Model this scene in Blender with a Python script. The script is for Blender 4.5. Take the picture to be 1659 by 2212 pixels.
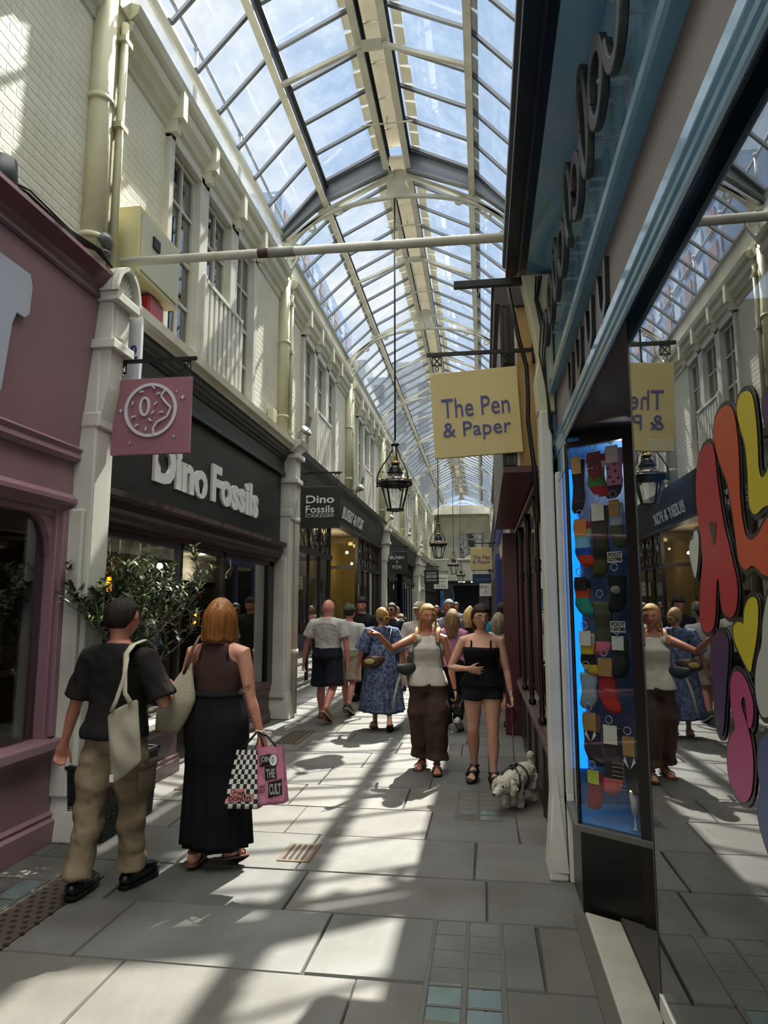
import bpy, bmesh, math, random
from mathutils import Vector, Matrix, noise as mn
R = math.radians
random.seed(7)
for _o in list(bpy.data.objects): bpy.data.objects.remove(_o)
SC = bpy.context.scene
COL = SC.collection
# ------------------------------------------------------------------ camera
FPX = 1480.0
cam_d = bpy.data.cameras.new('camera'); cam = bpy.data.objects.new('camera', cam_d); COL.objects.link(cam)
cam_d.sensor_fit = 'HORIZONTAL'; cam_d.sensor_width = 36.0; cam_d.lens = FPX/1659*36.0
cam_d.clip_start = 0.05; cam_d.clip_end = 600
PITCH, YAW = R(7.848), R(8.208)
cam.location = (0, 0, 1.63); cam.rotation_euler = (R(90)+PITCH, 0, YAW)
SC.camera = cam
# ------------------------------------------------------------------ world, sun, exposure
W = bpy.data.worlds.new('sky'); SC.world = W; W.use_nodes = True
nt = W.node_tree; nt.nodes.clear()
def _n(t, **k):
    n = nt.nodes.new(t)
    for a, b in k.items(): setattr(n, a, b)
    return n
tc = _n('ShaderNodeTexCoord'); mp = _n('ShaderNodeMapping'); mp.inputs['Scale'].default_value = (1.6, 1.6, 3.0)
no = _n('ShaderNodeTexNoise'); no.inputs['Scale'].default_value = 2.1; no.inputs['Detail'].default_value = 8; no.inputs['Roughness'].default_value = .58
sep = _n('ShaderNodeSeparateXYZ')
ma = _n('ShaderNodeMath', operation='MULTIPLY_ADD'); ma.inputs[1].default_value = -0.55; ma.inputs[2].default_value = -0.09
ad = _n('ShaderNodeMath', operation='ADD')
rp = _n('ShaderNodeValToRGB'); rp.color_ramp.elements[0].position = .40; rp.color_ramp.elements[1].position = .66
rp.color_ramp.elements[0].color = (.40, .55, .80, 1); rp.color_ramp.elements[1].color = (.86, .88, .91, 1)
e = rp.color_ramp.elements.new(.52); e.color = (.58, .69, .86, 1)
bg = _n('ShaderNodeBackground'); bg.inputs['Strength'].default_value = 1.12
wo = _n('ShaderNodeOutputWorld'); L = nt.links.new
L(tc.outputs['Generated'], mp.inputs['Vector']); L(mp.outputs[0], no.inputs['Vector']); L(tc.outputs['Generated'], sep.inputs[0])
L(sep.outputs['X'], ma.inputs[0]); L(ma.outputs[0], ad.inputs[0]); L(no.outputs['Fac'], ad.inputs[1])
# sky out of view overhead, brightened as added fill light (above 46 degrees)
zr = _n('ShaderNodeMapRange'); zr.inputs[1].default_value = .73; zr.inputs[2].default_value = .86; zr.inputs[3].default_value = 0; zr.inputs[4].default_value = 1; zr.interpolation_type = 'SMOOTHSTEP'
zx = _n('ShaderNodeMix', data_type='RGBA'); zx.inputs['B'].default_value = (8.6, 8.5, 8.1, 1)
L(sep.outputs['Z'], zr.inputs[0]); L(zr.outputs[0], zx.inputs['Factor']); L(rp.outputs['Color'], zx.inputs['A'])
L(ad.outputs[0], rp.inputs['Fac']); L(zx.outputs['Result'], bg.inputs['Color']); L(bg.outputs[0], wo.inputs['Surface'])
sun_d = bpy.data.lights.new('sun', 'SUN'); sun = bpy.data.objects.new('sun', sun_d); COL.objects.link(sun)
sun_d.energy = 17.5; sun_d.angle = R(0.6); sun_d.color = (1.0, .955, .87)
SUNDIR = Vector((0.135, 0.77, 1.0)).normalized()
sun.rotation_euler = SUNDIR.to_track_quat('Z', 'Y').to_euler(); sun.location = (2, 12, 14)
SC.view_settings.view_transform = 'Standard'; SC.view_settings.look = 'None'
SC.view_settings.exposure = 0.0; SC.view_settings.gamma = 1.0; SC.view_settings.use_curve_mapping = False
SC.cycles.max_bounces = 9; SC.cycles.transparent_max_bounces = 16; SC.cycles.diffuse_bounces = 6; SC.cycles.glossy_bounces = 4
SC.cycles.sample_clamp_indirect = 6; SC.cycles.caustics_reflective = False; SC.cycles.caustics_refractive = False
SC.cycles.use_denoising = True

# ------------------------------------------------------------------ materials
def lin(c):
    if isinstance(c, str): c = tuple(int(c[i:i+2], 16) for i in (0, 2, 4))
    return tuple(((v/255)/12.92 if v/255 <= .04045 else ((v/255+.055)/1.055)**2.4) for v in c) + (1.0,)
MATS = {}
def mat(name, col, rough=.6, metal=0., spec=.5, bump=None, var=None, emit=None, dirt=None, coat=0, attr=False, stretch=None, sheen=0):
    """bump=(scale, strength); var=(colour2, scale, contrast) slow colour variation; dirt=(colour, scale, amount) flakes and stains"""
    if name in MATS: return MATS[name]
    m = bpy.data.materials.new(name); m.use_nodes = True; t = m.node_tree; b = t.nodes['Principled BSDF']; K = t.links.new
    def n(ty, **k):
        q = t.nodes.new(ty)
        for a, v in k.items(): setattr(q, a, v)
        return q
    b.inputs['Base Color'].default_value = lin(col); b.inputs['Roughness'].default_value = rough
    b.inputs['Metallic'].default_value = metal; b.inputs['Specular IOR Level'].default_value = spec
    if coat: b.inputs['Coat Weight'].default_value = coat; b.inputs['Coat Roughness'].default_value = .08
    if sheen: b.inputs['Sheen Weight'].default_value = sheen
    g = n('ShaderNodeTexCoord'); vec = g.outputs['Object']
    if stretch:
        mpn = n('ShaderNodeMapping'); mpn.inputs['Scale'].default_value = stretch; K(vec, mpn.inputs['Vector']); vec = mpn.outputs[0]
    cur = None
    if attr:
        at = n('ShaderNodeAttribute', attribute_name='tint'); cur = at.outputs['Color']
    if var:
        t1 = n('ShaderNodeTexNoise'); t1.inputs['Scale'].default_value = var[1]; t1.inputs['Detail'].default_value = 5; K(vec, t1.inputs['Vector'])
        r1 = n('ShaderNodeValToRGB'); c = var[2] if len(var) > 2 else .3
        r1.color_ramp.elements[0].position = .5-c/2; r1.color_ramp.elements[1].position = .5+c/2; K(t1.outputs['Fac'], r1.inputs['Fac'])
        mx = n('ShaderNodeMix', data_type='RGBA'); K(r1.outputs['Color'], mx.inputs['Factor'])
        if cur is not None: K(cur, mx.inputs['A'])
        else: mx.inputs['A'].default_value = lin(col)
        mx.inputs['B'].default_value = lin(var[0])
        if cur is not None:
            mx.blend_type = 'MULTIPLY'
        cur = mx.outputs['Result']
    if dirt:
        t2 = n('ShaderNodeTexNoise'); t2.inputs['Scale'].default_value = dirt[1]; t2.inputs['Detail'].default_value = 9; t2.inputs['Roughness'].default_value = .7; K(vec, t2.inputs['Vector'])
        r2 = n('ShaderNodeValToRGB'); r2.color_ramp.elements[0].position = 1-dirt[2]; r2.color_ramp.elements[1].position = min(1, 1-dirt[2]+.05); K(t2.outputs['Fac'], r2.inputs['Fac'])
        mx = n('ShaderNodeMix', data_type='RGBA'); K(r2.outputs['Color'], mx.inputs['Factor'])
        if cur is not None: K(cur, mx.inputs['A'])
        else: mx.inputs['A'].default_value = lin(col)
        mx.inputs['B'].default_value = lin(dirt[0]); cur = mx.outputs['Result']
    if cur is not None: K(cur, b.inputs['Base Color'])
    if bump:
        t3 = n('ShaderNodeTexNoise'); t3.inputs['Scale'].default_value = bump[0]; t3.inputs['Detail'].default_value = 6; K(vec, t3.inputs['Vector'])
        bp = n('ShaderNodeBump'); bp.inputs['Strength'].default_value = bump[1]; bp.inputs['Distance'].default_value = bump[2] if len(bump) > 2 else .01
        K(t3.outputs['Fac'], bp.inputs['Height']); K(bp.outputs[0], b.inputs['Normal'])
    if emit:
        b.inputs['Emission Color'].default_value = lin(emit[0]); b.inputs['Emission Strength'].default_value = emit[1]
    MATS[name] = m
    return m
def glass(name, tint=(1, 1, 1), ior=1.5, k=1.0, haze=None, rough=0.0, dust=0.0):
    if name in MATS: return MATS[name]
    m = bpy.data.materials.new(name); m.use_nodes = True; t = m.node_tree; t.nodes.clear(); K = t.links.new
    out = t.nodes.new('ShaderNodeOutputMaterial'); tr = t.nodes.new('ShaderNodeBsdfTransparent'); tr.inputs[0].default_value = (*tint, 1)
    gl = t.nodes.new('ShaderNodeBsdfGlossy'); gl.inputs['Roughness'].default_value = rough; gl.inputs[0].default_value = (1, 1, 1, 1)
    fr = t.nodes.new('ShaderNodeFresnel'); fr.inputs[0].default_value = ior
    ge = t.nodes.new('ShaderNodeNewGeometry'); mr = t.nodes.new('ShaderNodeMapRange'); mr.inputs[3].default_value = ior; mr.inputs[4].default_value = 1/ior
    K(ge.outputs['Backfacing'], mr.inputs[0]); K(mr.outputs[0], fr.inputs[0])
    mu = t.nodes.new('ShaderNodeMath'); mu.operation = 'MULTIPLY'; mu.use_clamp = True; mu.inputs[1].default_value = k; K(fr.outputs[0], mu.inputs[0])
    mx = t.nodes.new('ShaderNodeMixShader'); K(mu.outputs[0], mx.inputs[0]); K(tr.outputs[0], mx.inputs[1]); K(gl.outputs[0], mx.inputs[2])
    last = mx.outputs[0]
    if dust:
        tl = t.nodes.new('ShaderNodeBsdfTranslucent'); tl.inputs[0].default_value = (.8, .8, .78, 1)
        g = t.nodes.new('ShaderNodeTexCoord'); nz = t.nodes.new('ShaderNodeTexNoise'); nz.inputs['Scale'].default_value = 3.5; nz.inputs['Detail'].default_value = 10; nz.inputs['Roughness'].default_value = .75
        K(g.outputs['Object'], nz.inputs['Vector'])
        rr = t.nodes.new('ShaderNodeMapRange'); rr.inputs[1].default_value = .42; rr.inputs[2].default_value = .8; rr.inputs[3].default_value = dust*.35; rr.inputs[4].default_value = dust*2.6; K(nz.outputs['Fac'], rr.inputs[0])
        m2 = t.nodes.new('ShaderNodeMixShader'); K(rr.outputs[0], m2.inputs[0]); K(last, m2.inputs[1]); K(tl.outputs[0], m2.inputs[2]); last = m2.outputs[0]
    K(last, out.inputs[0]); MATS[name] = m
    return m
def brickmat(name, col, mortar, bump=.5, sx=1.0, dirt=None):
    """painted brickwork laid in the wall plane (world Y, Z)"""
    m = mat(name, col, .62, bump=(30, .25), var=(mortar, 1.1, .5), dirt=dirt); t = m.node_tree; K = t.links.new; b = t.nodes['Principled BSDF']
    g = t.nodes.new('ShaderNodeTexCoord'); s = t.nodes.new('ShaderNodeSeparateXYZ'); c = t.nodes.new('ShaderNodeCombineXYZ')
    K(g.outputs['Object'], s.inputs[0]); K(s.outputs['Y'], c.inputs['X']); K(s.outputs['Z'], c.inputs['Y'])
    br = t.nodes.new('ShaderNodeTexBrick'); K(c.outputs[0], br.inputs['Vector'])
    br.inputs['Scale'].default_value = 1; br.inputs['Brick Width'].default_value = .225; br.inputs['Row Height'].default_value = .078
    br.inputs['Mortar Size'].default_value = .009; br.inputs['Mortar Smooth'].default_value = .6
    br.inputs['Color1'].default_value = (1, 1, 1, 1); br.inputs['Color2'].default_value = (.75, .75, .75, 1); br.inputs['Mortar'].default_value = (0, 0, 0, 1)
    bp = t.nodes.new('ShaderNodeBump'); bp.inputs['Strength'].default_value = bump; bp.inputs['Distance'].default_value = .012
    old = b.inputs['Normal'].links[0].from_socket; K(br.outputs['Color'], bp.inputs['Height']); K(old, bp.inputs['Normal']); K(bp.outputs[0], b.inputs['Normal'])
    return m

# ------------------------------------------------------------------ objects
WM = {}
def thing(name, label=None, cat=None, loc=(0, 0, 0), rotz=0, group=None, kind=None, parent=None):
    o = bpy.data.objects.new(name, None); COL.objects.link(o); o.empty_display_size = .1
    o.location = loc; o.rotation_euler = (0, 0, rotz)
    M = Matrix.Translation(loc) @ Matrix.Rotation(rotz, 4, 'Z')
    if parent: o.parent = parent; M = WM[parent.name] @ M
    WM[o.name] = M
    tag(o, label, cat, group, kind); return o
def tag(o, label=None, cat=None, group=None, kind=None):
    if label: o['label'] = label
    if cat: o['category'] = cat
    if group: o['group'] = group
    if kind: o['kind'] = kind
    return o
class MB:
    def __init__(s): s.v = []; s.f = []; s.mi = []; s.cur = 0; s.sm = []; s.smooth = False
    def mi_(s, i): s.cur = i; return s
    def add(s, vs, fs):
        o = len(s.v); s.v += [tuple(p) for p in vs]; s.f += [tuple(i+o for i in f) for f in fs]
        s.mi += [s.cur]*len(fs); s.sm += [s.smooth]*len(fs); return s
    def box(s, x0, x1, y0, y1, z0, z1):
        return s.add([(x0,y0,z0),(x1,y0,z0),(x1,y1,z0),(x0,y1,z0),(x0,y0,z1),(x1,y0,z1),(x1,y1,z1),(x0,y1,z1)],
                     [(0,3,2,1),(4,5,6,7),(0,1,5,4),(1,2,6,5),(2,3,7,6),(3,0,4,7)])
    def hexa(s, a, b):
        """a, b: 4 points each (bottom, top)"""
        return s.add(list(a)+list(b), [(0,3,2,1),(4,5,6,7),(0,1,5,4),(1,2,6,5),(2,3,7,6),(3,0,4,7)])
    def bar(s, p, q, w, h, up=(0, 0, 1)):
        p = Vector(p); q = Vector(q); d = (q-p).normalized(); u = Vector(up); x = d.cross(u)
        if x.length < 1e-4: x = d.cross(Vector((1, 0, 0)))
        x.normalize(); u = x.cross(d); x = x*w/2; u = u*h/2
        return s.add([p-x-u, p+x-u, p+x+u, p-x+u, q-x-u, q+x-u, q+x+u, q-x+u],
                     [(0,1,2,3),(4,7,6,5),(0,4,5,1),(1,5,6,2),(2,6,7,3),(3,7,4,0)])
    def loft(s, rings, c0=True, c1=True, closed=True):
        n = len(rings[0]); vs = [p for r in rings for p in r]; fs = []
        for i in range(len(rings)-1):
            for j in range(n if closed else n-1):
                k = (j+1) % n; fs.append((i*n+j, i*n+k, (i+1)*n+k, (i+1)*n+j))
        if c0: fs.append(tuple(range(n-1, -1, -1)))
        if c1: fs.append(tuple((len(rings)-1)*n+j for j in range(n)))
        return s.add(vs, fs)
    def tube(s, pts, rad, n=10, flat=1.0, rnd=False, ref=None, caps=True):
        pts = [Vector(p) for p in pts]
        if not hasattr(rad, '__len__'): rad = [rad]*len(pts)
        rad = list(rad)
        if rnd:
            d0 = (pts[0]-pts[1]).normalized(); d1 = (pts[-1]-pts[-2]).normalized(); r0, r1 = rad[0], rad[-1]
            P = [pts[0]+d0*r0*c for c in (.98, .8, .45)]; Q = [r0*c for c in (.2, .6, .89)]
            P2 = [pts[-1]+d1*r1*c for c in (.45, .8, .98)]; Q2 = [r1*c for c in (.89, .6, .2)]
            pts = P+pts+P2; rad = Q+rad+Q2
        rings = []; px = None
        for i, p in enumerate(pts):
            a = pts[max(i-1, 0)]; b = pts[min(i+1, len(pts)-1)]; d = (b-a).normalized()
            if px is None:
                r = Vector(ref) if ref else (Vector((0, 0, 1)) if abs(d.z) < .9 else Vector((1, 0, 0)))
                x = r.cross(d)
                if x.length < 1e-4: x = Vector((0, 1, 0)).cross(d)
                px = x.normalized()
            else:
                px = px-d*px.dot(d)
                px = px.normalized() if px.length > 1e-5 else d.orthogonal().normalized()
            y = d.cross(px); rings.append([p+px*math.cos(2*math.pi*j/n)*rad[i]+y*math.sin(2*math.pi*j/n)*rad[i]*flat for j in range(n)])
        return s.loft(rings, caps, caps)
    def ell(s, c, r, n=16, m=10, rot=None):
        c = Vector(c); rings = []
        for i in range(1, m):
            t = math.pi*i/m; rings.append([(r[0]*math.sin(t)*math.cos(2*math.pi*j/n), r[1]*math.sin(t)*math.sin(2*math.pi*j/n), -r[2]*math.cos(t)) for j in range(n)])
        top = (0, 0, r[2]); bot = (0, 0, -r[2]); M = rot if rot else Matrix.Identity(3)
        vs = [c+M @ Vector(p) for q in rings for p in q]+[c+M @ Vector(bot), c+M @ Vector(top)]; fs = []
        for i in range(m-2):
            for j in range(n):
                k = (j+1) % n; fs.append((i*n+j, i*n+k, (i+1)*n+k, (i+1)*n+j))
        B = len(vs)-2; T = len(vs)-1
        for j in range(n):
            k = (j+1) % n; fs.append((k, j, B)); fs.append(((m-2)*n+j, (m-2)*n+k, T))
        return s.add(vs, fs)
    def lathe(s, prof, c=(0, 0, 0), n=20, sq=None):
        c = Vector(c); rings = [[c+Vector((r*math.cos(2*math.pi*(j+.5)/n), r*math.sin(2*math.pi*(j+.5)/n), z)) for j in range(n)] for r, z in prof]
        return s.loft(rings)
    def prism(s, poly, fn, d):
        """poly 2D points, fn(u,v,w)->3D; thickness d from w=0"""
        n = len(poly); a = [fn(u, v, 0) for u, v in poly]; b = [fn(u, v, d) for u, v in poly]
        return s.add(a+b, [tuple(range(n)), tuple(range(2*n-1, n-1, -1))]+[(i, (i+1) % n+0, (i+1) % n+n, i+n) for i in range(n)])
    def profile(s, prof, y0, y1, ax='Y'):
        """extrude an (x,z) profile along y"""
        n = len(prof)
        a = [(p[0], y0, p[1]) for p in prof]; b = [(p[0], y1, p[1]) for p in prof]
        return s.add(a+b, [tuple(range(n)), tuple(range(2*n-1, n-1, -1))]+[(i, (i+1) % n, (i+1) % n+n, i+n) for i in range(n)])
    def mesh(s, name):
        me = bpy.data.meshes.new(name); me.from_pydata(s.v, [], s.f); me.validate(); return me
    def build(s, name, mats, parent=None, world=True, bevel=0, recalc=True, sub=0, label=None, cat=None, group=None, kind=None, tri=False):
        me = bpy.data.meshes.new(name)
        vs = s.v
        if parent is not None and world:
            Mi = WM[parent.name].inverted(); vs = [Mi @ Vector(p) for p in vs]
        org = Vector((0, 0, 0))
        if parent is None:
            xs = [p[0] for p in vs]; ys = [p[1] for p in vs]; zs = [p[2] for p in vs]
            org = Vector(((min(xs)+max(xs))/2, (min(ys)+max(ys))/2, min(zs)))
            if kind == 'structure': org = Vector((0, 0, 0))
            vs = [Vector(p)-org for p in vs]
        me.from_pydata([tuple(p) for p in vs], [], s.f)
        if not isinstance(mats, (list, tuple)): mats = [mats]
        for m in mats: me.materials.append(m)
        me.polygons.foreach_set('material_index', s.mi); me.polygons.foreach_set('use_smooth', s.sm)
        if recalc or tri:
            bm = bmesh.new(); bm.from_mesh(me)
            if recalc: bmesh.ops.recalc_face_normals(bm, faces=bm.faces)
            if tri: bmesh.ops.triangulate(bm, faces=[f for f in bm.faces if len(f.verts) > 4])
            bm.to_mesh(me); bm.free()
        o = bpy.data.objects.new(name, me); COL.objects.link(o)
        if parent is not None: o.parent = parent; WM[o.name] = WM[parent.name].copy()
        else: o.location = org; WM[o.name] = Matrix.Translation(org)
        if bevel:
            b = o.modifiers.new('bevel', 'BEVEL'); b.width = bevel; b.segments = 2; b.limit_method = 'ANGLE'; b.angle_limit = R(35)
        if sub:
            b = o.modifiers.new('sub', 'SUBSURF'); b.levels = sub; b.render_levels = sub
        tag(o, label, cat, group, kind)
        return o
def copytree(o, parent=None):
    c = o.copy(); COL.objects.link(c)
    if parent is not None: c.parent = parent
    for ch in [x for x in bpy.data.objects if x.parent == o]: copytree(ch, c)
    return c
def text_mb(txt, size, depth, fn, bold=0.0, spacing=1.0, align='LEFT', shear=0, linesp=1.0):
    """built-in font as mesh points; fn(u,v,w)->world"""
    cu = bpy.data.curves.new('t', 'FONT'); cu.body = txt; cu.size = size; cu.extrude = max(depth/2, .0004); cu.offset = bold
    cu.space_character = spacing; cu.align_x = align; cu.resolution_u = 3; cu.shear = shear; cu.space_line = linesp
    ob = bpy.data.objects.new('t', cu); COL.objects.link(ob)
    dg = bpy.context.evaluated_depsgraph_get(); me = bpy.data.meshes.new_from_object(ob.evaluated_get(dg))
    mb = MB(); vs = [fn(v.co.x, v.co.y, v.co.z+depth/2) for v in me.vertices]
    mb.add(vs, [tuple(p.vertices) for p in me.polygons])
    bpy.data.objects.remove(ob); bpy.data.curves.remove(cu); bpy.data.meshes.remove(me)
    return mb
def smoothpoly(pts, k=4):
    out = []; n = len(pts)
    for i in range(n):
        p0, p1, p2, p3 = (Vector(pts[(i+j-1) % n]) for j in range(4))
        for t in range(k):
            t /= k; out.append(tuple(.5*((2*p1)+(-p0+p2)*t+(2*p0-5*p1+4*p2-p3)*t*t+(-p0+3*p1-3*p2+p3)*t**3)))
    return out
def offsetpoly(pts, d):
    n = len(pts); out = []; A = sum(pts[i][0]*pts[(i+1) % n][1]-pts[(i+1) % n][0]*pts[i][1] for i in range(n)); sg = 1 if A > 0 else -1
    for i in range(n):
        a = Vector(pts[i-1]); b = Vector(pts[(i+1) % n]); t = (b-a)
        if t.length < 1e-9: out.append(pts[i]); continue
        t.normalize(); out.append((pts[i][0]+t.y*d*sg, pts[i][1]-t.x*d*sg))
    return out
# ------------------------------------------------------------------ palette
cream = mat('cream_paint', 'E2DFCE', .55, bump=(14, .3, .006), var=('BDB9A4', 1.3, .5), dirt=('77705F', 7, .27))
cream2 = mat('old_cream_paint', 'CCC7A6', .6, bump=(10, .5, .01), var=('BAB493', 2, .5), dirt=('6E6550', 6, .33))
white = mat('white_gloss_paint', 'D8D6CC', .45, bump=(20, .2, .004), var=('B5B2A6', 2, .6), dirt=('6B665C', 9, .28))
brick = brickmat('painted_brick', 'E2DFD0', 'C8C4B0', .55, dirt=('8A8370', 5, .24))
iron = mat('white_painted_iron', 'CFCEC3', .5, bump=(25, .15, .004), var=('B2AFA2', 4, .5), dirt=('7A6A58', 12, .26))
steel = mat('grey_roof_steel', '7C8085', .45, metal=.35, bump=(20, .2, .003))
darksteel = mat('dark_roof_web', '3C3F43', .6)
black = mat('black_metal', '141416', .4, metal=.3)
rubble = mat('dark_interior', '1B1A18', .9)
roofglass = glass('roof_glass', (.97, .985, .98), 1.45, .5, dust=.012)
dirtyglass = glass('dirty_clear_sheet', (.95, .96, .95), 1.45, .5, dust=.16)
winglass = glass('window_glass', (.55, .58, .58), 1.7, 1.6)
# ------------------------------------------------------------------ floor: worn flagstones
def floor_():
    rnd = random.Random(11); mb = MB(); tints = []
    y = -1.2; row = 0; base = (.118, .115, .106)
    while y < 52:
        h = rnd.choice((.56, .62, .68, .72, .6)); x = -3.35-rnd.uniform(0, .5)
        while x < 1.9:
            w = rnd.uniform(.55, 1.15); x1 = min(x+w, 2.0)
            if 1.9-x1 < .35: x1 = 2.0
            a, b, c, d = x+.004, x1-.004, y+.004, y+h-.004; j = lambda: rnd.uniform(-.006, .006)
            z = rnd.uniform(-.003, .0); t = rnd.uniform(.82, 1.16); wm = rnd.uniform(-.004, .006)
            bev = .006
            lo = [(a+j(), c+j(), -.03), (b+j(), c+j(), -.03), (b+j(), d+j(), -.03), (a+j(), d+j(), -.03)]
            mid = [(p[0], p[1], z-.01) for p in lo]
            top = [(p[0]+bev*sx, p[1]+bev*sy, z+j()*.15) for p, (sx, sy) in zip(lo, ((1, 1), (-1, 1), (-1, -1), (1, -1)))]
            n0 = len(mb.f); mb.add(lo+mid+top, [(0,1,5,4),(1,2,6,5),(2,3,7,6),(3,0,4,7),(4,5,9,8),(5,6,10,9),(6,7,11,10),(7,4,8,11),(8,9,10,11)])
            tints += [((base[0]+wm)*t, base[1]*t, (base[2]-wm)*t, 1)]*(len(mb.f)-n0)
            x = x1
        y += h; row += 1
    n0 = len(mb.f); mb.add([(-4, -2, -.02), (2.2, -2, -.02), (2.2, 53, -.02), (-4, 53, -.02)], [(0, 1, 2, 3)]); tints += [(.045, .042, .036, 1)]
    m = mat('flagstone', 'FFFFFF', .62, attr=True, bump=(9, .35, .012), var=('C2BDB4', 2.2, .5), dirt=('B9B7AE', 16, .30), spec=.45)
    o = mb.build('floor', m, kind='structure', recalc=False)
    ca = o.data.color_attributes.new('tint', 'FLOAT_COLOR', 'CORNER')
    buf = []
    for p in o.data.polygons: buf += list(tints[p.index])*p.loop_total
    ca.data.foreach_set('color', buf)
floor_()
# ------------------------------------------------------------------ upper storeys
PIT = 5.23
def P_(k): return 4.85+PIT*k
mirror = lambda x: -2.42-x
wn = [0]
def facade(side):
    fx = (lambda x: x) if side == 'left' else mirror
    sg = 1 if side == 'left' else -1
    def B(mb, x0, x1, y0, y1, z0, z1): a, b = fx(x0), fx(x1); mb.box(min(a, b), max(a, b), y0, y1, z0, z1)
    wall = MB(); band = MB(); clear = MB()
    root = thing('wall_'+side, kind='structure')
    Bz0, Bz1 = 3.9, 6.95
    for k in range(-2, 8):
        p = P_(k)
        if side == 'right' and k < -2: continue
        o = [(p+1.17, p+1.87), (p+2.08, p+2.80), (p+3.05, p+3.70)]
        B(wall, -3.34, -3.08, p-.1, p+1.12, Bz0, Bz1); B(wall, -3.34, -3.08, p+3.76, p+PIT-.1, Bz0, Bz1)
        B(wall, -3.34, -3.08, p+1.12, p+3.76, 6.40, Bz1); B(wall, -3.34, -3.08, p+1.12, p+3.76, Bz0, 4.2)
    wall.build('brickwork', brick, root)
    for k in range(-2, 8):
        p = P_(k); tr = MB()
        tr.smooth = True; tr.tube([(fx(-3.03), p-.13, 3.95), (fx(-3.03), p-.13, 6.98)], .095, 14)
        for z in (4.5, 5.7, 6.8): tr.tube([(fx(-3.03), p-.13, z), (fx(-3.03), p-.13, z+.045)], .108, 14)
        tr.smooth = False
        B(tr, -3.12, -3.0, p, p+.12, 3.95, 6.72); B(tr, -3.12, -2.97, p-.02, p+.14, 6.72, 6.98)
        tr.smooth = True; tr.tube([(fx(-2.96), p+.06, 4.0), (fx(-2.96), p+.06, 6.6)], .035, 8); tr.smooth = False
        for z in (4.3, 5.6, 6.4): B(tr, -3.0, -2.915, p, p+.12, z, z+.05)
        tr.build('pilaster', cream2, root)
        co = MB()
        # moulded cornice under the frieze and its console brackets
        a = [(fx(x), z) for x, z in ((-3.1, 6.42), (-3.06, 6.42), (-3.05, 6.5), (-3.01, 6.52), (-3.0, 6.58), (-2.95, 6.62), (-2.93, 6.70), (-2.98, 6.72), (-2.9, 6.78), (-2.88, 6.86), (-2.98, 6.9), (-3.1, 6.9))]
        co.profile(a, p+.14, p+PIT-.22)
        for yb in (p+1.12, p+1.98, p+2.92, p+3.76):
            B(co, -3.08, -2.89, yb-.05, yb+.05, 6.5, 6.86); B(co, -3.08, -2.95, yb-.04, yb+.04, 6.36, 6.5)
        co.build('cornice', cream, root)
        if k < 1 and side == 'left':
            fr = MB(); B(fr, -3.12, -3.05, p, p+PIT, 6.95, 7.0); fr.build('eaves_rail', cream, root)
            c = MB(); B(c, -3.075, -3.068, p, p+PIT, 7.0, 7.5); c.build('clear_sheet', dirtyglass, root)
            f2 = MB(); B(f2, -3.5, -3.3, p, p+PIT, 6.95, 7.1); f2.build('parapet', cream2, root)
        else:
            fr = MB(); B(fr, -3.3, -3.055, p, p+PIT, 6.95, 7.44)
            B(fr, -3.08, -3.03, p, p+PIT, 6.93, 7.0); fr.build('frieze', cream, root)
        # windows of this bay
        wn[0] += 1; w = thing('window_%d' % wn[0], kind='structure', loc=(fx(-3.05), p+2.4, 4.2))
        fm = MB(); Z0, Z1 = 4.2, 6.4
        for y0, y1 in ((p+1.10, p+1.20), (p+1.86, p+2.08), (p+2.80, p+3.04), (p+3.69, p+3.80)): B(fm, -3.18, -3.02, y0, y1, Z0, Z1)
        B(fm, -3.18, -3.02, p+1.1, p+3.8, 6.32, 6.42); B(fm, -3.18, -3.0, p+1.1, p+3.8, 4.16, 4.25)
        fm.build('frame', white, w, bevel=.008)
        for a0, a1 in ((p+1.20, p+1.86), (p+2.08, p+2.80), (p+3.04, p+3.69)):
            sb = MB()
            for y0, y1 in ((a0, a0+.05), (a1-.05, a1), ((a0+a1)/2-.012, (a0+a1)/2+.012)): B(sb, -3.15, -3.09, y0, y1, Z0+.03, 6.34)
            for z in (4.28, 4.78, 5.28, 5.80, 6.29): B(sb, -3.145, -3.095, a0, a1, z-.014-(.02 if z in (4.28, 6.29, 5.28) else 0), z+.014)
            sb.build('sash', white, w)
            g = MB(); B(g, -3.124, -3.118, a0+.03, a1-.03, Z0+.05, 6.33); g.build('pane', winglass, w)
        bl = MB(); B(bl, -3.05, -2.99, p+2.02, p+3.22, 5.22, 5.27); B(bl, -3.05, -2.99, p+2.02, p+3.22, 4.27, 4.31)
        for i in range(9): y = p+2.04+i*.138; B(bl, -3.035, -3.0, y, y+.085, 4.27, 5.25)
        B(bl, -3.06, -2.99, p+1.99, p+2.05, 4.2, 5.3)
        bl.build('balustrade', white, w, bevel=.004)
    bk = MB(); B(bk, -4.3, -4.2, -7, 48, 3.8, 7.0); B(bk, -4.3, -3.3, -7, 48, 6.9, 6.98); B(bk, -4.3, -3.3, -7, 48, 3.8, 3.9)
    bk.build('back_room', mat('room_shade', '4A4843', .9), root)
facade('left'); facade('right')
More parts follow.
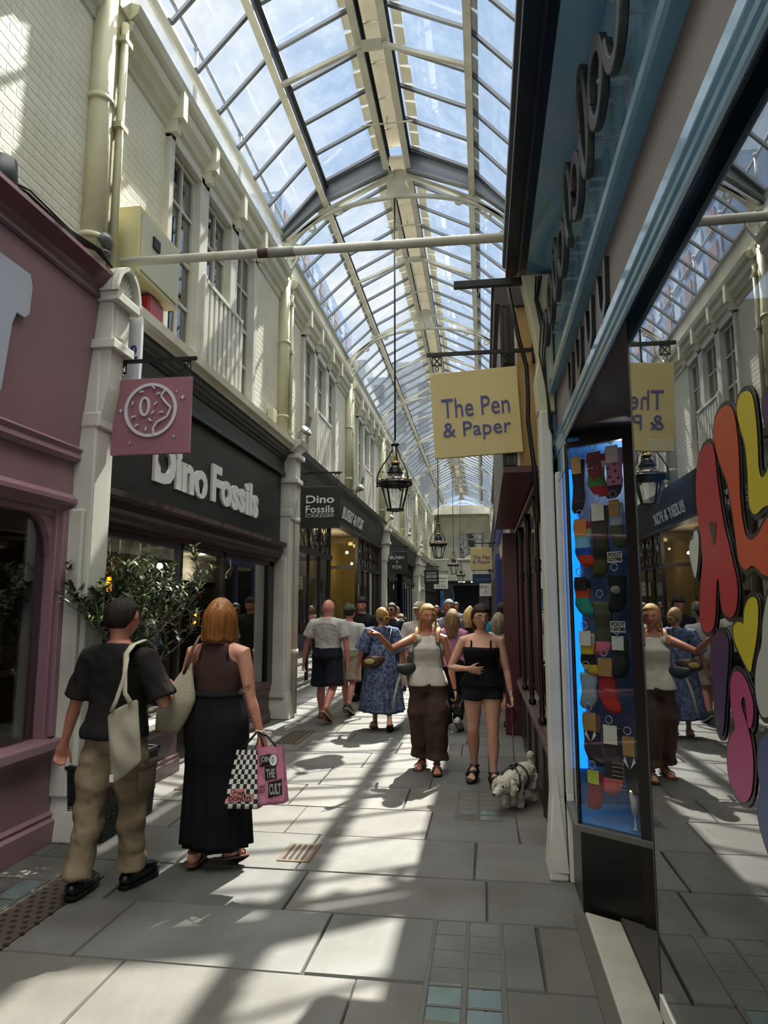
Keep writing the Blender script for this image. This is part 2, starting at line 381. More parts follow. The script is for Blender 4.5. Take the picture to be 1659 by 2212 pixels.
# ------------------------------------------------------------------ glazed roof
CX0 = -1.21
ceil_ = thing('ceiling', kind='structure', loc=(CX0, 20, 7.4))
PURL, RID, EAV = 1.15, .20, 1.85
def prof(near): return ((EAV, 7.50), (PURL, 8.28), (RID, 8.74)) if near else ((EAV, 7.45), (PURL, 8.08), (RID, 8.56))
Y0, YG, Y1 = -5.6, 9.9, 42.5
for near, ya, yb in ((True, Y0, YG), (False, YG, Y1)):
    pr = prof(near)
    for s in (-1, 1):
        g = MB(); th = .006
        for (a, az), (b, bz) in ((pr[0], pr[1]), (pr[1], pr[2])):
            g.hexa([(CX0+s*a, ya, az), (CX0+s*b, ya, bz), (CX0+s*b, yb, bz), (CX0+s*a, yb, az)], [(CX0+s*a, ya, az+th), (CX0+s*b, ya, bz+th), (CX0+s*b, yb, bz+th), (CX0+s*a, yb, az+th)])
        g.build('glass_pane', roofglass, ceil_)
        # purlins and ridge beams
        for off, zb, dp in ((PURL, 7.94, pr[1][1]-7.94-.02), (RID-.03, 8.40, pr[2][1]-8.40-.02)):
            m = MB(); x = CX0+s*off; m.box(x-.045, x+.045, ya, yb, zb, zb+.025); m.build('purlin', iron, ceil_)
            m = MB(); m.box(x-.012, x+.012, ya, yb, zb+.025, zb+dp); m.box(x-.05, x+.05, ya, yb, zb+dp-.03, zb+dp); m.build('purlin_web', darksteel, ceil_)
        # eaves plate
        m = MB(); x = CX0+s*EAV; m.box(x-.05, x+.05, ya, yb, pr[0][1]-.06, pr[0][1]-.005); m.build('eaves_plate', steel, ceil_)
    # glazing bars, one mesh per bay and slope
    y = ya+.1
    kbay = 0
    while y < yb-.05:
        ye = min(y+PIT, yb)
        for s in (-1, 1):
            m = MB(); yy = (math.ceil((y-9.78)/.6475))*.6475+9.78-.05
            while yy < ye-.02:
                for (a, az), (b, bz) in ((pr[0], pr[1]), (pr[1], pr[2])):
                    p = (CX0+s*a, yy, az-.028); q = (CX0+s*b, yy, bz-.028)
                    m.bar(p, q, .022, .05); m.bar((p[0], yy, p[2]-.026), (q[0], yy, q[2]-.026), .045, .008)
                yy += .6475
            m.build('glazing_bar', steel, ceil_)
        y += PIT
# ridge walkway boards and lead flashings above the glass
flash = mat('cream_ridge_board', 'DAD6C8', .7, bump=(60, .4, .004), var=('CBC6B5', 6, .6))
def translucent(m, f):
    t = m.node_tree; b = t.nodes['Principled BSDF']; o = t.nodes['Material Output']; tl = t.nodes.new('ShaderNodeBsdfTranslucent'); mx = t.nodes.new('ShaderNodeMixShader'); mx.inputs[0].default_value = f
    src = b.inputs['Base Color'].links[0].from_socket if b.inputs['Base Color'].links else None
    if src: t.links.new(src, tl.inputs[0])
    else: tl.inputs[0].default_value = b.inputs['Base Color'].default_value
    t.links.new(b.outputs[0], mx.inputs[1]); t.links.new(tl.outputs[0], mx.inputs[2]); t.links.new(mx.outputs[0], o.inputs[0])
translucent(flash, .28)
lead = mat('pale_flashing', 'B9BBB6', .6, bump=(30, .3, .004), var=('9EA19C', 6, .6))
for near, ya, yb in ((True, 3.0, YG), (False, YG, Y1)):
    pr = prof(near); zr = pr[2][1]; y = ya; m = MB(); l = MB()
    while y < yb-.1:
        ye = min(y+.6475, yb)
        m.box(CX0-.15, CX0+.15, y, ye-.035, zr+.10, zr+.14)
        m.tube([(CX0-.16, ye-.02, zr+.08), (CX0, ye-.02, zr+.13), (CX0+.16, ye-.02, zr+.08)], .016, 6)
        for s in (-1, 1):
            for i in range(2):
                yy = y+i*.32
                x0 = CX0+s*.24; x1 = CX0+s*(.37+.02*((int(yy*7)) % 2)); m.hexa([(x0, yy, zr+.02), (x1, yy, zr-.02), (x1, yy+.26, zr-.02), (x0, yy+.3, zr+.02)], [(x0, yy, zr+.05), (x1, yy, zr+.01), (x1, yy+.26, zr+.01), (x0, yy+.3, zr+.05)])
                zz = pr[1][1]; u0 = PURL+.03; u1 = PURL+.12; sl = (pr[1][1]-pr[0][1])/(EAV-PURL)
                l.hexa([(CX0+s*u0, yy, zz-.02), (CX0+s*u1, yy, zz-sl*.12+.012), (CX0+s*u1, yy+.27, zz-sl*.12+.012), (CX0+s*u0, yy+.3, zz-.02)], [(CX0+s*u0, yy, zz+.03), (CX0+s*u1, yy, zz-sl*.12+.032), (CX0+s*u1, yy+.27, zz-sl*.12+.032), (CX0+s*u0, yy+.3, zz+.03)])
        y += .6475
    m.build('ridge_board', flash, ceil_); l.build('flashing', lead, ceil_)
# deep grey beam where the near roof steps up
translucent(lead, .35)
gb = MB()
for s in (-1, 1):
    for (a, b) in (((EAV, 7.40, 7.56), (PURL, 7.98, 8.30)), ((PURL, 7.98, 8.30), (.14, 8.40, 8.76))):
        x0, l0, h0 = CX0+s*a[0], a[1], a[2]; x1, l1, h1 = CX0+s*b[0], b[1], b[2]
        gb.hexa([(x0, 9.86, l0), (x1, 9.86, l1), (x1, 9.90, l1), (x0, 9.90, l0)], [(x0, 9.86, h0), (x1, 9.86, h1), (x1, 9.90, h1), (x0, 9.90, h0)])
        for zo, hh in ((l0, l1), (h0-.03, h1-.03)):
            gb.hexa([(x0, 9.80, zo), (x1, 9.80, hh), (x1, 9.92, hh), (x0, 9.92, zo)], [(x0, 9.80, zo+.03), (x1, 9.80, hh+.03), (x1, 9.92, hh+.03), (x0, 9.92, zo+.03)])
gb.build('step_beam', steel, ceil_)
# iron trusses
def truss(y):
    t = MB()
    for s in (-1, 1):
        A = (CX0+s*EAV*1.0, y, 7.38); Bp = (CX0+s*PURL, y, 7.90); C = (CX0+s*.08, y, 8.42)
        t.bar(A, Bp, .07, .055); t.bar(Bp, C, .07, .055)
        pts = []; 
        for i in range(15):
            u = i/14; ang = u*R(82); pts.append((CX0+s*(1.86*math.sin(ang)/math.sin(R(82))), y, 6.75+(8.04-6.75)*math.cos(ang*90/82)**.62 if i < 14 else 6.75))
        for a, b in zip(pts[:-1], pts[1:]): t.bar(a, b, .07, .045)
        for cx, cz, r in ((PURL+.02, 7.83, .075), (PURL-.2, 7.88, .05), (PURL+.24, 7.62, .05), (EAV-.13, 7.22, .08)):
            ring = [(CX0+s*cx+r*math.cos(i*math.pi/6), y, cz+r*math.sin(i*math.pi/6)) for i in range(13)]
            t.tube(ring, .022, 6)
        t.box(min(CX0+s*1.30, CX0+s*1.02), max(CX0+s*1.30, CX0+s*1.02), y-.02, y+.02, 7.86, 7.93)
        pl = [(EAV, 7.42), (EAV-.28, 7.30), (EAV-.22, 7.1), (EAV, 6.72)]
        for a, b in zip(pl[:-1], pl[1:]): t.bar((CX0+s*a[0], y, a[1]), (CX0+s*b[0], y, b[1]), .05, .03)
    web = [(-.17, 8.42), (-.1, 8.30), (-.13, 8.2), (-.2, 8.12), (-.2, 8.05), (.2, 8.05), (.2, 8.12), (.13, 8.2), (.1, 8.30), (.17, 8.42), (.06, 8.5), (-.06, 8.5)]
    t.prism(web, lambda u, v, w: (CX0+u, y-.02+w, v), .04)
    for s in (-1, 1): t.box(CX0+s*.12-.05, CX0+s*.12+.05, y-.05, y+.05, 8.36, 8.46)
    return t
for k in range(0, 8):
    y = 9.97+PIT*(k-1); truss(y).build('truss', iron, ceil_)
    t = MB(); ym = y+PIT/2
    for s in (-1, 1): t.bar((CX0+s*(PURL-.02), ym, 7.96), (CX0+s*.1, ym, 8.38), .05, .05)
    t.box(CX0-.12, CX0+.12, ym-.06, ym+.06, 8.34, 8.40)
    t.build('strut', iron, ceil_)
    t = MB(); ym = y+PIT/4*3
    for q in (ym, y+PIT/4):
        t.tube([(CX0-.36, q, 8.32), (CX0+.36, q, 8.32)], .012, 6); t.tube([(CX0, q, 8.30), (CX0, q, 8.42)], .012, 6)
    t.build('tie_rod', iron, ceil_)
c = MB(); c.smooth = True
c.tube([(CX0-.02, 12.3, 8.12), (CX0, 16, 7.98), (CX0+.01, 20.3, 8.05)], .012, 6); c.build('lamp_cable', iron, ceil_)
# handrail on the flat roof outside
rl = MB(); rl.smooth = True
rl.tube([(-4.2, y, 10.12+(.03 if i % 2 else 0)-(.1 if y > 11 else 0)) for i, y in enumerate((2, 5, 8, 9, 10.9, 12.8, 15, 20))], .03, 8)
for i in range(9): y = 3.13+1.94*i; rl.tube([(-4.2, y, 9.2), (-4.2, y, 10.1)], .03, 8); rl.ell((-4.2, y, 10.11), (.05, .05, .05), 8, 6)
rl.build('handrail', mat('weathered_galvanised_rail', '7F868E', .6, metal=.4), label='grey handrail on the roof outside, seen through the glass at left', cat='railing')
bw_ = thing('wall_back', kind='structure', loc=(-1.2, -6, 0)); m = MB(); m.box(-3.5, .9, -6.3, -6.0, 3.2, 9); m.box(-3.5, -2.9, -6.3, -6, 0, 3.2); m.box(.5, .9, -6.3, -6, 0, 3.2); m.build('brickwork', cream, bw_)  # unseen wall behind the camera, added to cut light entering from the rear
# ------------------------------------------------------------------ far end of the arcade
end = thing('wall_end', kind='structure', loc=(-1.2, 44, 0))
m = MB(); YE = 44.0
m.box(-3.3, -1.5, YE, YE+.3, 3.55, 7.9); m.box(.06, .9, YE, YE+.3, 3.55, 7.9); m.box(-1.5, .06, YE, YE+.3, 6.3, 7.9); m.box(-1.5, .06, YE, YE+.3, 3.55, 4.5)
m.box(-4.6, -3.0, YE-1.8, YE+.3, 3.4, 4.0)
m.build('brickwork', cream, end)
m = MB(); m.box(-3.05, .63, YE-1.3, YE+.3, 7.35, 7.45); m.box(-3.05, .63, YE-1.3, YE-1.2, 7.45, 7.9)
m.build('soffit', cream, end)
m = MB(); m.box(-3.3, 1, YE-.1, YE+.3, 3.25, 3.6); m.build('lintel', cream, end)
wn[0] += 1; w = thing('window_%d' % wn[0], kind='structure', loc=(-.7, YE, 4.5)); m = MB()
for x in (-1.5, -1.15, -1.02, -.42-.0, -.10, .02): m.box(x, x+.06, YE-.08, YE, 4.5, 6.3)
for z in (4.5, 4.85, 5.3, 5.85, 6.24): m.box(-1.5, .06, YE-.08, YE, z, z+.06)
m.build('frame', white, w); m = MB(); m.box(-1.5, .06, YE+.02, YE+.03, 4.5, 6.3); m.build('pane', winglass, w)
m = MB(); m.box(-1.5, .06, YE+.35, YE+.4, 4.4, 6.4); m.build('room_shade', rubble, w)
# passage beyond
ps = thing('wall_passage', kind='structure', loc=(-1.2, 50, 0)); m = MB()
m.box(-3.4, -3.2, YE, 54, 0, 3.3); m.box(.8, 1.0, YE, 54, 0, 3.3); m.box(-3.4, 1, YE+.3, 54, 3.25, 3.4); m.build('side_wall', mat('tan_plaster', '9A8F78', .8), ps)
m = MB(); m.box(-3.4, 1, 54, 54.2, 0, 3.4); m.build('end_shop', mat('dim_shopfront', '3B3D40', .5), ps)
m = MB(); m.box(-.35, .4, 53.8, 54, 0.2, 2.9); m.build('white_tiled_panel', brickmat('white_tiles', 'C9C9C2', 'B5B5AE', .6), ps)
for i in range(3):
    m = MB(); m.box(-1.6+i*.8, -1.2+i*.8, YE+1.2, YE+1.6, 3.19, 3.24); m.build('ceiling_light', mat('lamp_panel', 'FFF2D8', .5, emit=('FFF0D0', 3)), ps)
# ------------------------------------------------------------------ buildings seen through the roof
tw = thing('tower_block', 'blue grey modern tower block with rows of windows, rising beyond the roof glass at left', 'building', (-12, 32, 0))
m = MB(); m.box(-20, -7.8, 25, 40, 0, 18.4); m.build('tower_wall', mat('blue_grey_cladding', '7D93AE', .5, var=('6F86A4', .3, .4)), tw)
for i in range(9):
    m = MB(); y = 25.4+i*1.6
    for j in range(7): m.box(-7.83, -7.76, y, y+.9, 9.0+j*1.32, 9.9+j*1.32)
    m.build('window_column', mat('tower_window_%d' % (i % 2), 'B9C6D4' if i % 2 else '9A7A74', .2), tw)
m = MB(); m.box(-9.5, -7.0, 40, 46, 0, 15.8); m.build('annex', mat('pale_stone_annex', '9DA7AE', .7), tw)
ob = thing('old_stone_building', 'grey stone building with a stepped roofline beyond the roof glass, middle distance', 'building', (-6, 52, 0))
m = MB(); m.box(-12, -3.0, 50, 60, 0, 19); m.box(-11, -8.6, 49.8, 59, 19, 20.4); m.box(-7, -4, 50.2, 59, 19, 20.2); m.build('stone_wall', mat('grey_stone', '8B9298', .8, var=('767C82', .8, .5)), ob)
m = MB()
for i in range(5):
    for j in range(4): m.box(-11.4+i*1.7, -10.6+i*1.7, 49.95, 50.02, 10+j*2.3, 11.5+j*2.3)
m.build('window_row', mat('far_window', '4E565E', .2), ob)
# white pole and lantern hangers
def pole(y, x0, z0, x1, z1, lab, g=None):
    t = thing('cross_pole', lab, 'pole', ((x0+x1)/2, y, z0)); m = MB(); m.smooth = True
    m.tube([(x0, y, z0), (x1, y, z1)], .036, 14); m.build('tube', iron, t)
    m = MB(); m.smooth = True; a = Vector((x0, y, z0)); b = Vector((x1, y, z1)); m.tube([a.lerp(b, .36), a.lerp(b, .42)], .041, 14); m.build('sleeve', mat('grey_sleeve', '8F8F88', .5), t)
    m = MB(); m.smooth = True; m.tube([a.lerp(b, .335), a.lerp(b, .36)], .038, 14); m.build('rust_collar', mat('rust', '4A352A', .9), t)
pole(4.98, -2.92, 4.455, .60, 4.42, 'long white painted pole spanning the arcade overhead in front of the first truss')
pole(41.0, -3.1, 4.4, .5, 4.4, 'thin white pole spanning the far end of the arcade below the window')
def light_fitting(): pass
# ------------------------------------------------------------------ shops on the left
pink = mat('dusty_pink_paint', '94707A', .38, bump=(160, .18, .002), var=('886670', 1.5, .6), spec=.5)
pinkdark = mat('plum_moulding_paint', '6E4850', .32, var=('5F3D46', 3, .5))
burg = mat('burgundy_paint', '4A2A2E', .35, bump=(40, .2, .003), var=('3C2125', 3, .6))
oxblood = mat('oxblood_paint', '5A2020', .35, bump=(30, .2, .003), var=('471A1A', 3, .6), dirt=('8B6A5C', 14, .22))
brownm = mat('dark_brown_moulding', '33211F', .35, bump=(20, .3, .004), var=('281A18', 3, .6), dirt=('9A958C', 9, .2))
ink = mat('black_fascia_paint', '1B1C1F', .42, bump=(120, .15, .002), var=('151618', 1.2, .6), dirt=('3C3D40', 18, .2))
charcoal = mat('charcoal_fascia_paint', '2A2B2F', .45, bump=(60, .1, .002), var=('2C2D31', 1.5, .6))
letterw = mat('white_sign_letter', 'DEDEDA', .4)
shopglass = glass('shop_glass', (.72, .74, .73), 1.6, 1.5)
mirrorglass = glass('shop_glass_dark', (.62, .63, .64), 1.7, 1.55)
paleplaster = mat('pale_shop_wall', 'A79F8A', .8, var=('8F8876', 1, .5))
yellowplaster = mat('warm_yellow_shop_wall', 'B59D58', .8, var=('A08B50', 1, .5))
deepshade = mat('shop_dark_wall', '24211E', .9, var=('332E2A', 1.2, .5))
# party walls and interiors (structure)
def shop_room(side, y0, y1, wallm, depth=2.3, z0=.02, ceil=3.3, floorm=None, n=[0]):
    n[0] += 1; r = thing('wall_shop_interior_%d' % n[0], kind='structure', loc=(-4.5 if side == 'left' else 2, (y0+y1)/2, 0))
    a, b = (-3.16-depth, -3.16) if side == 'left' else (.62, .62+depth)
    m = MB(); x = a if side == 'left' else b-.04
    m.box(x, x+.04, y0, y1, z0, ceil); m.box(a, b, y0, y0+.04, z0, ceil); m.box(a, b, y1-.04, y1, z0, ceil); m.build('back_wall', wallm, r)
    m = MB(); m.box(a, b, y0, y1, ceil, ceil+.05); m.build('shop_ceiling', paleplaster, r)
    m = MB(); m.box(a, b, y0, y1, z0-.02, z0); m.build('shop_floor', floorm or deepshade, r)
def mould(prof, y0, y1, name, m, root): q = MB(); q.profile(prof, y0, y1); return q.build(name, m, root)
# --- pink doughnut shop, nearest left
s = thing('doughnut_shopfront', 'dusty pink shopfront with tilted fascia board and wide window, nearest on the left', 'shopfront', (-3.05, 2, 0))
ya, yb = -2.5, 4.85
mould([(-3.2, 2.78), (-3.02, 2.78), (-2.915, 4.02), (-3.2, 4.02)], ya, yb, 'fascia_board', pink, s)
mould([(-3.2, 4.02), (-2.90, 4.02), (-2.89, 4.06), (-2.86, 4.08), (-2.80, 4.17), (-2.80, 4.2), (-2.83, 4.22), (-3.2, 4.22)], ya, yb+.04, 'cornice', pinkdark, s)
mould([(-3.1, 3.99), (-2.905, 3.985), (-2.885, 4.0), (-2.89, 4.03), (-3.1, 4.03)], ya, yb+.01, 'moulding', pinkdark, s)
mould([(-3.2, 2.70), (-3.03, 2.70), (-2.99, 2.73), (-3.0, 2.77), (-2.98, 2.80), (-3.02, 2.83), (-3.2, 2.83)], ya, yb+.01, 'moulding', pink, s)
m = MB(); m.bar((-3.00, yb, 2.78), (-2.895, yb, 4.02), .03, .035, (1, 0, 0)); m.build('edge_bead', pink, s)
mould([(-3.2, 2.42), (-3.04, 2.42), (-3.045, 2.70), (-3.2, 2.70)], ya, 4.83, 'lower_board', pink, s)
mould([(-3.2, 2.33), (-3.06, 2.33), (-3.05, 2.36), (-3.0, 2.39), (-3.0, 2.42), (-3.04, 2.46), (-3.2, 2.46)], ya, 4.84, 'moulding', pink, s)
m = MB(); m.box(-3.02, -2.99, 4.80, 4.84, 2.42, 2.72); m.build('edge_bead', pink, s)
m = MB(); m.box(-3.2, -3.06, 4.56, 4.68, .62, 2.36); m.box(-3.10, -3.03, 4.60, 4.66, .72, 2.33); m.box(-3.2, -3.08, -2.5, 4.6, 2.28, 2.36)
m.prism([(4.56, 2.30), (4.56, 1.98), (4.53, 2.12), (4.46, 2.23), (4.36, 2.28), (4.30, 2.30)], lambda u, v, w: (-3.17+w, u, v), .08)
m.build('window_frame', pink, s, bevel=.006)
m = MB(); m.box(-3.2, -2.96, -2.5, 4.70, .64, .71); m.box(-3.2, -3.0, -2.5, 4.68, .60, .64); m.build('sill', pink, s, bevel=.01)
m = MB(); m.box(-3.2, -3.05, -2.5, 4.68, .14, .62); m.build('stall_riser', pink, s)
m = MB(); m.profile([(-3.2, 0), (-3.0, 0), (-3.0, .15), (-3.03, .17), (-3.02, .19), (-3.05, .21), (-3.2, .21)], -2.5, 4.69); m.build('plinth', pink, s)
m = MB(); m.box(-3.15, -3.14, -2.5, 4.57, .7, 2.3); m.build('pane', shopglass, s)
tf = lambda u, v, w: (-2.955-(.09)*(3.5-v)/1.0*.95+.008+w, u, v)
def rrect(a, b, c, d, r): return smoothpoly([(a+r, c), (b-r, c), (b, c+r), (b, d-r), (b-r, d), (a+r, d), (a, d-r), (a, c+r)], 3)
T = MB(); T.prism([(2.9, 3.52), (3.36, 3.52), (3.36, 2.98), (3.40, 2.93), (3.72, 2.93), (3.77, 2.98), (3.775, 3.42), (3.80, 3.50), (3.88, 3.50), (3.915, 3.54), (3.905, 3.72), (3.87, 3.79), (2.9, 3.79)], tf, .02)
T.build('fascia_letter', mat('pearl_letter', 'B9BCCB', .35), s)
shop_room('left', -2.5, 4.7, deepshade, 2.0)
# window dressing of the pink shop
d = thing('window_poster', 'pale blue poster with a red balloon shape hanging behind the pink shop window', 'poster', (-3.4, 3.6, .9)); m = MB(); m.box(-3.42, -3.40, 2.5, 4.17, .85, 2.28)
m.build('poster_sheet', mat('pale_blue_poster', '6F93AA', .5, var=('3A5366', 3.5, .25)), d)
m = MB(); m.ell((-3.39, 3.78, 1.72), (.004, .17, .22), 24, 12); m.build('round_shape', mat('poster_light_disc', '7FA0B8', .5), d)
m = MB(); m.ell((-3.385, 3.86, 1.88), (.004, .1, .09), 20, 10); m.build('red_shape', mat('poster_red', 'A12A32', .4), d)
m = MB()
for i in range(6): m.add([(-3.385, 3.84+.05*math.sin(i), 1.5-.11*i), (-3.385, 4.05+.05*math.sin(i*1.7), 1.53-.11*i), (-3.385, 4.05, 1.49-.11*i), (-3.385, 3.86, 1.45-.11*i)], [(0, 1, 2, 3)])
m.build('banner_stripe', mat('poster_white', 'A9B8C2', .5), d)
d = thing('menu_board', 'black menu board with faint chalk drawing behind the pink shop window', 'board', (-3.38, 4.3, .9)); m = MB(); m.box(-3.40, -3.38, 4.19, 4.50, .80, 2.1); m.build('board', mat('chalk_black', '15110F', .6), d)
t = text_mb('AST', .13, .003, lambda u, v, w: (-3.377+w, 4.22+u*.9, 1.95+v), .004); t.build('board_text', mat('faint_chalk', '3A3532', .7), d)
m = MB(); m.smooth = True
rr = random.Random(3)
for i in range(4): m.tube([(-3.375, 4.26+.05*math.sin(a*1.3+i)+.03*i, .95+.22*i+.03*a) for a in range(7)], .003, 4)
m.build('chalk_drawing', mat('chalk_line', '6E6A66', .8), d)
# --- pilasters between the shops
def pilaster_left(y, lab, fan=True, zt=3.55):
    t = thing('shop_pilaster', lab, 'pilaster', (-2.98, y, 0), group=None)
    m = MB(); m.box(-3.15, -2.88, y-.10, y+.15, 0.38, zt); m.box(-3.15, -2.86, y-.11, y+.16, 2.98, 3.10)
    m.hexa([(-3.15, y-.16, 0), (-2.83, y-.16, 0), (-2.83, y+.2, 0), (-3.15, y+.2, 0)], [(-3.15, y-.10, .40), (-2.88, y-.10, .40), (-2.88, y+.15, .40), (-3.15, y+.15, .40)])
    m.box(-3.15, -2.92, y-.145, y-.1, .3, 2.35)
    m.build('shaft', white, t, bevel=.015)
    m = MB(); m.prism([(-3.1, zt-.55), (-2.86, zt-.55), (-2.82, zt-.3), (-2.80, zt), (-3.1, zt)], lambda u, v, w: (u, y-.09+w, v), .22)
    m.box(-3.075, -2.76, y-.13, y+.18, zt, zt+.07); m.box(-3.075, -2.80, y-.1, y+.15, zt+.07, zt+.38); m.box(-3.075, -2.74, y-.14, y+.2, zt+.38, zt+.45)
    m.box(-2.80, -2.79, y-.06, y+.11, zt+.12, zt+.33)
    m.build('console', white, t, bevel=.01)
    if fan:
        m = MB(); yc = y+.03; zc = zt+.45; n = 16; r = .19
        o = [(yc+r*math.cos(math.pi*i/n), zc+r*1.35*math.sin(math.pi*i/n)) for i in range(n+1)]; ii = [(yc+r*.82*math.cos(math.pi*(n-i)/n), zc+r*1.35*.85*math.sin(math.pi*(n-i)/n)) for i in range(n+1)]
        m.prism(o+ii, lambda u, v, w: (-2.80+w, u, v), .06); m.prism(o, lambda u, v, w: (-3.1+w, u, v), .31)
        m.build('arched_hood', white, t)
        m = MB()
        for i in range(9): a = math.pi*(i+.5)/9; m.bar((-2.785, yc+.02*math.cos(a), zc+.02), (-2.785, yc+r*.7*math.cos(a), zc+r*.95*math.sin(a)), .016, .012, (1, 0, 0))
        m.build('fan_ribs', white, t)
    return t
pilaster_left(4.80, 'white pilaster with fan-topped console between the pink shop and the black fossil shop', zt=3.60)
pilaster_left(10.1, 'white peeling pilaster with flared cornice cap at the far end of the fossil shop', fan=False, zt=3.5)
for k, lab in ((3, 'white pilaster at the far end of the charcoal clothes shop'), (5, 'white pilaster beyond the second charcoal shopfront')): pilaster_left(P_(k)-.02, lab, fan=False, zt=3.5)
m = MB(); m.profile([(-3.2, 3.98), (-2.85, 3.98), (-2.80, 4.03), (-2.72, 4.08), (-2.70, 4.16), (-3.2, 4.2)], 9.92, 10.34); m.build('pilaster_cap', white, label='white moulded cap on the pilaster beside the hanging fossil sign', cat='moulding')
dp = thing('drainpipe', 'white drainpipe running down the peeling pilaster by the hanging fossil sign', 'pipe', (-2.86, 10.22, 0)); m = MB(); m.smooth = True
m.tube([(-2.84, 10.24, .05), (-2.84, 10.24, 3.5), (-2.9, 10.24, 3.8)], .045, 12); m.build('pipe', white, dp); m = MB()
for z in (.9, 2.9): m = MB(); m.smooth = True; m.tube([(-2.84, 10.24, z), (-2.84, 10.24, z+.09)], .055, 12); m.build('collar', white, dp)
m = MB(); m.add([(-2.874, 9.999, 1.05), (-2.873, 9.999, .72), (-2.94, 9.999, .70), (-3.0, 9.999, .86), (-2.99, 9.999, 1.0), (-2.94, 9.999, 1.06), (-2.93, 9.999, 1.14)], [(0, 1, 2, 3, 4, 5, 6)])
# --- fossil shop
s = thing('fossil_shopfront', 'black shopfront with raised white letters and dark red window base, second on the left', 'shopfront', (-3.05, 7.5, 0))
ya, yb = 4.95, 9.96
mould([(-3.2, 2.58), (-3.03, 2.58), (-3.03, 3.62), (-3.2, 3.62)], ya, yb+.02, 'sign_board', ink, s)
mould([(-3.2, 3.62), (-2.985, 3.62), (-2.985, 3.60), (-2.96, 3.60), (-2.965, 3.66), (-2.985, 3.69), (-2.985, 3.84), (-3.2, 3.84)], ya, yb+.03, 'upper_board', ink, s)
mould([(-3.2, 3.84), (-2.97, 3.84), (-2.96, 3.88), (-2.93, 3.89), (-2.93, 3.92), (-2.90, 3.94), (-2.90, 3.98), (-2.88, 4.0), (-3.2, 4.0)], ya, yb+.06, 'cornice', ink, s)
mould([(-3.2, 4.0), (-2.87, 4.0), (-2.86, 4.05), (-2.82, 4.07), (-2.81, 4.15), (-3.08, 4.18), (-3.2, 4.18)], ya, yb, 'cap_moulding', cream, s)
mould([(-3.2, 2.28), (-3.06, 2.28), (-3.05, 2.33), (-3.0, 2.35), (-3.0, 2.40), (-2.97, 2.43), (-2.96, 2.50), (-2.91, 2.52), (-2.91, 2.57), (-3.2, 2.59)], ya, yb, 'lower_moulding', brownm, s)
fdino = lambda u, v, w: (-3.026+w, u, v)
def fitword(tx, y0, y1, z0, z1, bold):
    mb = text_mb(tx, 1.0, .03, lambda u, v, w: (u, v, w), bold*2.2); us = [p[0] for p in mb.v]; vs = [p[1] for p in mb.v]; a, b, c, e = min(us), max(us), min(vs), max(vs)
    mb.v = [fdino(y0+(p[0]-a)/(b-a)*(y1-y0), z0+(p[1]-c)/(e-c)*(z1-z0), p[2]) for p in mb.v]; return mb
darkwood = mat('near_black_wood', '1D1715', .35)
t = fitword('Dino', 5.88, 7.12, 2.78, 3.215, .020); t.build('sign_letters', letterw, s)
t = fitword('Fossils', 7.25, 8.86, 2.80, 3.235, .018); t.build('sign_letters', letterw, s)
m = MB(); m.prism([(5.93, 3.0), (6.0, 2.94), (6.06, 2.98), (6.03, 3.03), (6.10, 3.07), (6.0, 3.09), (5.94, 3.05)], lambda u, v, w: (-2.99+w, u, v), .004)
for a in (-.5, 0, .5): m.bar((-2.994, 6.93, 2.84), (-2.994, 6.93+.09*a, 2.97), .03, .006, (1, 0, 0))
m.build('letter_emblem', ink, s)
m = MB()
for y0, y1 in ((4.95, 5.03), (6.74, 6.79), (7.93, 7.99), (9.73, 9.98)): m.box(-3.2 if y1 < 9.9 else -3.12, -3.10, y0, y1, .5, 2.30)
m.box(-3.2, -3.1, 4.95, 9.96, 2.22, 2.30); m.build('window_frame', darkwood, s, bevel=.004)
for y0, y1 in ((5.03, 6.74), (7.99, 9.73)):
    m = MB(); m.box(-3.145, -3.14, y0, y1, .55, 2.25); m.build('pane', shopglass, s)
    m = MB(); m.box(-3.2, -3.04, y0-.08, y1+.02, .49, .56); m.build('sill', white if y0 < 6 else burg, s, bevel=.01)
    m = MB(); m.box(-3.2, -3.09, y0-.08, y1+.05, .13, .49); m.box(-3.2, -3.06, y0-.08, y1+.05, .42, .49); m.box(-3.2, -3.05, y0-.08, y1+.05, 0, .13); m.box(-3.2, -3.065, y0-.08, y1+.05, .13, .17); m.build('stall_riser', burg, s, bevel=.006)
m = MB(); m.box(-3.7, -3.66, 6.8, 7.95, .05, 2.25); m.build('door_leaf', glass('door_glass', (.4, .4, .4), 1.6, 1.2), s)
m = MB()
for a, b in ((6.8, 6.88), (7.85, 7.95)): m.box(-3.72, -3.64, a, b, .05, 2.25)
m.box(-3.72, -3.64, 6.8, 7.95, 2.1, 2.25); m.box(-3.72, -3.64, 6.8, 7.95, .05, .3); m.build('door_frame', paleplaster, s)
for y0 in (6.79, 7.93):
    m = MB(); m.box(-3.7, -3.15, y0, y0+.006, .1, 2.25); m.build('pane', shopglass, s)
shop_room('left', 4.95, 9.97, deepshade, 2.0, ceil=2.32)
bh = MB(); bh.box(-4.0, -3.95, 5.0, 9.9, 1.98, 2.32); bh.build('bulkhead', paleplaster, label='pale bulkhead strip near the ceiling inside the fossil shop', cat='bulkhead')
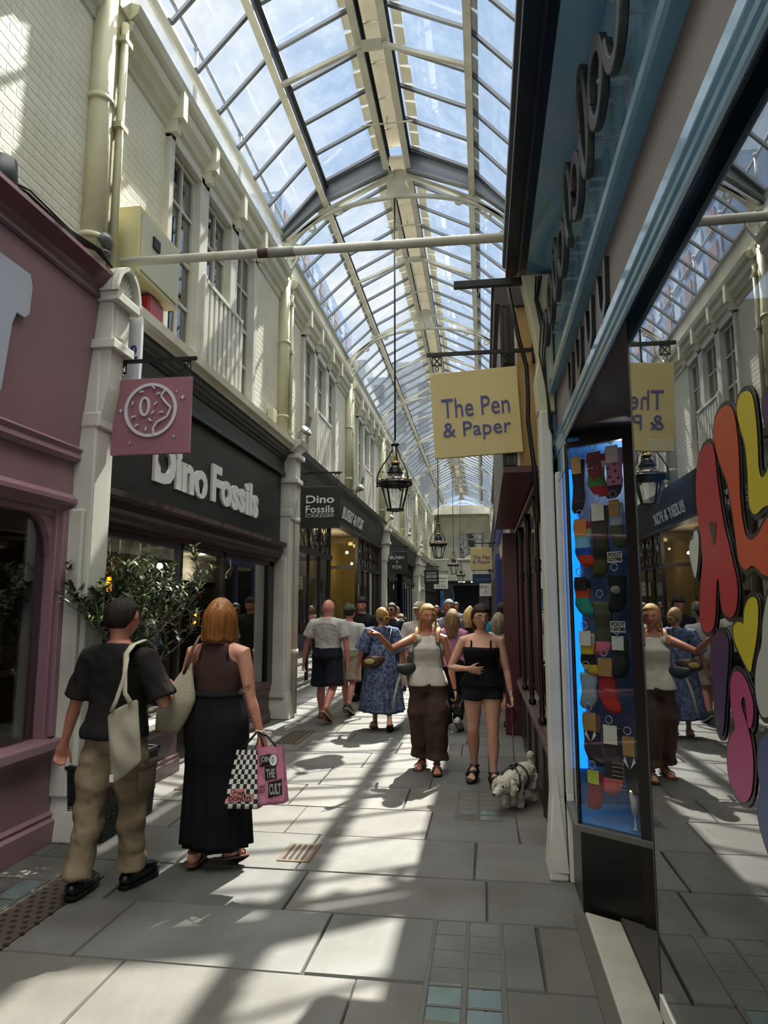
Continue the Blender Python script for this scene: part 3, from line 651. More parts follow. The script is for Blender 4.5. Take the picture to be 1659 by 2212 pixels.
# track spotlights and caged bulbs inside
sp0 = None
for i, (y, z) in enumerate(((5.25, 2.16), (5.62, 2.12), (6.0, 2.12), (6.38, 2.12), (8.35, 2.12), (8.6, 2.12), (8.85, 2.12))):
    if sp0 is None:
        sp0 = thing('track_spotlight', 'x', 'spotlight', (-3.36, y, z), group='track spotlights in the fossil shop window')
        m = MB(); m.smooth = True; m.tube([(0, 0, .30), (0, 0, .04)], .012, 8); m.tube([(.02, .03, .04), (0, -.01, -.03), (-.03, -.06, -.10)], [.02, .04, .052], 12); m.build('lamp_head', mat('white_plastic', 'D8D5C8', .4), sp0, world=False); o = sp0
    else: o = copytree(sp0); o.location = (-3.36, y, z)
    o['label'] = 'small white track spotlight inside the fossil shop window'
cb0 = None; filament = mat('glowing_filament', 'FF9A20', .4, emit=('FF7A10', 14))
for y, x, z, lab in ((5.72, -3.3, 1.83, 'glowing orange bulb in a wire cage hanging behind the potted shrub'), (7.60, -3.3, 1.50, 'glowing orange caged bulb beside the shop doorway')):
    t = thing('caged_bulb', lab, 'lamp', (x, y, z)); m = MB(); m.smooth = True
    m.tube([(0, 0, .06), (0, 0, .10)], .025, 10); m.tube([(0, 0, .10), (0, 0, .8)], .006, 6)
    for a in range(8): c, q = math.cos(a*math.pi/4), math.sin(a*math.pi/4); m.tube([(.02*c, .02*q, .09), (.055*c, .055*q, .03), (.055*c, .055*q, -.05), (.03*c, .03*q, -.10)], .003, 4)
    m.tube([(.055*math.cos(a*math.pi/6), .055*math.sin(a*math.pi/6), 0) for a in range(13)], .003, 4); m.tube([(.03*math.cos(a*math.pi/6), .03*math.sin(a*math.pi/6), -.10) for a in range(13)], .003, 4)
    m.build('cage', mat('brass_cage', '6B4A22', .4, metal=.8), t, world=False)
    m = MB(); m.smooth = True; m.tube([(0, 0, .06), (0, 0, .02), (0, 0, -.06)], [.015, .024, .02], 12, rnd=True); m.build('bulb', filament, t, world=False)
# fossils and plants displayed
t = thing('fossil_bone', 'large pale weathered bone standing in the fossil shop window', 'fossil', (-3.35, 6.2, .56)); m = MB(); m.smooth = True
m.tube([(-3.35, 6.15, .56), (-3.36, 6.12, .8), (-3.33, 6.18, 1.0), (-3.36, 6.2, 1.3)], [.14, .08, .10, .05], 14); m.ell((-3.33, 6.23, .95), (.08, .12, .1)); m.build('bone', mat('bone', '9C9C86', .8, bump=(14, .8, .02), var=('77785F', 6, .5)), t, sub=1)
for i, (y, z, c) in enumerate(((5.4, .62, '8F8D80'), (5.7, .6, '6C6B60'), (6.45, .6, 'B08A4A'), (6.58, .62, '8B8B7E'), (8.3, .64, '77705E'), (8.8, .62, '8A8272'))):
    m = MB(); m.smooth = True; m.ell((-3.3+.03*(i % 3), y, z), (.06, .07, .05), 10, 7)
    o = m.build('fossil_specimen', mat('specimen_%d' % i, c, .8, bump=(30, .8, .01)), label=('small %s fossil specimen on the shop window ledge' % ('grey', 'dark grey', 'ochre', 'pale grey', 'brown', 'tan')[i])+(' by the doorway' if i > 1 else ' behind the planter'), cat='fossil')
def lamp(name, x, y, z, e, c=(1, .82, .55), r=.035):
    d = bpy.data.lights.new(name, 'POINT'); d.energy = e; d.color = c; d.shadow_soft_size = r; o = bpy.data.objects.new(name, d); COL.objects.link(o); o.location = (x, y, z)
lamp('fossil_shop_light', -3.75, 6.0, 2.1, 9, (1, .9, .75)); lamp('fossil_shop_light', -3.75, 8.8, 2.1, 9, (1, .9, .75))
lamp('clothes_shop_light', -3.7, 15.3, 3.1, 45); lamp('clothes_shop_light', -4.2, 12.0, 3.0, 30); lamp('clothes_shop_light', -4.2, 18.6, 3.0, 30)
# --- charcoal clothes shop, bays 2 and 3
def lattice(m, y0, y1, z0, z1, n, x=-3.12):
    w = (y1-y0)/n
    for i in range(n):
        yc = y0+(i+.5)*w
        for sg in (-1, 1):
            pts = [(x, yc+sg*math.sin(t*math.pi/4)*w*.36, z0+(z1-z0)*t/8) for t in range(9)]; m.tube(pts, .010, 5)
def charcoal_shop(ya, yb, name, lab, recess, text=None):
    s = thing(name, lab, 'shopfront', (-3.05, (ya+yb)/2, 0))
    mould([(-3.2, 3.42), (-3.04, 3.42), (-2.95, 3.97), (-3.2, 3.97)], ya, yb, 'fascia_board', charcoal, s)
    mould([(-3.2, 3.97), (-2.94, 3.97), (-2.86, 4.05), (-2.84, 4.15), (-3.2, 4.17)], ya, yb, 'cornice', cream if text is None else charcoal, s)
    mould([(-3.2, 3.36), (-3.02, 3.36), (-2.98, 3.40), (-3.2, 3.45)], ya, yb, 'lower_moulding', charcoal, s)
    r0, r1 = recess
    for y0, y1 in ((ya+.05, r0), (r1, yb-.1)):
        m = MB(); n = max(2, round((y1-y0)/.85))
        for i in range(n+1): y = y0+(y1-y0)*i/n; m.box(-3.15, -3.10, y-.016, y+.016, .32, 3.4)
        m.box(-3.15, -3.05, y0, y1, 2.56, 2.66); m.box(-3.15, -3.07, y0, y1, .26, .34)
        m.build('window_frame', black, s)
        m = MB(); lattice(m, y0+.03, y1-.03, 2.66, 3.38, n*2); m.build('lattice', black, s)
        m = MB(); m.box(-3.135, -3.13, y0, y1, .33, 3.38); m.build('pane', shopglass, s)
        m = MB(); m.box(-3.2, -3.06, y0, y1, 0, .26); m.build('stall_riser', mat('navy_marble', '1C2230', .25, bump=(30, .4, .004), dirt=('7F7E78', 9, .3)), s)
        m = MB(); m.box(-3.14, -3.04, y0, y1, .26, .285); m.build('sill', mat('worn_steel_sill', '9A9A92', .3, metal=.6), s)
    for y in (r0, r1):
        m = MB(); m.box(-4.2, -3.15, y-.003, y+.003, .1, 3.4); m.build('return_pane', shopglass, s)
        m = MB(); m.box(-4.2, -3.12, y-.02, y+.02, 2.56, 2.64); m.box(-3.17, -3.09, y-.03, y+.03, 0, 3.4); m.build('return_frame', black, s)
    m = MB(); 
    for y in (ya+.02, yb-.06): m.box(-3.2, -3.02, y-.05, y+.07, 0, 3.42)
    m.build('jamb', charcoal, s)
    if text:
        t = text_mb(text[0], text[3], .02, lambda u, v, w: (-3.02+(v+.12)*.16+w, text[1]+u*text[2], 3.52+v), .002, 1.0); t.build('fascia_letters', letterw, s)
        m = MB(); m.box(-3.04, -2.99, text[1]-.3, text[1]+2.9, 3.46, 3.47); 
    return s
charcoal_shop(10.34, 20.42, 'clothes_shopfront', 'charcoal clothes shopfront with latticed transom windows and white lettering, third on the left', (13.75, 16.9), ('BUSBY & FOX', 14.35, 1.15, .36))
charcoal_shop(20.75, 31.0, 'second_charcoal_shopfront', 'second charcoal shopfront with a pale cornice, beyond the clothes shop', (24.6, 26.6))
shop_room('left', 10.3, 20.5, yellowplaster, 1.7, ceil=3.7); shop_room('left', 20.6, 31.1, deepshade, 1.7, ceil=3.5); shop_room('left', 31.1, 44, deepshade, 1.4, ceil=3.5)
def garment(name, lab, x, y, z, col, w=.2, h=.6, cat='garment', g=None):
    t = thing(name, lab, cat, (x, y, z), group=g); m = MB(); m.smooth = True; rings = []
    for i, (zz, a, b) in enumerate(((0, 1.0, .5), (.3, .92, .5), (.6, .85, .45), (.85, .95, .42), (.95, .7, .3), (1.0, .3, .22))):
        rings.append([(b*w*.6*math.cos(q*math.pi/8)*(1+.12*math.sin(q*2+i)), a*w*math.sin(q*math.pi/8), zz*h) for q in range(16)])
    m.loft(rings); m.build('cloth', mat('cloth_'+col, col, .9, bump=(20, .5, .01)), t, world=False)
    m = MB(); m.smooth = True
    for sg in (-1, 1): m.tube([(0, sg*w*.8, h*.88), (0, sg*w*1.1, h*.5), (.03, sg*w*1.15, h*.15)], [w*.28, w*.24, w*.2], 8, rnd=True)
    m.build('sleeves', mat('cloth_'+col, col, .9), t, world=False)
    m = MB(); m.smooth = True; m.tube([(0, 0, h), (0, 0, h+.08), (.02, .02, h+.1), (.02, .0, h+.13)], .006, 5); m.build('hanger', black, t, world=False)
for i, (y, x, z, c, l) in enumerate(((15.1, -3.7, 1.15, 'B9B49E', 'cream'), (15.8, -3.8, 1.2, 'A29E88', 'beige'), (16.5, -3.7, 1.15, '8E907E', 'sage'), (11.2, -3.45, 1.2, '6E3632', 'brick red'), (12.0, -3.5, 1.1, '5A2A26', 'dark red'), (12.9, -3.5, 1.2, '9F9A86', 'oatmeal'), (17.6, -3.5, 1.1, '8F8C7C', 'pale grey'), (18.6, -3.5, 1.1, 'A8A594', 'off white'))):
    garment('jacket', '%s jacket on a hanger inside the charcoal clothes shop' % l, x, y, z, c)
m = MB(); m.smooth = True; m.tube([(-3.75, 14.8, 1.92), (-3.75, 16.8, 1.92)], .015, 8); m.build('garment_rail', mat('brass_rail', '9C8B5A', .4, metal=.6), label='brass garment rail in the recessed entrance of the clothes shop', cat='rail')
dl0 = None
for i, (y, z) in enumerate(((14.6, 3.3), (15.3, 3.3), (11.0, 3.3))):
    m = MB(); m.smooth = True; m.tube([(-3.6, y, z), (-3.6, y, z+.08)], .06, 12)
    m.build('downlight', mat('warm_downlight', 'FFE9B0', .4, emit=('FFD890', 6)), label='round warm downlight in the clothes shop ceiling, %s' % ('first above the entrance', 'second above the entrance', 'over the first window')[i], cat='lamp')
# far left fronts
for y0, y1, c, nm, lab in ((31.35, 36.2, cream, 'white_shopfront', 'white painted shopfront with a shallow cornice far along the left side'), (36.4, 43.8, charcoal, 'far_dark_shopfront', 'dark shopfront at the far end of the left side')):
    s = thing(nm, lab, 'shopfront', (-3.05, (y0+y1)/2, 0))
    mould([(-3.2, 3.2), (-3.04, 3.2), (-2.95, 3.95), (-3.2, 3.95)], y0, y1, 'fascia_board', c, s); mould([(-3.2, 3.95), (-2.88, 3.95), (-2.8, 4.15), (-3.2, 4.17)], y0, y1, 'cornice', cream, s)
    m = MB(); n = 4
    for i in range(n+1): y = y0+(y1-y0)*i/n; m.box(-3.15, -3.05, y-.05, y+.05, 0, 3.2)
    m.box(-3.15, -3.05, y0, y1, 2.5, 2.6); m.box(-3.15, -3.04, y0, y1, 0, .4); m.build('window_frame', c, s)
    m = MB(); m.box(-3.13, -3.12, y0, y1, .4, 3.2); m.build('pane', shopglass, s)
m = MB(); m.box(-3.08, -3.0, 31.6, 33.2, 2.35, 3.1); m.build('advert_board', mat('white_board', 'C9C8BE', .5), label='white advertising panel on the white shopfront', cat='sign')
# ------------------------------------------------------------------ shops on the right
blue = mat('glossy_sky_blue_paint', '6E9CB4', .2, bump=(9, .25, .01), var=('6E9CB4', 1.2, .6), coat=.6)
navyblack = mat('blue_black_paint', '1A1C2A', .35, var=('141521', 2, .6), dirt=('5C606E', 30, .2))
greypanel = mat('grey_weathered_panel', '7E7975', .7, var=('6A6561', 1.2, .6))
greybrown = mat('grey_brown_soffit', '6B6362', .8)
marble = mat('worn_marble', 'A7A296', .45, bump=(20, .3, .004), var=('8E897E', 4, .5), dirt=('6B655A', 9, .3))
blackpanel = mat('black_panel', '070708', .3)
tan = mat('tan_fascia_paint', 'A88650', .5, bump=(50, .1, .002), var=('987844', 1.5, .5))
shopblue = mat('window_display_blue', '3E7FB4', .6)
s = thing('sock_shopfront', 'sky blue sock shopfront with black lettering brackets and big window, filling the right edge', 'shopfront', (.5, 2, 0))
YA, YB = -2.0, 4.72
mould([(.52, 3.14), (.505, 3.14), (.505, 3.93), (.52, 3.93)], YA, YB, 'fascia_board', blue, s)
mould([(.20, 3.96), (.20, 4.03), (.18, 4.05), (.18, 4.12), (.22, 4.16), (.6, 4.2), (.6, 4.0), (.36, 4.0), (.34, 3.95), (.29, 3.93), (.27, 3.97)], YA, YB, 'cornice', navyblack, s)
mould([(.34, 3.95), (.34, 3.99), (.54, 3.99), (.54, 3.92), (.50, 3.92)], YA, YB, 'soffit', blue, s)
mould([(.54, 3.04), (.462, 3.035), (.452, 3.05), (.465, 3.07), (.455, 3.10), (.475, 3.13), (.505, 3.155), (.54, 3.16)], YA, 4.80, 'frame_moulding', blue, s)
mould([(.58, 2.74), (.508, 2.74), (.508, 3.05), (.58, 3.05)], YA, 4.7, 'blind_panel', greypanel, s)
m = MB()
for i in range(4): m.prism([(2.6+.34*i, 2.98), (2.62+.34*i, 2.80), (2.70+.34*i, 2.74), (2.78+.34*i, 2.82), (2.80+.34*i, 2.98), (2.77+.34*i, 2.98), (2.74+.34*i, 2.83), (2.70+.34*i, 2.79), (2.66+.34*i, 2.84), (2.64+.34*i, 2.98)], lambda u, v, w: (.490+w, u, v), .022)
m.build('blind_bracket', blackpanel, s)
mould([(.531, 2.668), (.518, 2.635), (.512, 2.625), (.505, 2.612), (.497, 2.607), (.489, 2.612), (.486, 2.625), (.492, 2.637), (.484, 2.645), (.481, 2.658), (.488, 2.672), (.480, 2.682), (.482, 2.694), (.490, 2.70), (.490, 2.752), (.50, 2.76), (.52, 2.775), (.531, 2.775)], YA, 4.84, 'lower_cornice', blue, s)
m = MB(); m.box(.485, .52, 4.62, 4.80, 2.70, 3.95); m.build('end_trim', blue, s)
m = MB(); m.box(.5, 1.9, 2.44, 4.75, 2.665, 2.70); m.build('entrance_soffit', greybrown, s)
# swirling black letters standing off the fascia on pegs
m = MB(); pg = MB()
def loop(y, z, ry, rz, a0=0, a1=2*math.pi, w=.055, lean=.15):
    n = 20; ii = []; oo = []
    for i in range(n+1):
        a = a0+(a1-a0)*i/n; c, q = math.cos(a), math.sin(a)
        oo.append((y+(ry+w/2)*c+lean*rz*q, z+(rz+w/2)*q)); ii.append((y+(ry-w/2)*c+lean*rz*q, z+(rz-w/2)*q))
    m.prism(oo+ii[::-1], lambda u, v, k: (.425+k, u, v), .03)
    pg.tube([(.45, y+ry*.6, z+rz*.5), (.507, y+ry*.6, z+rz*.5)], .008, 6); pg.tube([(.45, y-ry*.6, z-rz*.5), (.507, y-ry*.6, z-rz*.5)], .008, 6)
for y, z, ry, rz, a0, a1 in ((4.35, 3.42, .08, .10, .4, 5.6), (4.02, 3.46, .11, .13, 0, 6.283), (3.72, 3.5, .09, .17, 1, 6.9), (3.42, 3.46, .12, .13, 0, 6.283), (3.12, 3.52, .10, .2, -1.2, 3.9), (2.86, 3.45, .11, .13, .3, 5.6), (2.6, 3.56, .09, .24, 0, 6.283), (2.3, 3.48, .13, .14, 0, 6.283), (2.0, 3.5, .13, .2, .8, 6.2), (1.7, 3.5, .1, .16, 0, 6.283)): loop(y, z, ry, rz, a0, a1)
m.build('raised_letters', mat('sparkly_black', '17181A', .5, bump=(200, .5, .003)), s, bevel=.006); pg.build('letter_peg', mat('clear_peg', 'A8B4BC', .3), s)
# big window with painted letters, plane x = .53
m = MB(); m.box(.530, .534, -1.5, 2.45, .42, 2.66); m.build('main_pane', mirrorglass, s)
m = MB(); m.box(.525, .56, -1.5, 2.45, .36, .42); m.build('bottom_rail', white, s)
m = MB(); m.box(.53, .60, -1.5, 2.45, 0, .36); m.build('stall_riser', blackpanel, s)
m = MB(); m.box(.56, 1.6, 2.44, 2.45, .1, 2.66); m.build('return_pane', shopglass, s)
m = MB(); m.box(.528, .536, 2.444, 2.452, .42, 2.66); m.build('pane_edge', mat('glass_edge', '20302C', .2), s)
def decal(name, pts, col, lab, hole=None):
    t = thing(name, lab, 'painted letter' if 'letter' in name else 'painted shape', (.526, pts[0][0], pts[0][1]), group='painted window letters')
    P = smoothpoly(pts, 3); m = MB(); m.prism(P, lambda u, v, w: (.5262-w, u, v), .0012)
    m.build('colour_fill', mat('window_paint_'+col, col, .35), t, tri=True)
    Q = offsetpoly(P, .011); m = MB(); m.prism(Q, lambda u, v, w: (.5285-w, u, v), .0012)
    m.build('black_outline', blackpanel, t, tri=True)
    if hole:
        m = MB(); m.prism(smoothpoly(hole, 3), lambda u, v, w: (.5248-w, u, v), .0008); m.build('heart_cutout', blackpanel, t, tri=True)
decal('painted_letter', [(1.647,2.006),(1.694,2.005),(1.737,1.978),(1.762,1.926),(1.764,1.863),(1.752,1.8),(1.748,1.738),(1.765,1.699),(1.788,1.649),(1.794,1.593),(1.774,1.573),(1.743,1.569),(1.711,1.575),(1.689,1.595),(1.672,1.638),(1.66,1.68),(1.648,1.692),(1.639,1.68),(1.639,1.647),(1.628,1.619),(1.599,1.608),(1.573,1.609),(1.549,1.622),(1.534,1.65),(1.533,1.685),(1.546,1.716),(1.563,1.758),(1.582,1.796),(1.594,1.835),(1.603,1.874),(1.61,1.918),(1.612,1.957),(1.621,1.988)], '8F1A23', 'red letter A painted on the sock shop window', hole=[(1.677,1.822),(1.658,1.824),(1.649,1.812),(1.633,1.819),(1.64,1.798),(1.657,1.769),(1.672,1.797)])
decal('painted_letter', [(1.523,2.059),(1.564,2.06),(1.599,2.046),(1.611,2.015),(1.604,1.979),(1.578,1.938),(1.549,1.897),(1.537,1.859),(1.526,1.817),(1.519,1.776),(1.512,1.732),(1.498,1.712),(1.474,1.704),(1.442,1.71),(1.417,1.701),(1.394,1.691),(1.361,1.686),(1.309,1.691),(1.277,1.726),(1.286,1.767),(1.341,1.793),(1.371,1.785),(1.399,1.768),(1.427,1.761),(1.449,1.762),(1.468,1.775),(1.479,1.811),(1.481,1.85),(1.477,1.893),(1.472,1.936),(1.472,1.98),(1.48,2.022),(1.496,2.046)], 'A03D16', 'orange letter L painted on the sock shop window beside the red A')
decal('painted_letter', [(1.409,2.055),(1.437,2.057),(1.46,2.044),(1.462,2.018),(1.448,1.983),(1.434,1.953),(1.43,1.918),(1.431,1.884),(1.435,1.851),(1.433,1.826),(1.418,1.81),(1.397,1.808),(1.37,1.815),(1.337,1.816),(1.276,1.822),(1.254,1.851),(1.274,1.881),(1.322,1.895),(1.338,1.879),(1.36,1.871),(1.373,1.878),(1.377,1.899),(1.374,1.931),(1.372,1.967),(1.374,2.001),(1.38,2.032),(1.394,2.048)], 'A79919', 'yellow letter L painted on the sock shop window, above the orange L')
decal('painted_shape', [(1.298,2.024),(1.321,2.022),(1.333,2.01),(1.335,1.99),(1.323,1.963),(1.312,1.948),(1.265,1.928),(1.241,1.967),(1.251,2.004)], '36164B', 'purple shape at the upper right edge of the sock shop window')
decal('painted_heart', [(1.791,1.817),(1.806,1.811),(1.813,1.795),(1.827,1.797),(1.848,1.783),(1.848,1.756),(1.832,1.723),(1.815,1.701),(1.797,1.721),(1.777,1.761),(1.77,1.796),(1.778,1.813)], 'A2A49B', 'small white heart painted left of the red A')
decal('painted_heart', [(1.454,1.648),(1.48,1.641),(1.502,1.62),(1.511,1.595),(1.532,1.598),(1.557,1.594),(1.572,1.58),(1.565,1.554),(1.539,1.53),(1.514,1.51),(1.493,1.5),(1.478,1.522),(1.456,1.555),(1.438,1.592),(1.43,1.625),(1.436,1.643)], 'A79C16', 'yellow heart painted below the red A')
decal('painted_letter', [(1.656,1.572),(1.695,1.564),(1.721,1.541),(1.732,1.492),(1.73,1.445),(1.729,1.398),(1.725,1.356),(1.707,1.34),(1.681,1.35),(1.656,1.408),(1.638,1.455),(1.62,1.502),(1.607,1.547),(1.62,1.567)], '2B133E', 'narrow dark purple letter I painted on the window below the red A')
decal('painted_letter', [(1.564,1.495),(1.597,1.484),(1.615,1.449),(1.613,1.405),(1.6,1.372),(1.629,1.354),(1.659,1.318),(1.665,1.272),(1.645,1.242),(1.604,1.227),(1.567,1.232),(1.534,1.257),(1.516,1.298),(1.511,1.335),(1.519,1.366),(1.536,1.396),(1.553,1.418),(1.554,1.435),(1.54,1.446),(1.53,1.44),(1.529,1.417),(1.526,1.389),(1.509,1.39),(1.498,1.406),(1.491,1.435),(1.506,1.462),(1.53,1.484)], '912A5E', 'pink letter S painted on the window below the yellow heart')
decal('painted_letter', [(1.366,1.659),(1.389,1.636),(1.411,1.597),(1.424,1.557),(1.45,1.528),(1.468,1.49),(1.47,1.454),(1.454,1.424),(1.43,1.421),(1.41,1.429),(1.349,1.455),(1.305,1.528),(1.305,1.618),(1.334,1.655)], '94968F', 'large white painted letter at the right edge of the window')
decal('painted_letter', [(1.417,1.392),(1.447,1.383),(1.475,1.358),(1.488,1.316),(1.481,1.282),(1.498,1.247),(1.503,1.214),(1.484,1.185),(1.459,1.167),(1.405,1.178),(1.352,1.272),(1.35,1.379)], '2A3A67', 'blue painted letter at the lower right edge of the window')
# column between the two right-hand shops
s2 = thing('stone_column', 'white painted column with a chipped flared foot beside the sock window', 'column', (.44, 4.62, 0))
m = MB(); m.box(.392, .47, 4.52, 4.72, .42, 2.92); m.hexa([(.36, 4.46, 0), (.475, 4.46, 0), (.475, 4.78, 0), (.36, 4.78, 0)], [(.392, 4.52, .47), (.47, 4.52, .47), (.47, 4.72, .47), (.392, 4.72, .47)])
m.add([(.357, 4.47, .05), (.475, 4.455, .05), (.42, 4.505, .62)], [(0, 1, 2)])
m.build('shaft', white, s2, bevel=.012)
m = MB(); m.box(.478, .54, 4.50, 4.60, .42, 2.5); m.hexa([(.478, 4.44, 0), (.56, 4.44, 0), (.56, 4.62, 0), (.478, 4.62, 0)], [(.478, 4.5, .5), (.54, 4.5, .5), (.54, 4.60, .5), (.478, 4.60, .5)]); m.build('side_post', white, s2, bevel=.01)
m = MB(); m.prism([(.50, 2.92), (.385, 2.92), (.37, 3.15), (.40, 3.3), (.36, 3.55), (.30, 3.9), (.50, 3.9)], lambda u, v, w: (u, 4.56+w, v), .16); m.box(.43, .60, 4.72, 5.25, 2.66, 4.1); m.build('console', cream2, s2, bevel=.01)
wire = MB(); wire.smooth = True
for i, (c0) in enumerate((0, .02, .035)): wire.tube([(.40+c0, 4.55, 3.88), (.385+c0*.5, 4.52, 3.7), (.42+c0, 4.53, 3.5), (.40+c0, 4.5, 3.3), (.45, 4.5, 3.0-.1*i), (.47, 4.5, 2.75)], .006, 6)
wire.build('trailing_wire', black, label='tangle of black wires hanging down the console above the chipped column', cat='wire')
# angled sock window: pane from A to B
A = Vector((.50, 4.06, 0)); Bq = Vector((.83, 3.82, 0)); U = (Bq-A).normalized(); N = Vector((-U.y, U.x, 0)); N = N if N.y > 0 else -N
def W_(u, d, z): p = A+U*u+N*d; return (p.x, p.y, z)
s3 = thing('sock_display_window', 'angled display window full of hanging socks on a black base', 'display window', (.6, 4.1, 0))
LW = (Bq-A).length
m = MB(); m.hexa([W_(0, 0, 0), W_(LW+.05, 0, 0), W_(LW+.05, .04, 0), W_(0, .04, 0)], [W_(0, 0, .42), W_(LW+.05, 0, .42), W_(LW+.05, .04, .42), W_(0, .04, .42)])
m.box(.5, .54, 4.06, 4.44, 0, .42); m.build('base_panel', blackpanel, s3)
m = MB(); m.hexa([W_(-.02, -.03, .42), W_(LW+.03, -.03, .42), W_(LW+.03, .06, .42), W_(-.02, .06, .42)], [W_(-.02, -.03, .455), W_(LW+.03, -.03, .455), W_(LW+.03, .06, .455), W_(-.02, .06, .455)])
m.box(.475, .52, 4.05, 4.50, .42, .455); m.build('sill', mat('grey_metal_sill', '6E6C69', .35, metal=.5), s3, bevel=.004)
m = MB(); m.hexa([W_(0, .002, .455), W_(LW-.06, .002, .455), W_(LW-.06, .006, .455), W_(0, .006, .455)], [W_(0, .002, 2.56), W_(LW-.06, .002, 2.56), W_(LW-.06, .006, 2.56), W_(0, .006, 2.56)]); m.build('angled_pane', glass('display_glass', (.9, .92, .93), 1.45, .8), s3)
m = MB(); m.box(.500, .504, 4.06, 4.47, .455, 2.5); m.build('side_pane', glass('display_side_glass', (.85, .88, .9), 1.5, 1.3), s3)
m = MB()
def post(u0, u1, d0, d1, z0, z1): m.hexa([W_(u0, d0, z0), W_(u1, d0, z0), W_(u1, d1, z0), W_(u0, d1, z0)], [W_(u0, d0, z1), W_(u1, d0, z1), W_(u1, d1, z1), W_(u0, d1, z1)])
post(LW-.06, LW+.05, -.02, .08, .0, 2.62); post(-.01, .006, -.012, .01, .455, 2.58); post(0, LW, -.01, .03, 2.55, 2.62)
m.build('frame', mat('black_brown_frame', '17110F', .35), s3, bevel=.004)
m = MB(); m.box(.495, .515, 4.06, 4.5, 2.44, 2.6); m.build('head_rail', blue, s3)
# display interior
m = MB(); m.add([(.505, 4.08, .456), W_(LW-.04, .02, .456), (1.15, 3.95, .456), (1.15, 4.48, .456), (.505, 4.48, .456)], [(0, 1, 2, 3, 4)]); m.build('display_floor', shopblue, s3)
m = MB(); m.box(.505, 1.15, 4.47, 4.49, .46, 2.6); m.box(1.13, 1.15, 3.85, 4.48, .46, 2.6); m.box(.505, 1.15, 4.0, 4.49, 2.58, 2.60); m.build('display_backing', shopblue, s3)
m = MB(); m.box(.60, .93, 4.30, 4.31, .8, 2.5); m.build('display_board', mat('pale_pegboard', '6C7FA0', .6, var=('42557A', 8, .3)), s3)
m = MB(); m.box(.508, .605, 4.445, 4.46, .66, 2.5); m.build('glowing_strip', mat('lit_blue_panel', '1E9CFF', .4, emit=('1493FF', 1.5)), s3)
m = MB()
for z in (1.16, .84, 1.9, 2.16): m.box(.75, 1.1, 4.02, 4.28, z, z+.006)
m.build('glass_shelf', glass('shelf_glass', (.8, .85, .85), 1.5, 1.0), s3)
# the socks: (u, ztop, zbottom, width, colours bottom->top, card, sticker)
SK = [(.045, 2.482, 2.167, .082, ['16151A', '1A181D', '201E24'], 'C79A55', 'black sock with a pale seventies pattern and brown card, top left'),
 (.153, 2.497, 2.252, .111, ['B01E26', '3E8A33', '3E8A33', 'D9DDE0', 'B01E26'], '7A3230', 'green, white and red sock with a red beast shape, top middle'),
 (.257, 2.52, 2.236, .102, ['1A1A1C', 'D98FA6', 'D98FA6', 'DDA0B4'], 'E6DCD8', 'pink cherry-patterned sock with black heel, top right'),
 (.057, 2.116, 1.855, .104, ['C23A22', '2446A0', '7FB8D8', '93C46A', 'A32428'], 'C97A38', 'rainbow toe socks, left column second down'),
 (.162, 2.197, 1.792, .105, ['4A4628', '1E1A12', '3A3620', '3C3A22', '3E3B24'], 'D8D2C2', 'long olive sock with a gold bow and pale label'),
 (.256, 2.209, 1.952, .084, ['3C4A2E', '42522F', '9FB0BE', 'A9BAC8'], 'A8804A', 'grey and olive sock with brown card, right column second down'),
 (.255, 1.80, 1.60, .10, ['101012', '141416', '121214'], None, 'black sock with a pale cat face, right column'),
 (.038, 1.782, 1.576, .099, ['2C8F7C', '2C8F7C', 'C24A28', '16140F'], '1A1612', 'teal sock with orange band, left column third down'),
 (.152, 1.656, 1.362, .11, ['E0708A', '4C4A36', '3C3B2C', '55523C'], None, 'long camouflage sock with pink toe'),
 (.06, 1.479, 1.25, .094, ['C9A83A', '1B1914', 'C9A83A', 'B8B4A8'], 'D8D0C4', 'tiger-striped sock in clear wrap'),
 (.055, 1.26, 1.064, .10, ['8C9AA2', '8C9AA2', '9AA7AE'], None, 'plain pale grey sock in clear wrap below the tiger socks'),
 (.162, 1.333, 1.051, .112, ['C2302C', 'B02628', 'A0252A', '7E6F5A'], 'A8804A', 'red and taupe sock with a white speech bubble'),
 (.252, 1.455, 1.245, .094, ['1D1B1B', '2A2725', '3A3532'], 'CFCBBF', 'dark sock on the foot-shaped shop card, right column'),
 (.062, 1.031, .761, .105, ['1B1A24', '1B1A24', '6F5A3A'], 'A8804A', 'navy sock with white collar points, lower left'),
 (.175, .974, .62, .11, ['D85A60', '17171A', '1C1B1E', '17171A', '17171A'], 'E3DCC8', 'long black sock with thin stripes and coral toe, lower middle'),
 (.286, .931, .651, .09, ['17161A', '17161A', '3A6A3A'], 'A8804A', 'green and black sock with a white collar, lower right'),
 (.07, .723, .528, .091, ['8E1830', '9A1A34', '8E1830'], 'C2D040', 'crimson sock with yellow print, bottom left')]
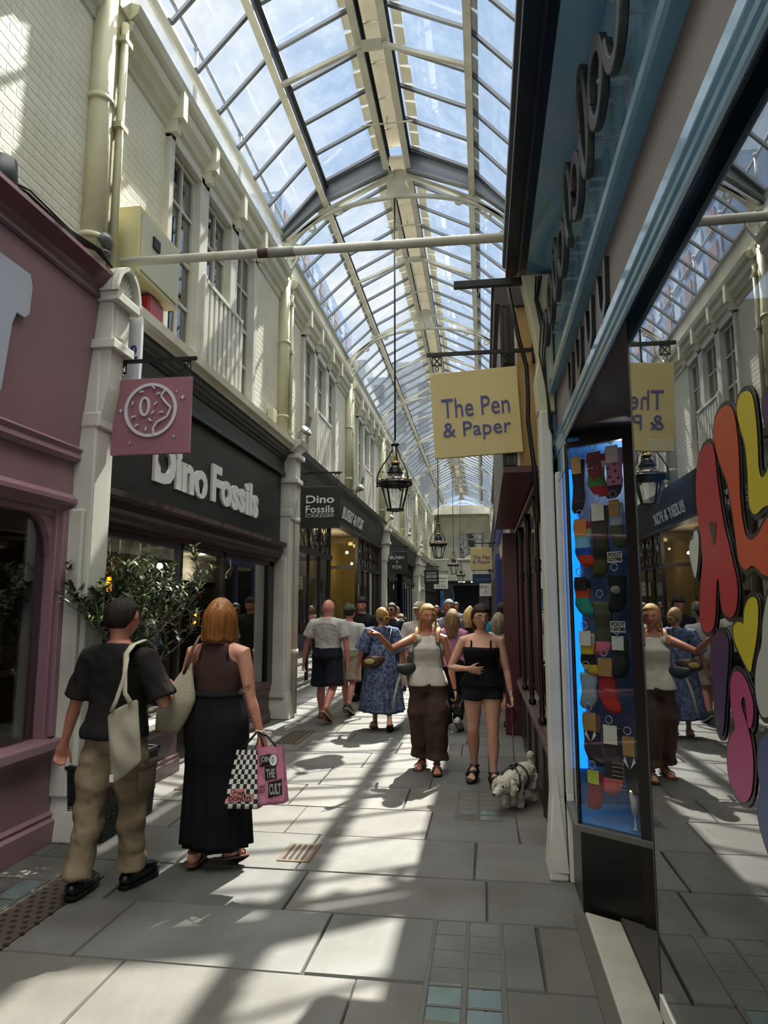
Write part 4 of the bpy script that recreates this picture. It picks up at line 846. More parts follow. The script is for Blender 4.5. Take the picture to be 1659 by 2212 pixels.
for i, (u, zt, zb, w, cs, card, lab) in enumerate(SK):
    d = .045+.01*(i % 3); H_ = zt-zb; t = thing('sock', lab+' of the sock window', 'sock', W_(u, d, zt), group='socks hanging in the angled window')
    m = MB(); m.smooth = True; nseg = 12; rings = []; mids = []
    for k in range(nseg+1):
        f = k/nseg; z = zb+H_*f; foot = max(0, 1-f/.32); cu = u+w*(.34*foot*(1 if i % 2 else -.6)); ww = w*(.5-.10*foot+.04*math.sin(f*9)); th = .016
        if k == 0: ww *= .62; th = .008
        rings.append([W_(cu+ww*math.cos(a*math.pi/6), d+th*math.sin(a*math.pi/6), z) for a in range(12)])
    nb = len(m.f); m.loft(rings)
    for q in range(len(m.f)-nb): m.mi[nb+q] = min(len(cs)-1, int((q//12)/nseg*len(cs))) if q < nseg*12 else 0
    m.build('knit', [mat('sock_'+c, c, .9, bump=(150, .6, .003)) for c in cs], t)
    if card:
        m = MB(); z1 = zt+.015; hh = min(.10, H_*.36); m.hexa([W_(u-w*.36, d-.024, z1-hh), W_(u+w*.36, d-.024, z1-hh), W_(u+w*.36, d-.020, z1-hh), W_(u-w*.36, d-.020, z1-hh)], [W_(u-w*.36, d-.024, z1), W_(u+w*.36, d-.024, z1), W_(u+w*.36, d-.020, z1), W_(u-w*.36, d-.020, z1)]); m.build('card', mat('card_'+card, card, .7), t)
    m = MB(); m.smooth = True; m.tube([W_(u+.02*math.cos(a*math.pi/6), d-.03, zt+.045+.02*math.sin(a*math.pi/6)) for a in range(13)], .0025, 5); m.tube([W_(u, d-.03, zt+.028), W_(u, d-.02, zt)], .002, 5); m.build('sucker_hook', mat('clear_plastic_hook', 'AEB9C4', .2), t)
    if i in (1,):
        m = MB(); m.prism(smoothpoly([(-.035, .10), (-.03, .14), (-.01, .125), (0, .16), (.015, .13), (.04, .155), (.045, .11), (.03, .095), (.035, .07), (.01, .085), (-.01, .06), (-.02, .09)], 2), lambda a, b, k: W_(u+a, d-.020-k, zb+b+.03), .002); m.build('print', mat('dark_red_print', '8E1F24', .8), t, tri=True)
    if i == 2:
        m = MB()
        for a, b in ((-.02, .12), (.015, .15), (-.03, .17), (.03, .11), (.0, .09), (.01, .19)): m.ell(W_(u+a, d-.017, zb+b), (.008, .008, .008), 8, 6)
        m.build('print', mat('cherry_print', '8A1A30', .8), t)
    if i in (13, 15):
        m = MB()
        for sg in (-1, 1): m.prism([(sg*.004, 0), (sg*.025, .06), (sg*.034, .035)], lambda a, b, k: W_(u+a, d-.019-k, zb+.13+b), .002)
        m.build('collar_print', letterw, t)
    if i == 14:
        m = MB()
        for b in range(7): m.hexa([W_(u+.0, d-.018, zb+.04+b*.022), W_(u+.075, d-.018, zb+.04+b*.022), W_(u+.075, d-.016, zb+.04+b*.022), W_(u, d-.016, zb+.04+b*.022)], [W_(u, d-.018, zb+.043+b*.022), W_(u+.075, d-.018, zb+.043+b*.022), W_(u+.075, d-.016, zb+.043+b*.022), W_(u, d-.016, zb+.043+b*.022)])
        m.build('stripe_print', mat('stripe_cream', 'B79A80', .8), t)
    if i == 6:
        m = MB(); m.smooth = True; m.ell(W_(u, d-.02, zb+.12), (.03, .012, .024), 12, 8); m.build('print', mat('pale_cat_print', '8C8C84', .8), t)
m = MB(); t = thing('printed_card', 'pair of small white printed cards hanging in the sock window', 'card', W_(.25, .03, 1.9))
for zc in (1.90, 1.52):
    m = MB(); m.hexa([W_(.215, .02, zc-.03), W_(.30, .02, zc-.03), W_(.30, .024, zc-.03), W_(.215, .024, zc-.03)], [W_(.215, .02, zc+.03), W_(.30, .02, zc+.03), W_(.30, .024, zc+.03), W_(.215, .024, zc+.03)])
    o = m.build('card_face' , mat('card_white', 'D6D2C2', .6), t)
    q = text_mb('FOOT', .032, .001, lambda a, b, k: W_(.22+a*.9, .0185-k, zc+.003+b), .001); q.build('card_text', ink, t); q = text_mb('CLOTHES', .024, .001, lambda a, b, k: W_(.217+a*.78, .0185-k, zc-.02+b), .001); q.build('card_text', ink, t)
t = thing('spot_lamp', 'small white lit spot lamp at the foot of the sock window', 'lamp', W_(.278, .08, .46)); m = MB(); m.smooth = True
c = Vector(W_(.278, .08, 0)); m.lathe([(.02, .46), (.006, .47), (.006, .53), (.016, .54), (.022, .60), (.026, .655)], c, 14); m.build('lamp_body', mat('lamp_white', 'C8C6BE', .4), t); m = MB(); m.smooth = True; m.ell((c.x, c.y, .658), (.022, .022, .010), 12, 6); m.build('lamp_bulb', mat('warm_bulb', 'FFD9A0', .4, emit=('FFB860', 6)), t)
lamp('sock_window_light', .85, 4.15, 2.45, 2.5, (.95, .97, 1), .05)
# entrance threshold
m = MB(); m.hexa([(.50, 2.3, 0), (.665, 2.3, 0), (.665, 3.90, 0), (.50, 4.0, 0)], [(.50, 2.3, .03), (.665, 2.3, .03), (.665, 3.90, .03), (.50, 4.0, .03)]); m.build('marble_step', marble, bevel=.008, label='worn white marble threshold strip in front of the sock shop doorway', cat='step')
m = MB(); m.box(.67, 2.2, 2.3, 4.0, .0, .035); m.build('entrance_mat', mat('dark_coir', '3A3632', .95, bump=(120, .8, .01)), label='dark coir entrance mat behind the marble threshold', cat='mat')
m = MB(); m.box(.44, .50, 1.0, 4.02, -.01, .006); m.build('kerb_strip', mat('dark_kerb', '4B453E', .8, bump=(20, .5, .01)), kind='structure')
dr = thing('door_1', kind='structure', loc=(1.2, 3.2, 0)); m = MB(); m.box(1.55, 1.6, 2.46, 3.85, .04, 2.6); m.build('door_leaf', deepshade, dr)
r = thing('wall_sock_shop', kind='structure', loc=(1.5, 0, 0)); m = MB(); m.box(2.3, 2.34, -2, 5, 0, 3.3); m.box(.6, 2.3, -2.04, -2, 0, 3.3); m.box(.54, 2.3, 4.50, 4.54, 0, 3.3); m.box(.6, 2.3, -2, 2.44, 2.9, 2.95); m.build('back_wall', deepshade, r)
# goods seen dimly behind the big pane
for i, (y, x, z0, z1, w, c, lab) in enumerate(((1.95, .75, .75, 1.9, .1, '8A3A40', 'pinkish red long sock'), (1.78, .8, .9, 1.6, .12, '2A3E7A', 'royal blue sock'), (1.62, .85, .85, 1.5, .1, '7A6A3A', 'mustard sock'), (1.35, .8, .6, 1.15, .12, 'B9B5A9', 'white sock printed with dark lettering'), (1.22, .78, .55, 1.1, .12, 'B4AEA2', 'second white sock with dark print'), (2.15, .8, 1.9, 2.3, .12, '8E9A6A', 'pale green label sheet'), (1.55, .7, 1.15, 2.0, .1, '5E2A5A', 'purple sock'), (2.3, .85, .5, 1.2, .08, '24407A', 'slim navy sock'), (1.9, .9, .45, .75, .05, '2E8A3A', 'green paper strip'), (1.75, .9, .4, .85, .04, '9A2028', 'red paper strip'), (1.62, .9, .4, .72, .05, 'C07A1E', 'orange paper strip'), (1.45, .9, .4, .7, .05, 'C2B81E', 'yellow paper strip'))):
    m = MB(); m.smooth = True; m.tube([(x, y, z1), (x, y+.01, (z0+z1)/2), (x, y-.03, z0+.08), (x-.03, y-.09, z0)], [w*.45, w*.48, w*.5, w*.35], 10, flat=.4, rnd=True)
    m.build('hanging_sock' if 'sock' in lab else 'paper_strip', mat('dim_'+c, c, .9), label=lab+' hanging dimly behind the painted window', cat='sock' if 'sock' in lab else 'paper')
# --- brown shop with colonnettes (second on the right)
s = thing('brown_shopfront', 'dark red wooden shopfront with slim iron colonnettes and tan fascia end, second on the right', 'shopfront', (.45, 7, 0))
YA, YB = 5.26, 9.25
m = MB(); m.box(.277, .45, YA, YB, 2.70, 3.98); m.build('fascia_box', tan, s)
m = MB(); m.box(.277, .298, YA-.006, YA, 2.70, 3.98); m.build('end_bead', white, s)
m = MB(); m.box(.168, .277, YA-.02, YB, 2.70, 4.14); m.box(.13, .18, YA-.03, YB, 4.0, 4.18); m.box(.18, .195, YA-.035, YB, 2.70, 4.0); m.box(.222, .24, YA-.035, YB, 2.70, 4.0); m.box(.168, .44, YA-.03, YB, 3.98, 4.16); m.box(.11, .46, YA-.03, YB, 4.14, 4.22); m.build('wood_frame', mat('dark_fascia_wood', '2E1F22', .35, var=('251819', 4, .5)), s, bevel=.006)
m = MB(); m.box(.168, .62, YA, YB, 2.65, 2.70); m.build('soffit', oxblood, s)
m = MB(); m.box(.46, .5, 4.8, YB, 2.45, 2.65); m.box(.42, .5, 4.8, YB, 2.58, 2.62); m.build('head_moulding', mat('grey_red_mould', '54403C', .4), s)
m = MB(); m.box(.48, .484, 4.8, YB, .72, 2.45); m.build('pane', mirrorglass, s)
m = MB()
for y in (4.9, 6.2, 7.7, 9.2): m.box(.46, .5, y-.03, y+.03, .6, 2.5)
m.build('window_frame', oxblood, s)
m = MB(); m.profile([(.5, .60), (.42, .60), (.41, .63), (.395, .65), (.395, .68), (.42, .70), (.43, .715), (.5, .73)], 4.8, YB); m.build('sill', mat('worn_dark_sill', '4A3A38', .4, bump=(30, .5, .004), dirt=('9A8F88', 20, .3)), s)
m = MB(); m.box(.46, .5, 4.8, YB, 0, .6); m.profile([(.5, 0), (.445, 0), (.445, .10), (.46, .13), (.5, .13)], 4.8, YB)
for y in (4.9, 5.8, 6.7, 7.6, 8.5, 9.2): m.box(.435, .5, y-.07, y+.03, 0, .6)
m.build('stall_riser', mat('panelled_riser', '2B2220', .4, dirt=('7E746C', 14, .27)), s, bevel=.006)
for y in (5.62, 6.75, 7.9):
    m = MB(); m.smooth = True; m.lathe([(.034, .72), (.036, .76), (.018, .78), (.024, .82), (.016, .86), (.016, 1.3), (.017, 1.9), (.028, 1.93), (.018, 1.96), (.030, 1.99), (.018, 2.02), (.014, 2.3), (.03, 2.42), (.034, 2.52)], (.435, y, 0), 12); m.build('colonnette', mat('dark_iron', '1E1614', .35, metal=.3), s)
m = MB(); m.box(.26, .45, 9.22, 9.42, 0, 2.6); m.box(.25, .46, 9.2, 9.44, 0, .35); m.build('end_post', oxblood, s, bevel=.01)
m = MB(); m.smooth = True; m.tube([(.215, 4.66, 3.86), (.28, 4.7, 3.5), (.33, 4.72, 3.3), (.335, 4.72, 3.12), (.33, 4.72, 2.9), (.36, 4.72, 2.6), (.385, 4.74, 2.2)], .016, 8)
m.build('conduit', black, label='thin black conduit snaking down beside the tan fascia end', cat='pipe')
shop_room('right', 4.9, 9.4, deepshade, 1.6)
# --- blue-lettered shop, third right
s = thing('white_fascia_shopfront', 'narrow shopfront with a white fascia carrying purple-blue raised letters, third on the right', 'shopfront', (.45, 12, 0))
mould([(.6, 2.62), (.37, 2.62), (.30, 3.72), (.6, 3.72)], 9.45, 14.9, 'fascia_board', mat('off_white_fascia', 'B0AEA4', .5), s)
mould([(.6, 3.72), (.29, 3.72), (.24, 3.76), (.25, 3.84), (.20, 3.88), (.20, 3.98), (.6, 4.05)], 9.45, 15.0, 'cornice', mat('grey_cornice', '6F7076', .5), s)
m = MB()
for i in range(9):
    y = 9.9+i*.52; h = (.5, .36, .62, .4, .55, .36, .6, .42, .5)[i]; m.hexa([(.335, y, 2.85), (.335, y+.10, 2.85), (.30, y+.10, 2.85), (.30, y, 2.85)], [(.31, y, 2.95+h), (.31, y+.1, 2.95+h), (.27, y+.1, 2.95+h), (.27, y, 2.95+h)])
    m.box(.30, .33, y+.1, y+.32, 2.86, 2.95); m.box(.285, .315, y+.1, y+.32, 2.87+h*.5, 2.95+h*.5); m.box(.30, .33, y+.26, y+.34, 2.86, 2.9+h*.55)
m.build('raised_letters', mat('violet_blue_letter', '3A3A8C', .35), s)
m = MB(); m.box(.42, .6, 9.45, 14.9, 2.55, 2.64); m.build('soffit', mat('dark_blue_soffit', '1B2038', .4), s)
m = MB()
for y in (9.6, 11, 12.4, 13.8): m.box(.45, .5, y-.05, y+.05, 0, 2.6)
m.box(.45, .5, 9.45, 14.9, 0, .7); m.build('window_frame', mat('brown_black_wood', '2A2320', .4), s)
m = MB(); m.box(.485, .49, 9.45, 14.9, .7, 2.6); m.build('pane', mirrorglass, s)
m = MB(); m.box(.28, .5, 14.92, 15.2, 0, 2.75)
for k in range(3): m.box(.265, .28, 14.95+k*.08, 14.99+k*.08, .3, 2.6)
m.box(.285+.02, .33, 14.90, 14.92, .3, 2.6); m.box(.37, .41, 14.90, 14.92, .3, 2.6); m.build('fluted_post', mat('royal_blue_paint', '232F78', .3), s)
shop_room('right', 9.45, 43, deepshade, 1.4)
for y0, y1, c, nm, lab in ((15.3, 25.6, '2A3568', 'royal_blue_shopfront', 'royal blue shopfront beyond the white fascia on the right'), (25.8, 36, '5A5048', 'distant_brown_shopfront', 'brown shopfront far along the right side'), (36.2, 43.5, '2B3A4A', 'distant_blue_shopfront', 'slate blue shopfront at the far end of the right side')):
    s = thing(nm, lab, 'shopfront', (.5, (y0+y1)/2, 0)); mm = mat(nm+'_paint', c, .4)
    mould([(.6, 2.75), (.46, 2.75), (.40, 3.75), (.6, 3.75)], y0, y1, 'fascia_board', mm, s); mould([(.6, 3.75), (.36, 3.75), (.28, 3.9), (.28, 4.0), (.6, 4.05)], y0, y1, 'cornice', mm, s)
    m = MB()
    for i in range(8): y = y0+(y1-y0)*i/7; m.box(.45, .52, y-.07, y+.07, 0, 2.75)
    m.box(.45, .52, y0, y1, 0, .6); m.build('window_frame', mm, s); m = MB(); m.box(.5, .505, y0, y1, .6, 2.75); m.build('pane', mirrorglass, s)
# ------------------------------------------------------------------ hanging signs
def fittext(txt, x0, x1, z0, z1, y, d=.006, bold=0, sp=1.0):
    mb = text_mb(txt, 1.0, .001, lambda u, v, w: (u, v, w), bold, sp)
    us = [p[0] for p in mb.v]; vs = [p[1] for p in mb.v]; a, b, c, e = min(us), max(us), min(vs), max(vs)
    mb.v = [(x0+(p[0]-a)/(b-a)*(x1-x0), y-(d if p[2] > .0005 else 0), z0+(p[1]-c)/(e-c)*(z1-z0)) for p in mb.v]
    return mb
def hang_sign(name, lab, x0, x1, y, z0, z1, board, barz, xw, texts, roll=0, th=.03, xb=None, strap=.14, bracket=True):
    """board facing the camera at depth y; xw = wall end of the iron bar, xb = free end"""
    t = thing(name, lab, 'sign', ((x0+x1)/2, y, barz))
    c = Vector(((x0+x1)/2, y, z1)); RM = Matrix.Rotation(R(roll), 3, 'Y')
    rot = lambda p: tuple(c+RM @ (Vector(p)-c))
    m = MB(); m.box(x0, x1, y-th/2, y+th/2, z0, z1); m.v = [rot(p) for p in m.v]; m.build('board', board, t, bevel=.003)
    for tx, a, b, cc, dd, mt, bold in texts:
        q = fittext(tx, a, b, cc, dd, y-th/2, .006, bold); q.v = [rot(p) for p in q.v]; q.build('sign_text', mt, t)
    m = MB(); xb = xb if xb is not None else (x1+.03 if abs(xw-x0) < abs(xw-x1) else x0-.03); m.bar((xw, y, barz), (xb, y, barz), .022, .028); m.box(xw-.012, xw+.012, y-.03, y+.03, barz-.1, barz+.06); m.build('bar', black, t)
    for xs in (x0+.07*(x1-x0)*1.2, x1-.07*(x1-x0)*1.2):
        m = MB(); zt = barz-.014; zb2 = zt-(zt-z1)*.62; w = .035
        m.box(xs-w, xs+w, y-.006, y+.006, zt-.012, zt); m.box(xs-w, xs+w, y-.006, y+.006, zb2, zb2+.01)
        for a in (-w, w): m.bar((xs+a, y, zt), (xs+a, y, zb2), .01, .008)
        m.bar((xs-w, y, zt), (xs+w, y, zb2), .01, .008, (0, 1, 0)); m.bar((xs+w, y, zt), (xs-w, y, zb2), .01, .008, (0, 1, 0))
        m.tube([(xs+.012*math.cos(a*math.pi/4), y, (zb2+z1)/2+.018*math.sin(a*math.pi/4)) for a in range(9)], .004, 5); m.build('strap', black, t)
    return t
navytext = mat('navy_sign_text', '3A3C78', .5); signcream = mat('cream_sign_board', 'C4B27C', .5, var=('B8A670', 2, .6)); signpink = mat('pink_sign_board', '8E606A', .45, bump=(80, .1, .002)); silver = mat('silver_relief', 'C9C5CC', .35)
t = hang_sign('pen_shop_sign', 'large cream square hanging sign with two lines of blue lettering, nearest on the right', -.385, .285, 5.2, 2.775, 3.455, signcream, 3.60, .42, [('The Pen', -.31, .21, 3.09, 3.24, navytext, -.0), ('& Paper', -.31, .21, 2.90, 3.05, navytext, -.0)], roll=-3.0, xb=-.41)
t = hang_sign('doughnut_sign', 'square pink hanging sign with a white doughnut outline, nearest on the left', -2.87, -2.22, 4.9, 2.80, 3.41, signpink, 3.56, -3.0, [], xb=-2.19)
yf = 4.9-.016
def dn(u, v, w): return (-2.545+u, yf-w, 3.13+v)
m = MB()
def ringp(cx, cz, rx, rz, w, n=40): 
    oo = [(cx+(rx+w/2)*math.cos(2*math.pi*i/n), cz+(rz+w/2)*math.sin(2*math.pi*i/n)) for i in range(n+1)]; ii = [(cx+(rx-w/2)*math.cos(2*math.pi*i/n), cz+(rz-w/2)*math.sin(2*math.pi*i/n)) for i in range(n+1)]
    for i in range(n): m.add([dn(*oo[i], 0), dn(*oo[i+1], 0), dn(*ii[i+1], 0), dn(*ii[i], 0), dn(*oo[i], .012), dn(*oo[i+1], .012), dn(*ii[i+1], .012), dn(*ii[i], .012)], [(4, 5, 6, 7), (0, 1, 5, 4), (2, 3, 7, 6)])
ringp(0, .02, .205, .205, .024); ringp(-.05, .05, .035, .07, .02)
pts = [(.12, .18), (.085, .13), (.12, .08), (.17, .03), (.14, -.04), (.06, -.08), (.03, -.13), (.035, -.18)]
for a, b in zip(pts[:-1], pts[1:]): m.bar(dn(a[0], a[1]+.0, .006), dn(b[0], b[1], .006), .014, .02, (0, 1, 0))
for a, b, q in ((-.08, .17, .2), (.02, .2, -.7), (.06, .15, .3), (-.15, .08, 1.3), (-.14, -.03, .3), (.04, .07, .8), (.09, -.0, .1), (.0, -.06, -.7), (-.03, -.13, 1.4), (-.11, -.10, .6), (.02, -.0, .9)): c, sn = math.cos(q)*.016, math.sin(q)*.016; m.bar(dn(a-c, b-sn, .006), dn(a+c, b+sn, .006), .012, .014, (0, 1, 0))
for a, b, r_ in ((-.25, .02, .022), (.26, .11, .025), (.21, .16, .014), (-.16, -.24, .014), (.2, -.2, .016)): m.prism([(a+(r_ if k % 2 == 0 else r_*.28)*math.cos(k*math.pi/4), b+(r_ if k % 2 == 0 else r_*.28)*math.sin(k*math.pi/4)) for k in range(8)], dn, .008)
m.build('doughnut_relief', silver, t)
w3 = letterw
t = hang_sign('fossil_hanging_sign', 'black square hanging sign with bold white lettering beside the peeling white pilaster', -2.80, -2.17, 10.3, 2.83, 3.48, ink, 3.70, -2.95, [('Dino', -2.71, -2.265, 3.22, 3.345, w3, .02), ('Fossils', -2.715, -2.265, 3.07, 3.185, w3, .012), ('CARDIFF', -2.72, -2.265, 3.0, 3.035, w3, 0)], xb=-2.15)
m = MB(); m.box(-2.72, -2.265, 10.278, 10.284, 3.048, 3.054); m.build('sign_rule', w3, t)
m = MB(); m.prism([(-2.70, 3.285), (-2.66, 3.255), (-2.62, 3.27), (-2.60, 3.30), (-2.64, 3.315), (-2.70, 3.30)], lambda u, v, w: (u, 10.272+w, v), .004); m.build('beast_emblem', ink, t)
hang_sign('clothes_hanging_sign', 'small black hanging sign with thin white lettering, second hanging sign past the peeling pilaster', -2.90, -2.29, 20.9, 2.62, 3.30, ink, 3.45, -2.95, [('BUSBY', -2.82, -2.38, 3.07, 3.16, w3, 0), ('&', -2.64, -2.57, 2.96, 3.02, w3, 0), ('FOX', -2.75, -2.47, 2.78, 2.88, w3, 0)])
hang_sign('coffee_sign', 'small black coffee shop hanging sign with boxed white capitals, far left', -2.63, -1.98, 31.0, 2.62, 3.28, ink, 3.42, -2.95, [('unCommon', -2.54, -2.1, 3.08, 3.18, w3, 0), ('GROUND', -2.56, -2.07, 2.90, 3.04, w3, .01), ('COFFEE ROASTERY', -2.56, -2.07, 2.76, 2.84, w3, 0)])
hang_sign('white_sign', 'small white hanging sign with tiny figures beyond the black coffee sign', -2.45, -1.75, 34.5, 2.5, 3.2, mat('white_sign_board', 'CFCDC4', .5), 3.35, -2.95, [('STREAKS', -2.38, -1.82, 2.98, 3.08, ink, 0), ('Food Store', -2.35, -1.85, 2.84, 2.91, ink, 0), ('i i i i', -2.3, -1.9, 2.56, 2.72, ink, .02)])
hang_sign('pen_shop_far_sign', 'smaller cream hanging sign with blue lettering, farther down on the right', -.37, .27, 20.6, 2.72, 3.36, signcream, 3.50, .42, [('The Pen', -.30, .21, 3.02, 3.14, navytext, 0), ('& Paper', -.30, .21, 2.86, 3.0, navytext, 0)])
hang_sign('navy_sign', 'dark navy hanging sign with blue lettering just below the far cream sign', -.45, .33, 29.5, 2.62, 3.0, mat('navy_sign_board', '14233C', .5), 3.15, .42, [('Ganesha', -.38, .26, 2.72, 2.86, mat('blue_sign_text', '2C6CA8', .5), 0)])
hang_sign('white_sign', 'white hanging sign with black capitals and a small red mark, far right', -.18, .38, 33.5, 2.12, 2.72, mat('white_sign_board', 'CFCDC4', .5), 2.86, .46, [('RINO', -.14, .2, 2.5, 2.62, ink, 0), ('l', .08, .12, 2.25, 2.4, mat('red_mark', 'A8242C', .5), .02)])
t = thing('blue_plaque_sign', 'blue pizza sign standing at the far end of the arcade', 'sign', (-2.0, 38, 1.6)); m = MB(); m.box(-2.35, -1.6, 38, 38.03, 1.3, 2.5); m.box(-2.32, -2.28, 38, 38.03, 0, 1.3); m.box(-1.67, -1.63, 38, 38.03, 0, 1.3); m.build('board', mat('blue_board', '2E5C94', .5), t); fittext('PIZZA', -2.3, -1.65, 1.95, 2.15, 38, .006).build('sign_text', mat('blue_text', '16304F', .5), t)
m = MB(); m.box(-2.05, -1.55, 35.9, 35.93, 2.05, 2.72); m.bar((-3.0, 35.91, 2.76), (-1.55, 35.91, 2.76), .03, .03); m.box(-1.98, -1.96, 35.9, 35.92, 2.7, 2.76); m.box(-1.64, -1.62, 35.9, 35.92, 2.7, 2.76); m.build('plain_sign', ink, label='blank looking black hanging sign beyond the white one', cat='sign')
t = thing('vertical_box_sign', 'slim white projecting sign with blue characters just behind the pink sign bar', 'sign', (-2.93, 5.1, 3.5)); m = MB(); m.prism(rrect(-2.95, -2.78, 3.46, 4.02, .03), lambda u, v, w: (u, 5.1+w, v), .04); m.build('board', mat('white_plastic_sign', 'CED3DA', .3), t)
fittext('one', -2.93, -2.84, 3.72, 3.76, 5.099, .003).build('sign_text', navytext, t); fittext('2', -2.86, -2.80, 3.66, 3.78, 5.098, .003, .02).build('sign_text', navytext, t)
# bare bracket arm with no sign
t = thing('bare_sign_arm', 'empty black sign arm sticking out above the cream pen shop sign', 'bracket', (.2, 4.62, 3.87)); m = MB(); m.bar((-.165, 4.6, 3.875), (.505, 4.6, 3.875), .04, .05); m.build('arm', black, t, bevel=.003); m = MB(); m.box(.497, .507, 4.56, 4.64, 3.8, 3.99); m.build('wall_plate', black, t)
m = MB(); m.smooth = True; m.tube([(.0, 4.6, 3.85), (.0, 4.6, 3.82), (.015, 4.6, 3.80), (.01, 4.6, 3.77)], .005, 6); m.build('hook', black, t)
# ------------------------------------------------------------------ lanterns
gold = mat('gilt_finial', '9A7A2E', .35, metal=.6); lampblack = mat('lamp_black', '121417', .3, metal=.2); opal = glass('lantern_glass', (.92, .94, .93), 1.45, 1.0, dust=.10); copper = mat('aged_copper_trim', '8A6A48', .35, metal=.7)
def lantern(x, y, z, ztop, lab):
    t = thing('lantern', lab, 'lantern', (x, y, z), group='black gas-style lanterns hung along the middle of the arcade')
    def b(name, m, mt, par=t): return m.build(name, mt, par, world=False)
    m = MB(); m.smooth = True; m.tube([(0, 0, 1.05), (0, 0, ztop-z)], .013, 8); b('rod', m, black)
    m = MB(); m.smooth = True; m.lathe([(.02, 1.0), (.06, 1.01), (.07, 1.025), (.02, 1.05), (.02, 1.08)], n=12); b('top_knuckle', m, lampblack)
    for k in range(3):
        a = R(200+120*k); c, s_ = math.cos(a), math.sin(a); m = MB(); m.smooth = True
        m.tube([(r*c, r*s_, zz) for r, zz in ((.045, 1.02), (.05, .93), (.10, .83), (.19, .70), (.255, .58), (.275, .50), (.27, .38))], .011, 8); m.tube([(.20*c, .20*s_, .385), (.27*c, .27*s_, .38)], .009, 6); m.ell((.275*c, .275*s_, .38), (.018, .018, .018), 8, 6); b('hoop_arm', m, lampblack)
    m = MB(); m.smooth = True; m.lathe([(.005, .90), (.012, .86), (.03, .82), (.012, .785), (.02, .77), (.07, .755), (.072, .73), (.05, .72)], n=14); b('finial', m, gold)
    m = MB(); m.smooth = True; m.lathe([(.05, .73), (.052, .70), (.085, .665), (.088, .655), (.08, .65), (.10, .635), (.102, .625), (.095, .62), (.125, .60), (.125, .585), (.10, .58)], n=20); b('chimney_cap', m, lampblack)
    m = MB(); m.smooth = True; m.lathe([(.095, .58), (.10, .52), (.18, .48)], n=20); b('upper_reflector', m, mat('pale_reflector', 'B9BCC0', .25, metal=.5))
    m = MB(); m.smooth = True; m.lathe([(.19, .455), (.255, .45), (.26, .43), (.25, .40), (.235, .395), (.235, .44), (.19, .45)], n=28); b('rim', m, lampblack)
    m = MB()
    for k in range(16): a = 2*math.pi*k/16; m.ell((.235*math.cos(a), .235*math.sin(a), .468), (.022, .022, .022 if k % 4 else .05), 8, 6)
    b('crest', m, copper)
    m = MB(); n = 24
    rg = [[(r*math.cos(2*math.pi*j/n), r*math.sin(2*math.pi*j/n), zz) for j in range(n)] for r, zz in ((.118, .045), (.225, .40))]; m.loft(rg, False, False); b('glass_bowl', m, opal)
    for k in range(4): a = R(65+90*k); m = MB(); m.bar((.12*math.cos(a), .12*math.sin(a), .03), (.228*math.cos(a), .228*math.sin(a), .40), .022, .016, (math.cos(a), math.sin(a), 0)); b('glazing_stile', m, lampblack)
    m = MB(); m.smooth = True; m.lathe([(.135, .045), (.138, .035), (.125, .02), (.06, .02), (.06, .03)], n=24); b('base_ring', m, lampblack)
    return t
for y, zt, lab in ((9.97, 8.1, 'largest hanging black lantern with gilt finial, nearest, hung from a long rod'), (20.43, 8.1, 'second hanging black lantern down the arcade'), (30.89, 8.1, 'third hanging black lantern down the arcade'), (41.35, 8.1, 'fourth and smallest hanging lantern near the end wall')):
    lantern(-1.27 if y < 15 else -1.30, y, 3.01 if y < 15 else 3.03, zt, lab)
# ------------------------------------------------------------------ fittings on the left wall
t = thing('electrical_cabinet', 'cream metal electrical cabinet on the upper left wall beside the first window', 'cabinet', (-2.95, 5.35, 4.4)); m = MB(); m.box(-3.07, -2.83, 5.08, 5.86, 4.42, 5.02); m.build('body', mat('cream_metal', 'BDB88F', .45, dirt=('6E674C', 12, .24)), t, bevel=.006)
m = MB(); m.box(-2.83, -2.82, 5.12, 5.82, 4.46, 4.98); m.build('door', mat('pale_cabinet_door', 'B4B5A0', .4), t, bevel=.004); m = MB(); m.box(-2.82, -2.805, 5.3, 5.42, 4.76, 4.86); m.build('latch', black, t)
m = MB(); m.box(-3.07, -2.90, 5.44, 5.72, 4.14, 4.40); m.build('alarm_box', mat('red_alarm_plastic', 'A8202C', .3, coat=.4), label='red alarm box on the wall below the cream cabinet', cat='alarm', bevel=.02)
m = MB(); m.box(-3.07, -2.98, 9.35, 9.55, 4.28, 4.5); m.build('junction_box', mat('cream_plastic_box', 'BDB79C', .5), label='small cream junction box above the far end of the fossil shopfront', cat='box', bevel=.01)
def flood(x, y, z, lab, s_=1.0, rz=0, m_=None):
    t = thing('floodlight', lab, 'floodlight', (x, y, z), rz, group='floodlights on the left wall'); mm = m_ or mat('weathered_aluminium', '8E8E88', .45, metal=.4)
    m = MB(); m.smooth = True; m.tube([(0, 0, 0), (.02, 0, .06), (.05, 0, .10)], .016*s_, 6); m.lathe([(.05, 0), (.05, .02), (.02, .03)], n=10); m.build('bracket', mm, t, world=False)
    m = MB(); m.smooth = True; d = Vector((.75, -.2, .35)).normalized(); p = Vector((.03, 0, .13)); m.tube([p-d*.08*s_, p-d*.06*s_, p+d*.02*s_, p+d*.11*s_, p+d*.15*s_], [.03*s_, .055*s_, .075*s_, .10*s_, .115*s_], 14, flat=.8); m.build('lamp_housing', mm, t, world=False)
    m = MB(); m.add([(.03+.13*s_+.0, -.09*s_, .13+.14*s_), (.03+.13*s_, .09*s_, .13+.14*s_), (.2*s_, .08*s_, .13+.30*s_), (.2*s_, -.08*s_, .13+.30*s_)], [(0, 1, 2, 3)]); m.build('visor', mm, t, world=False)
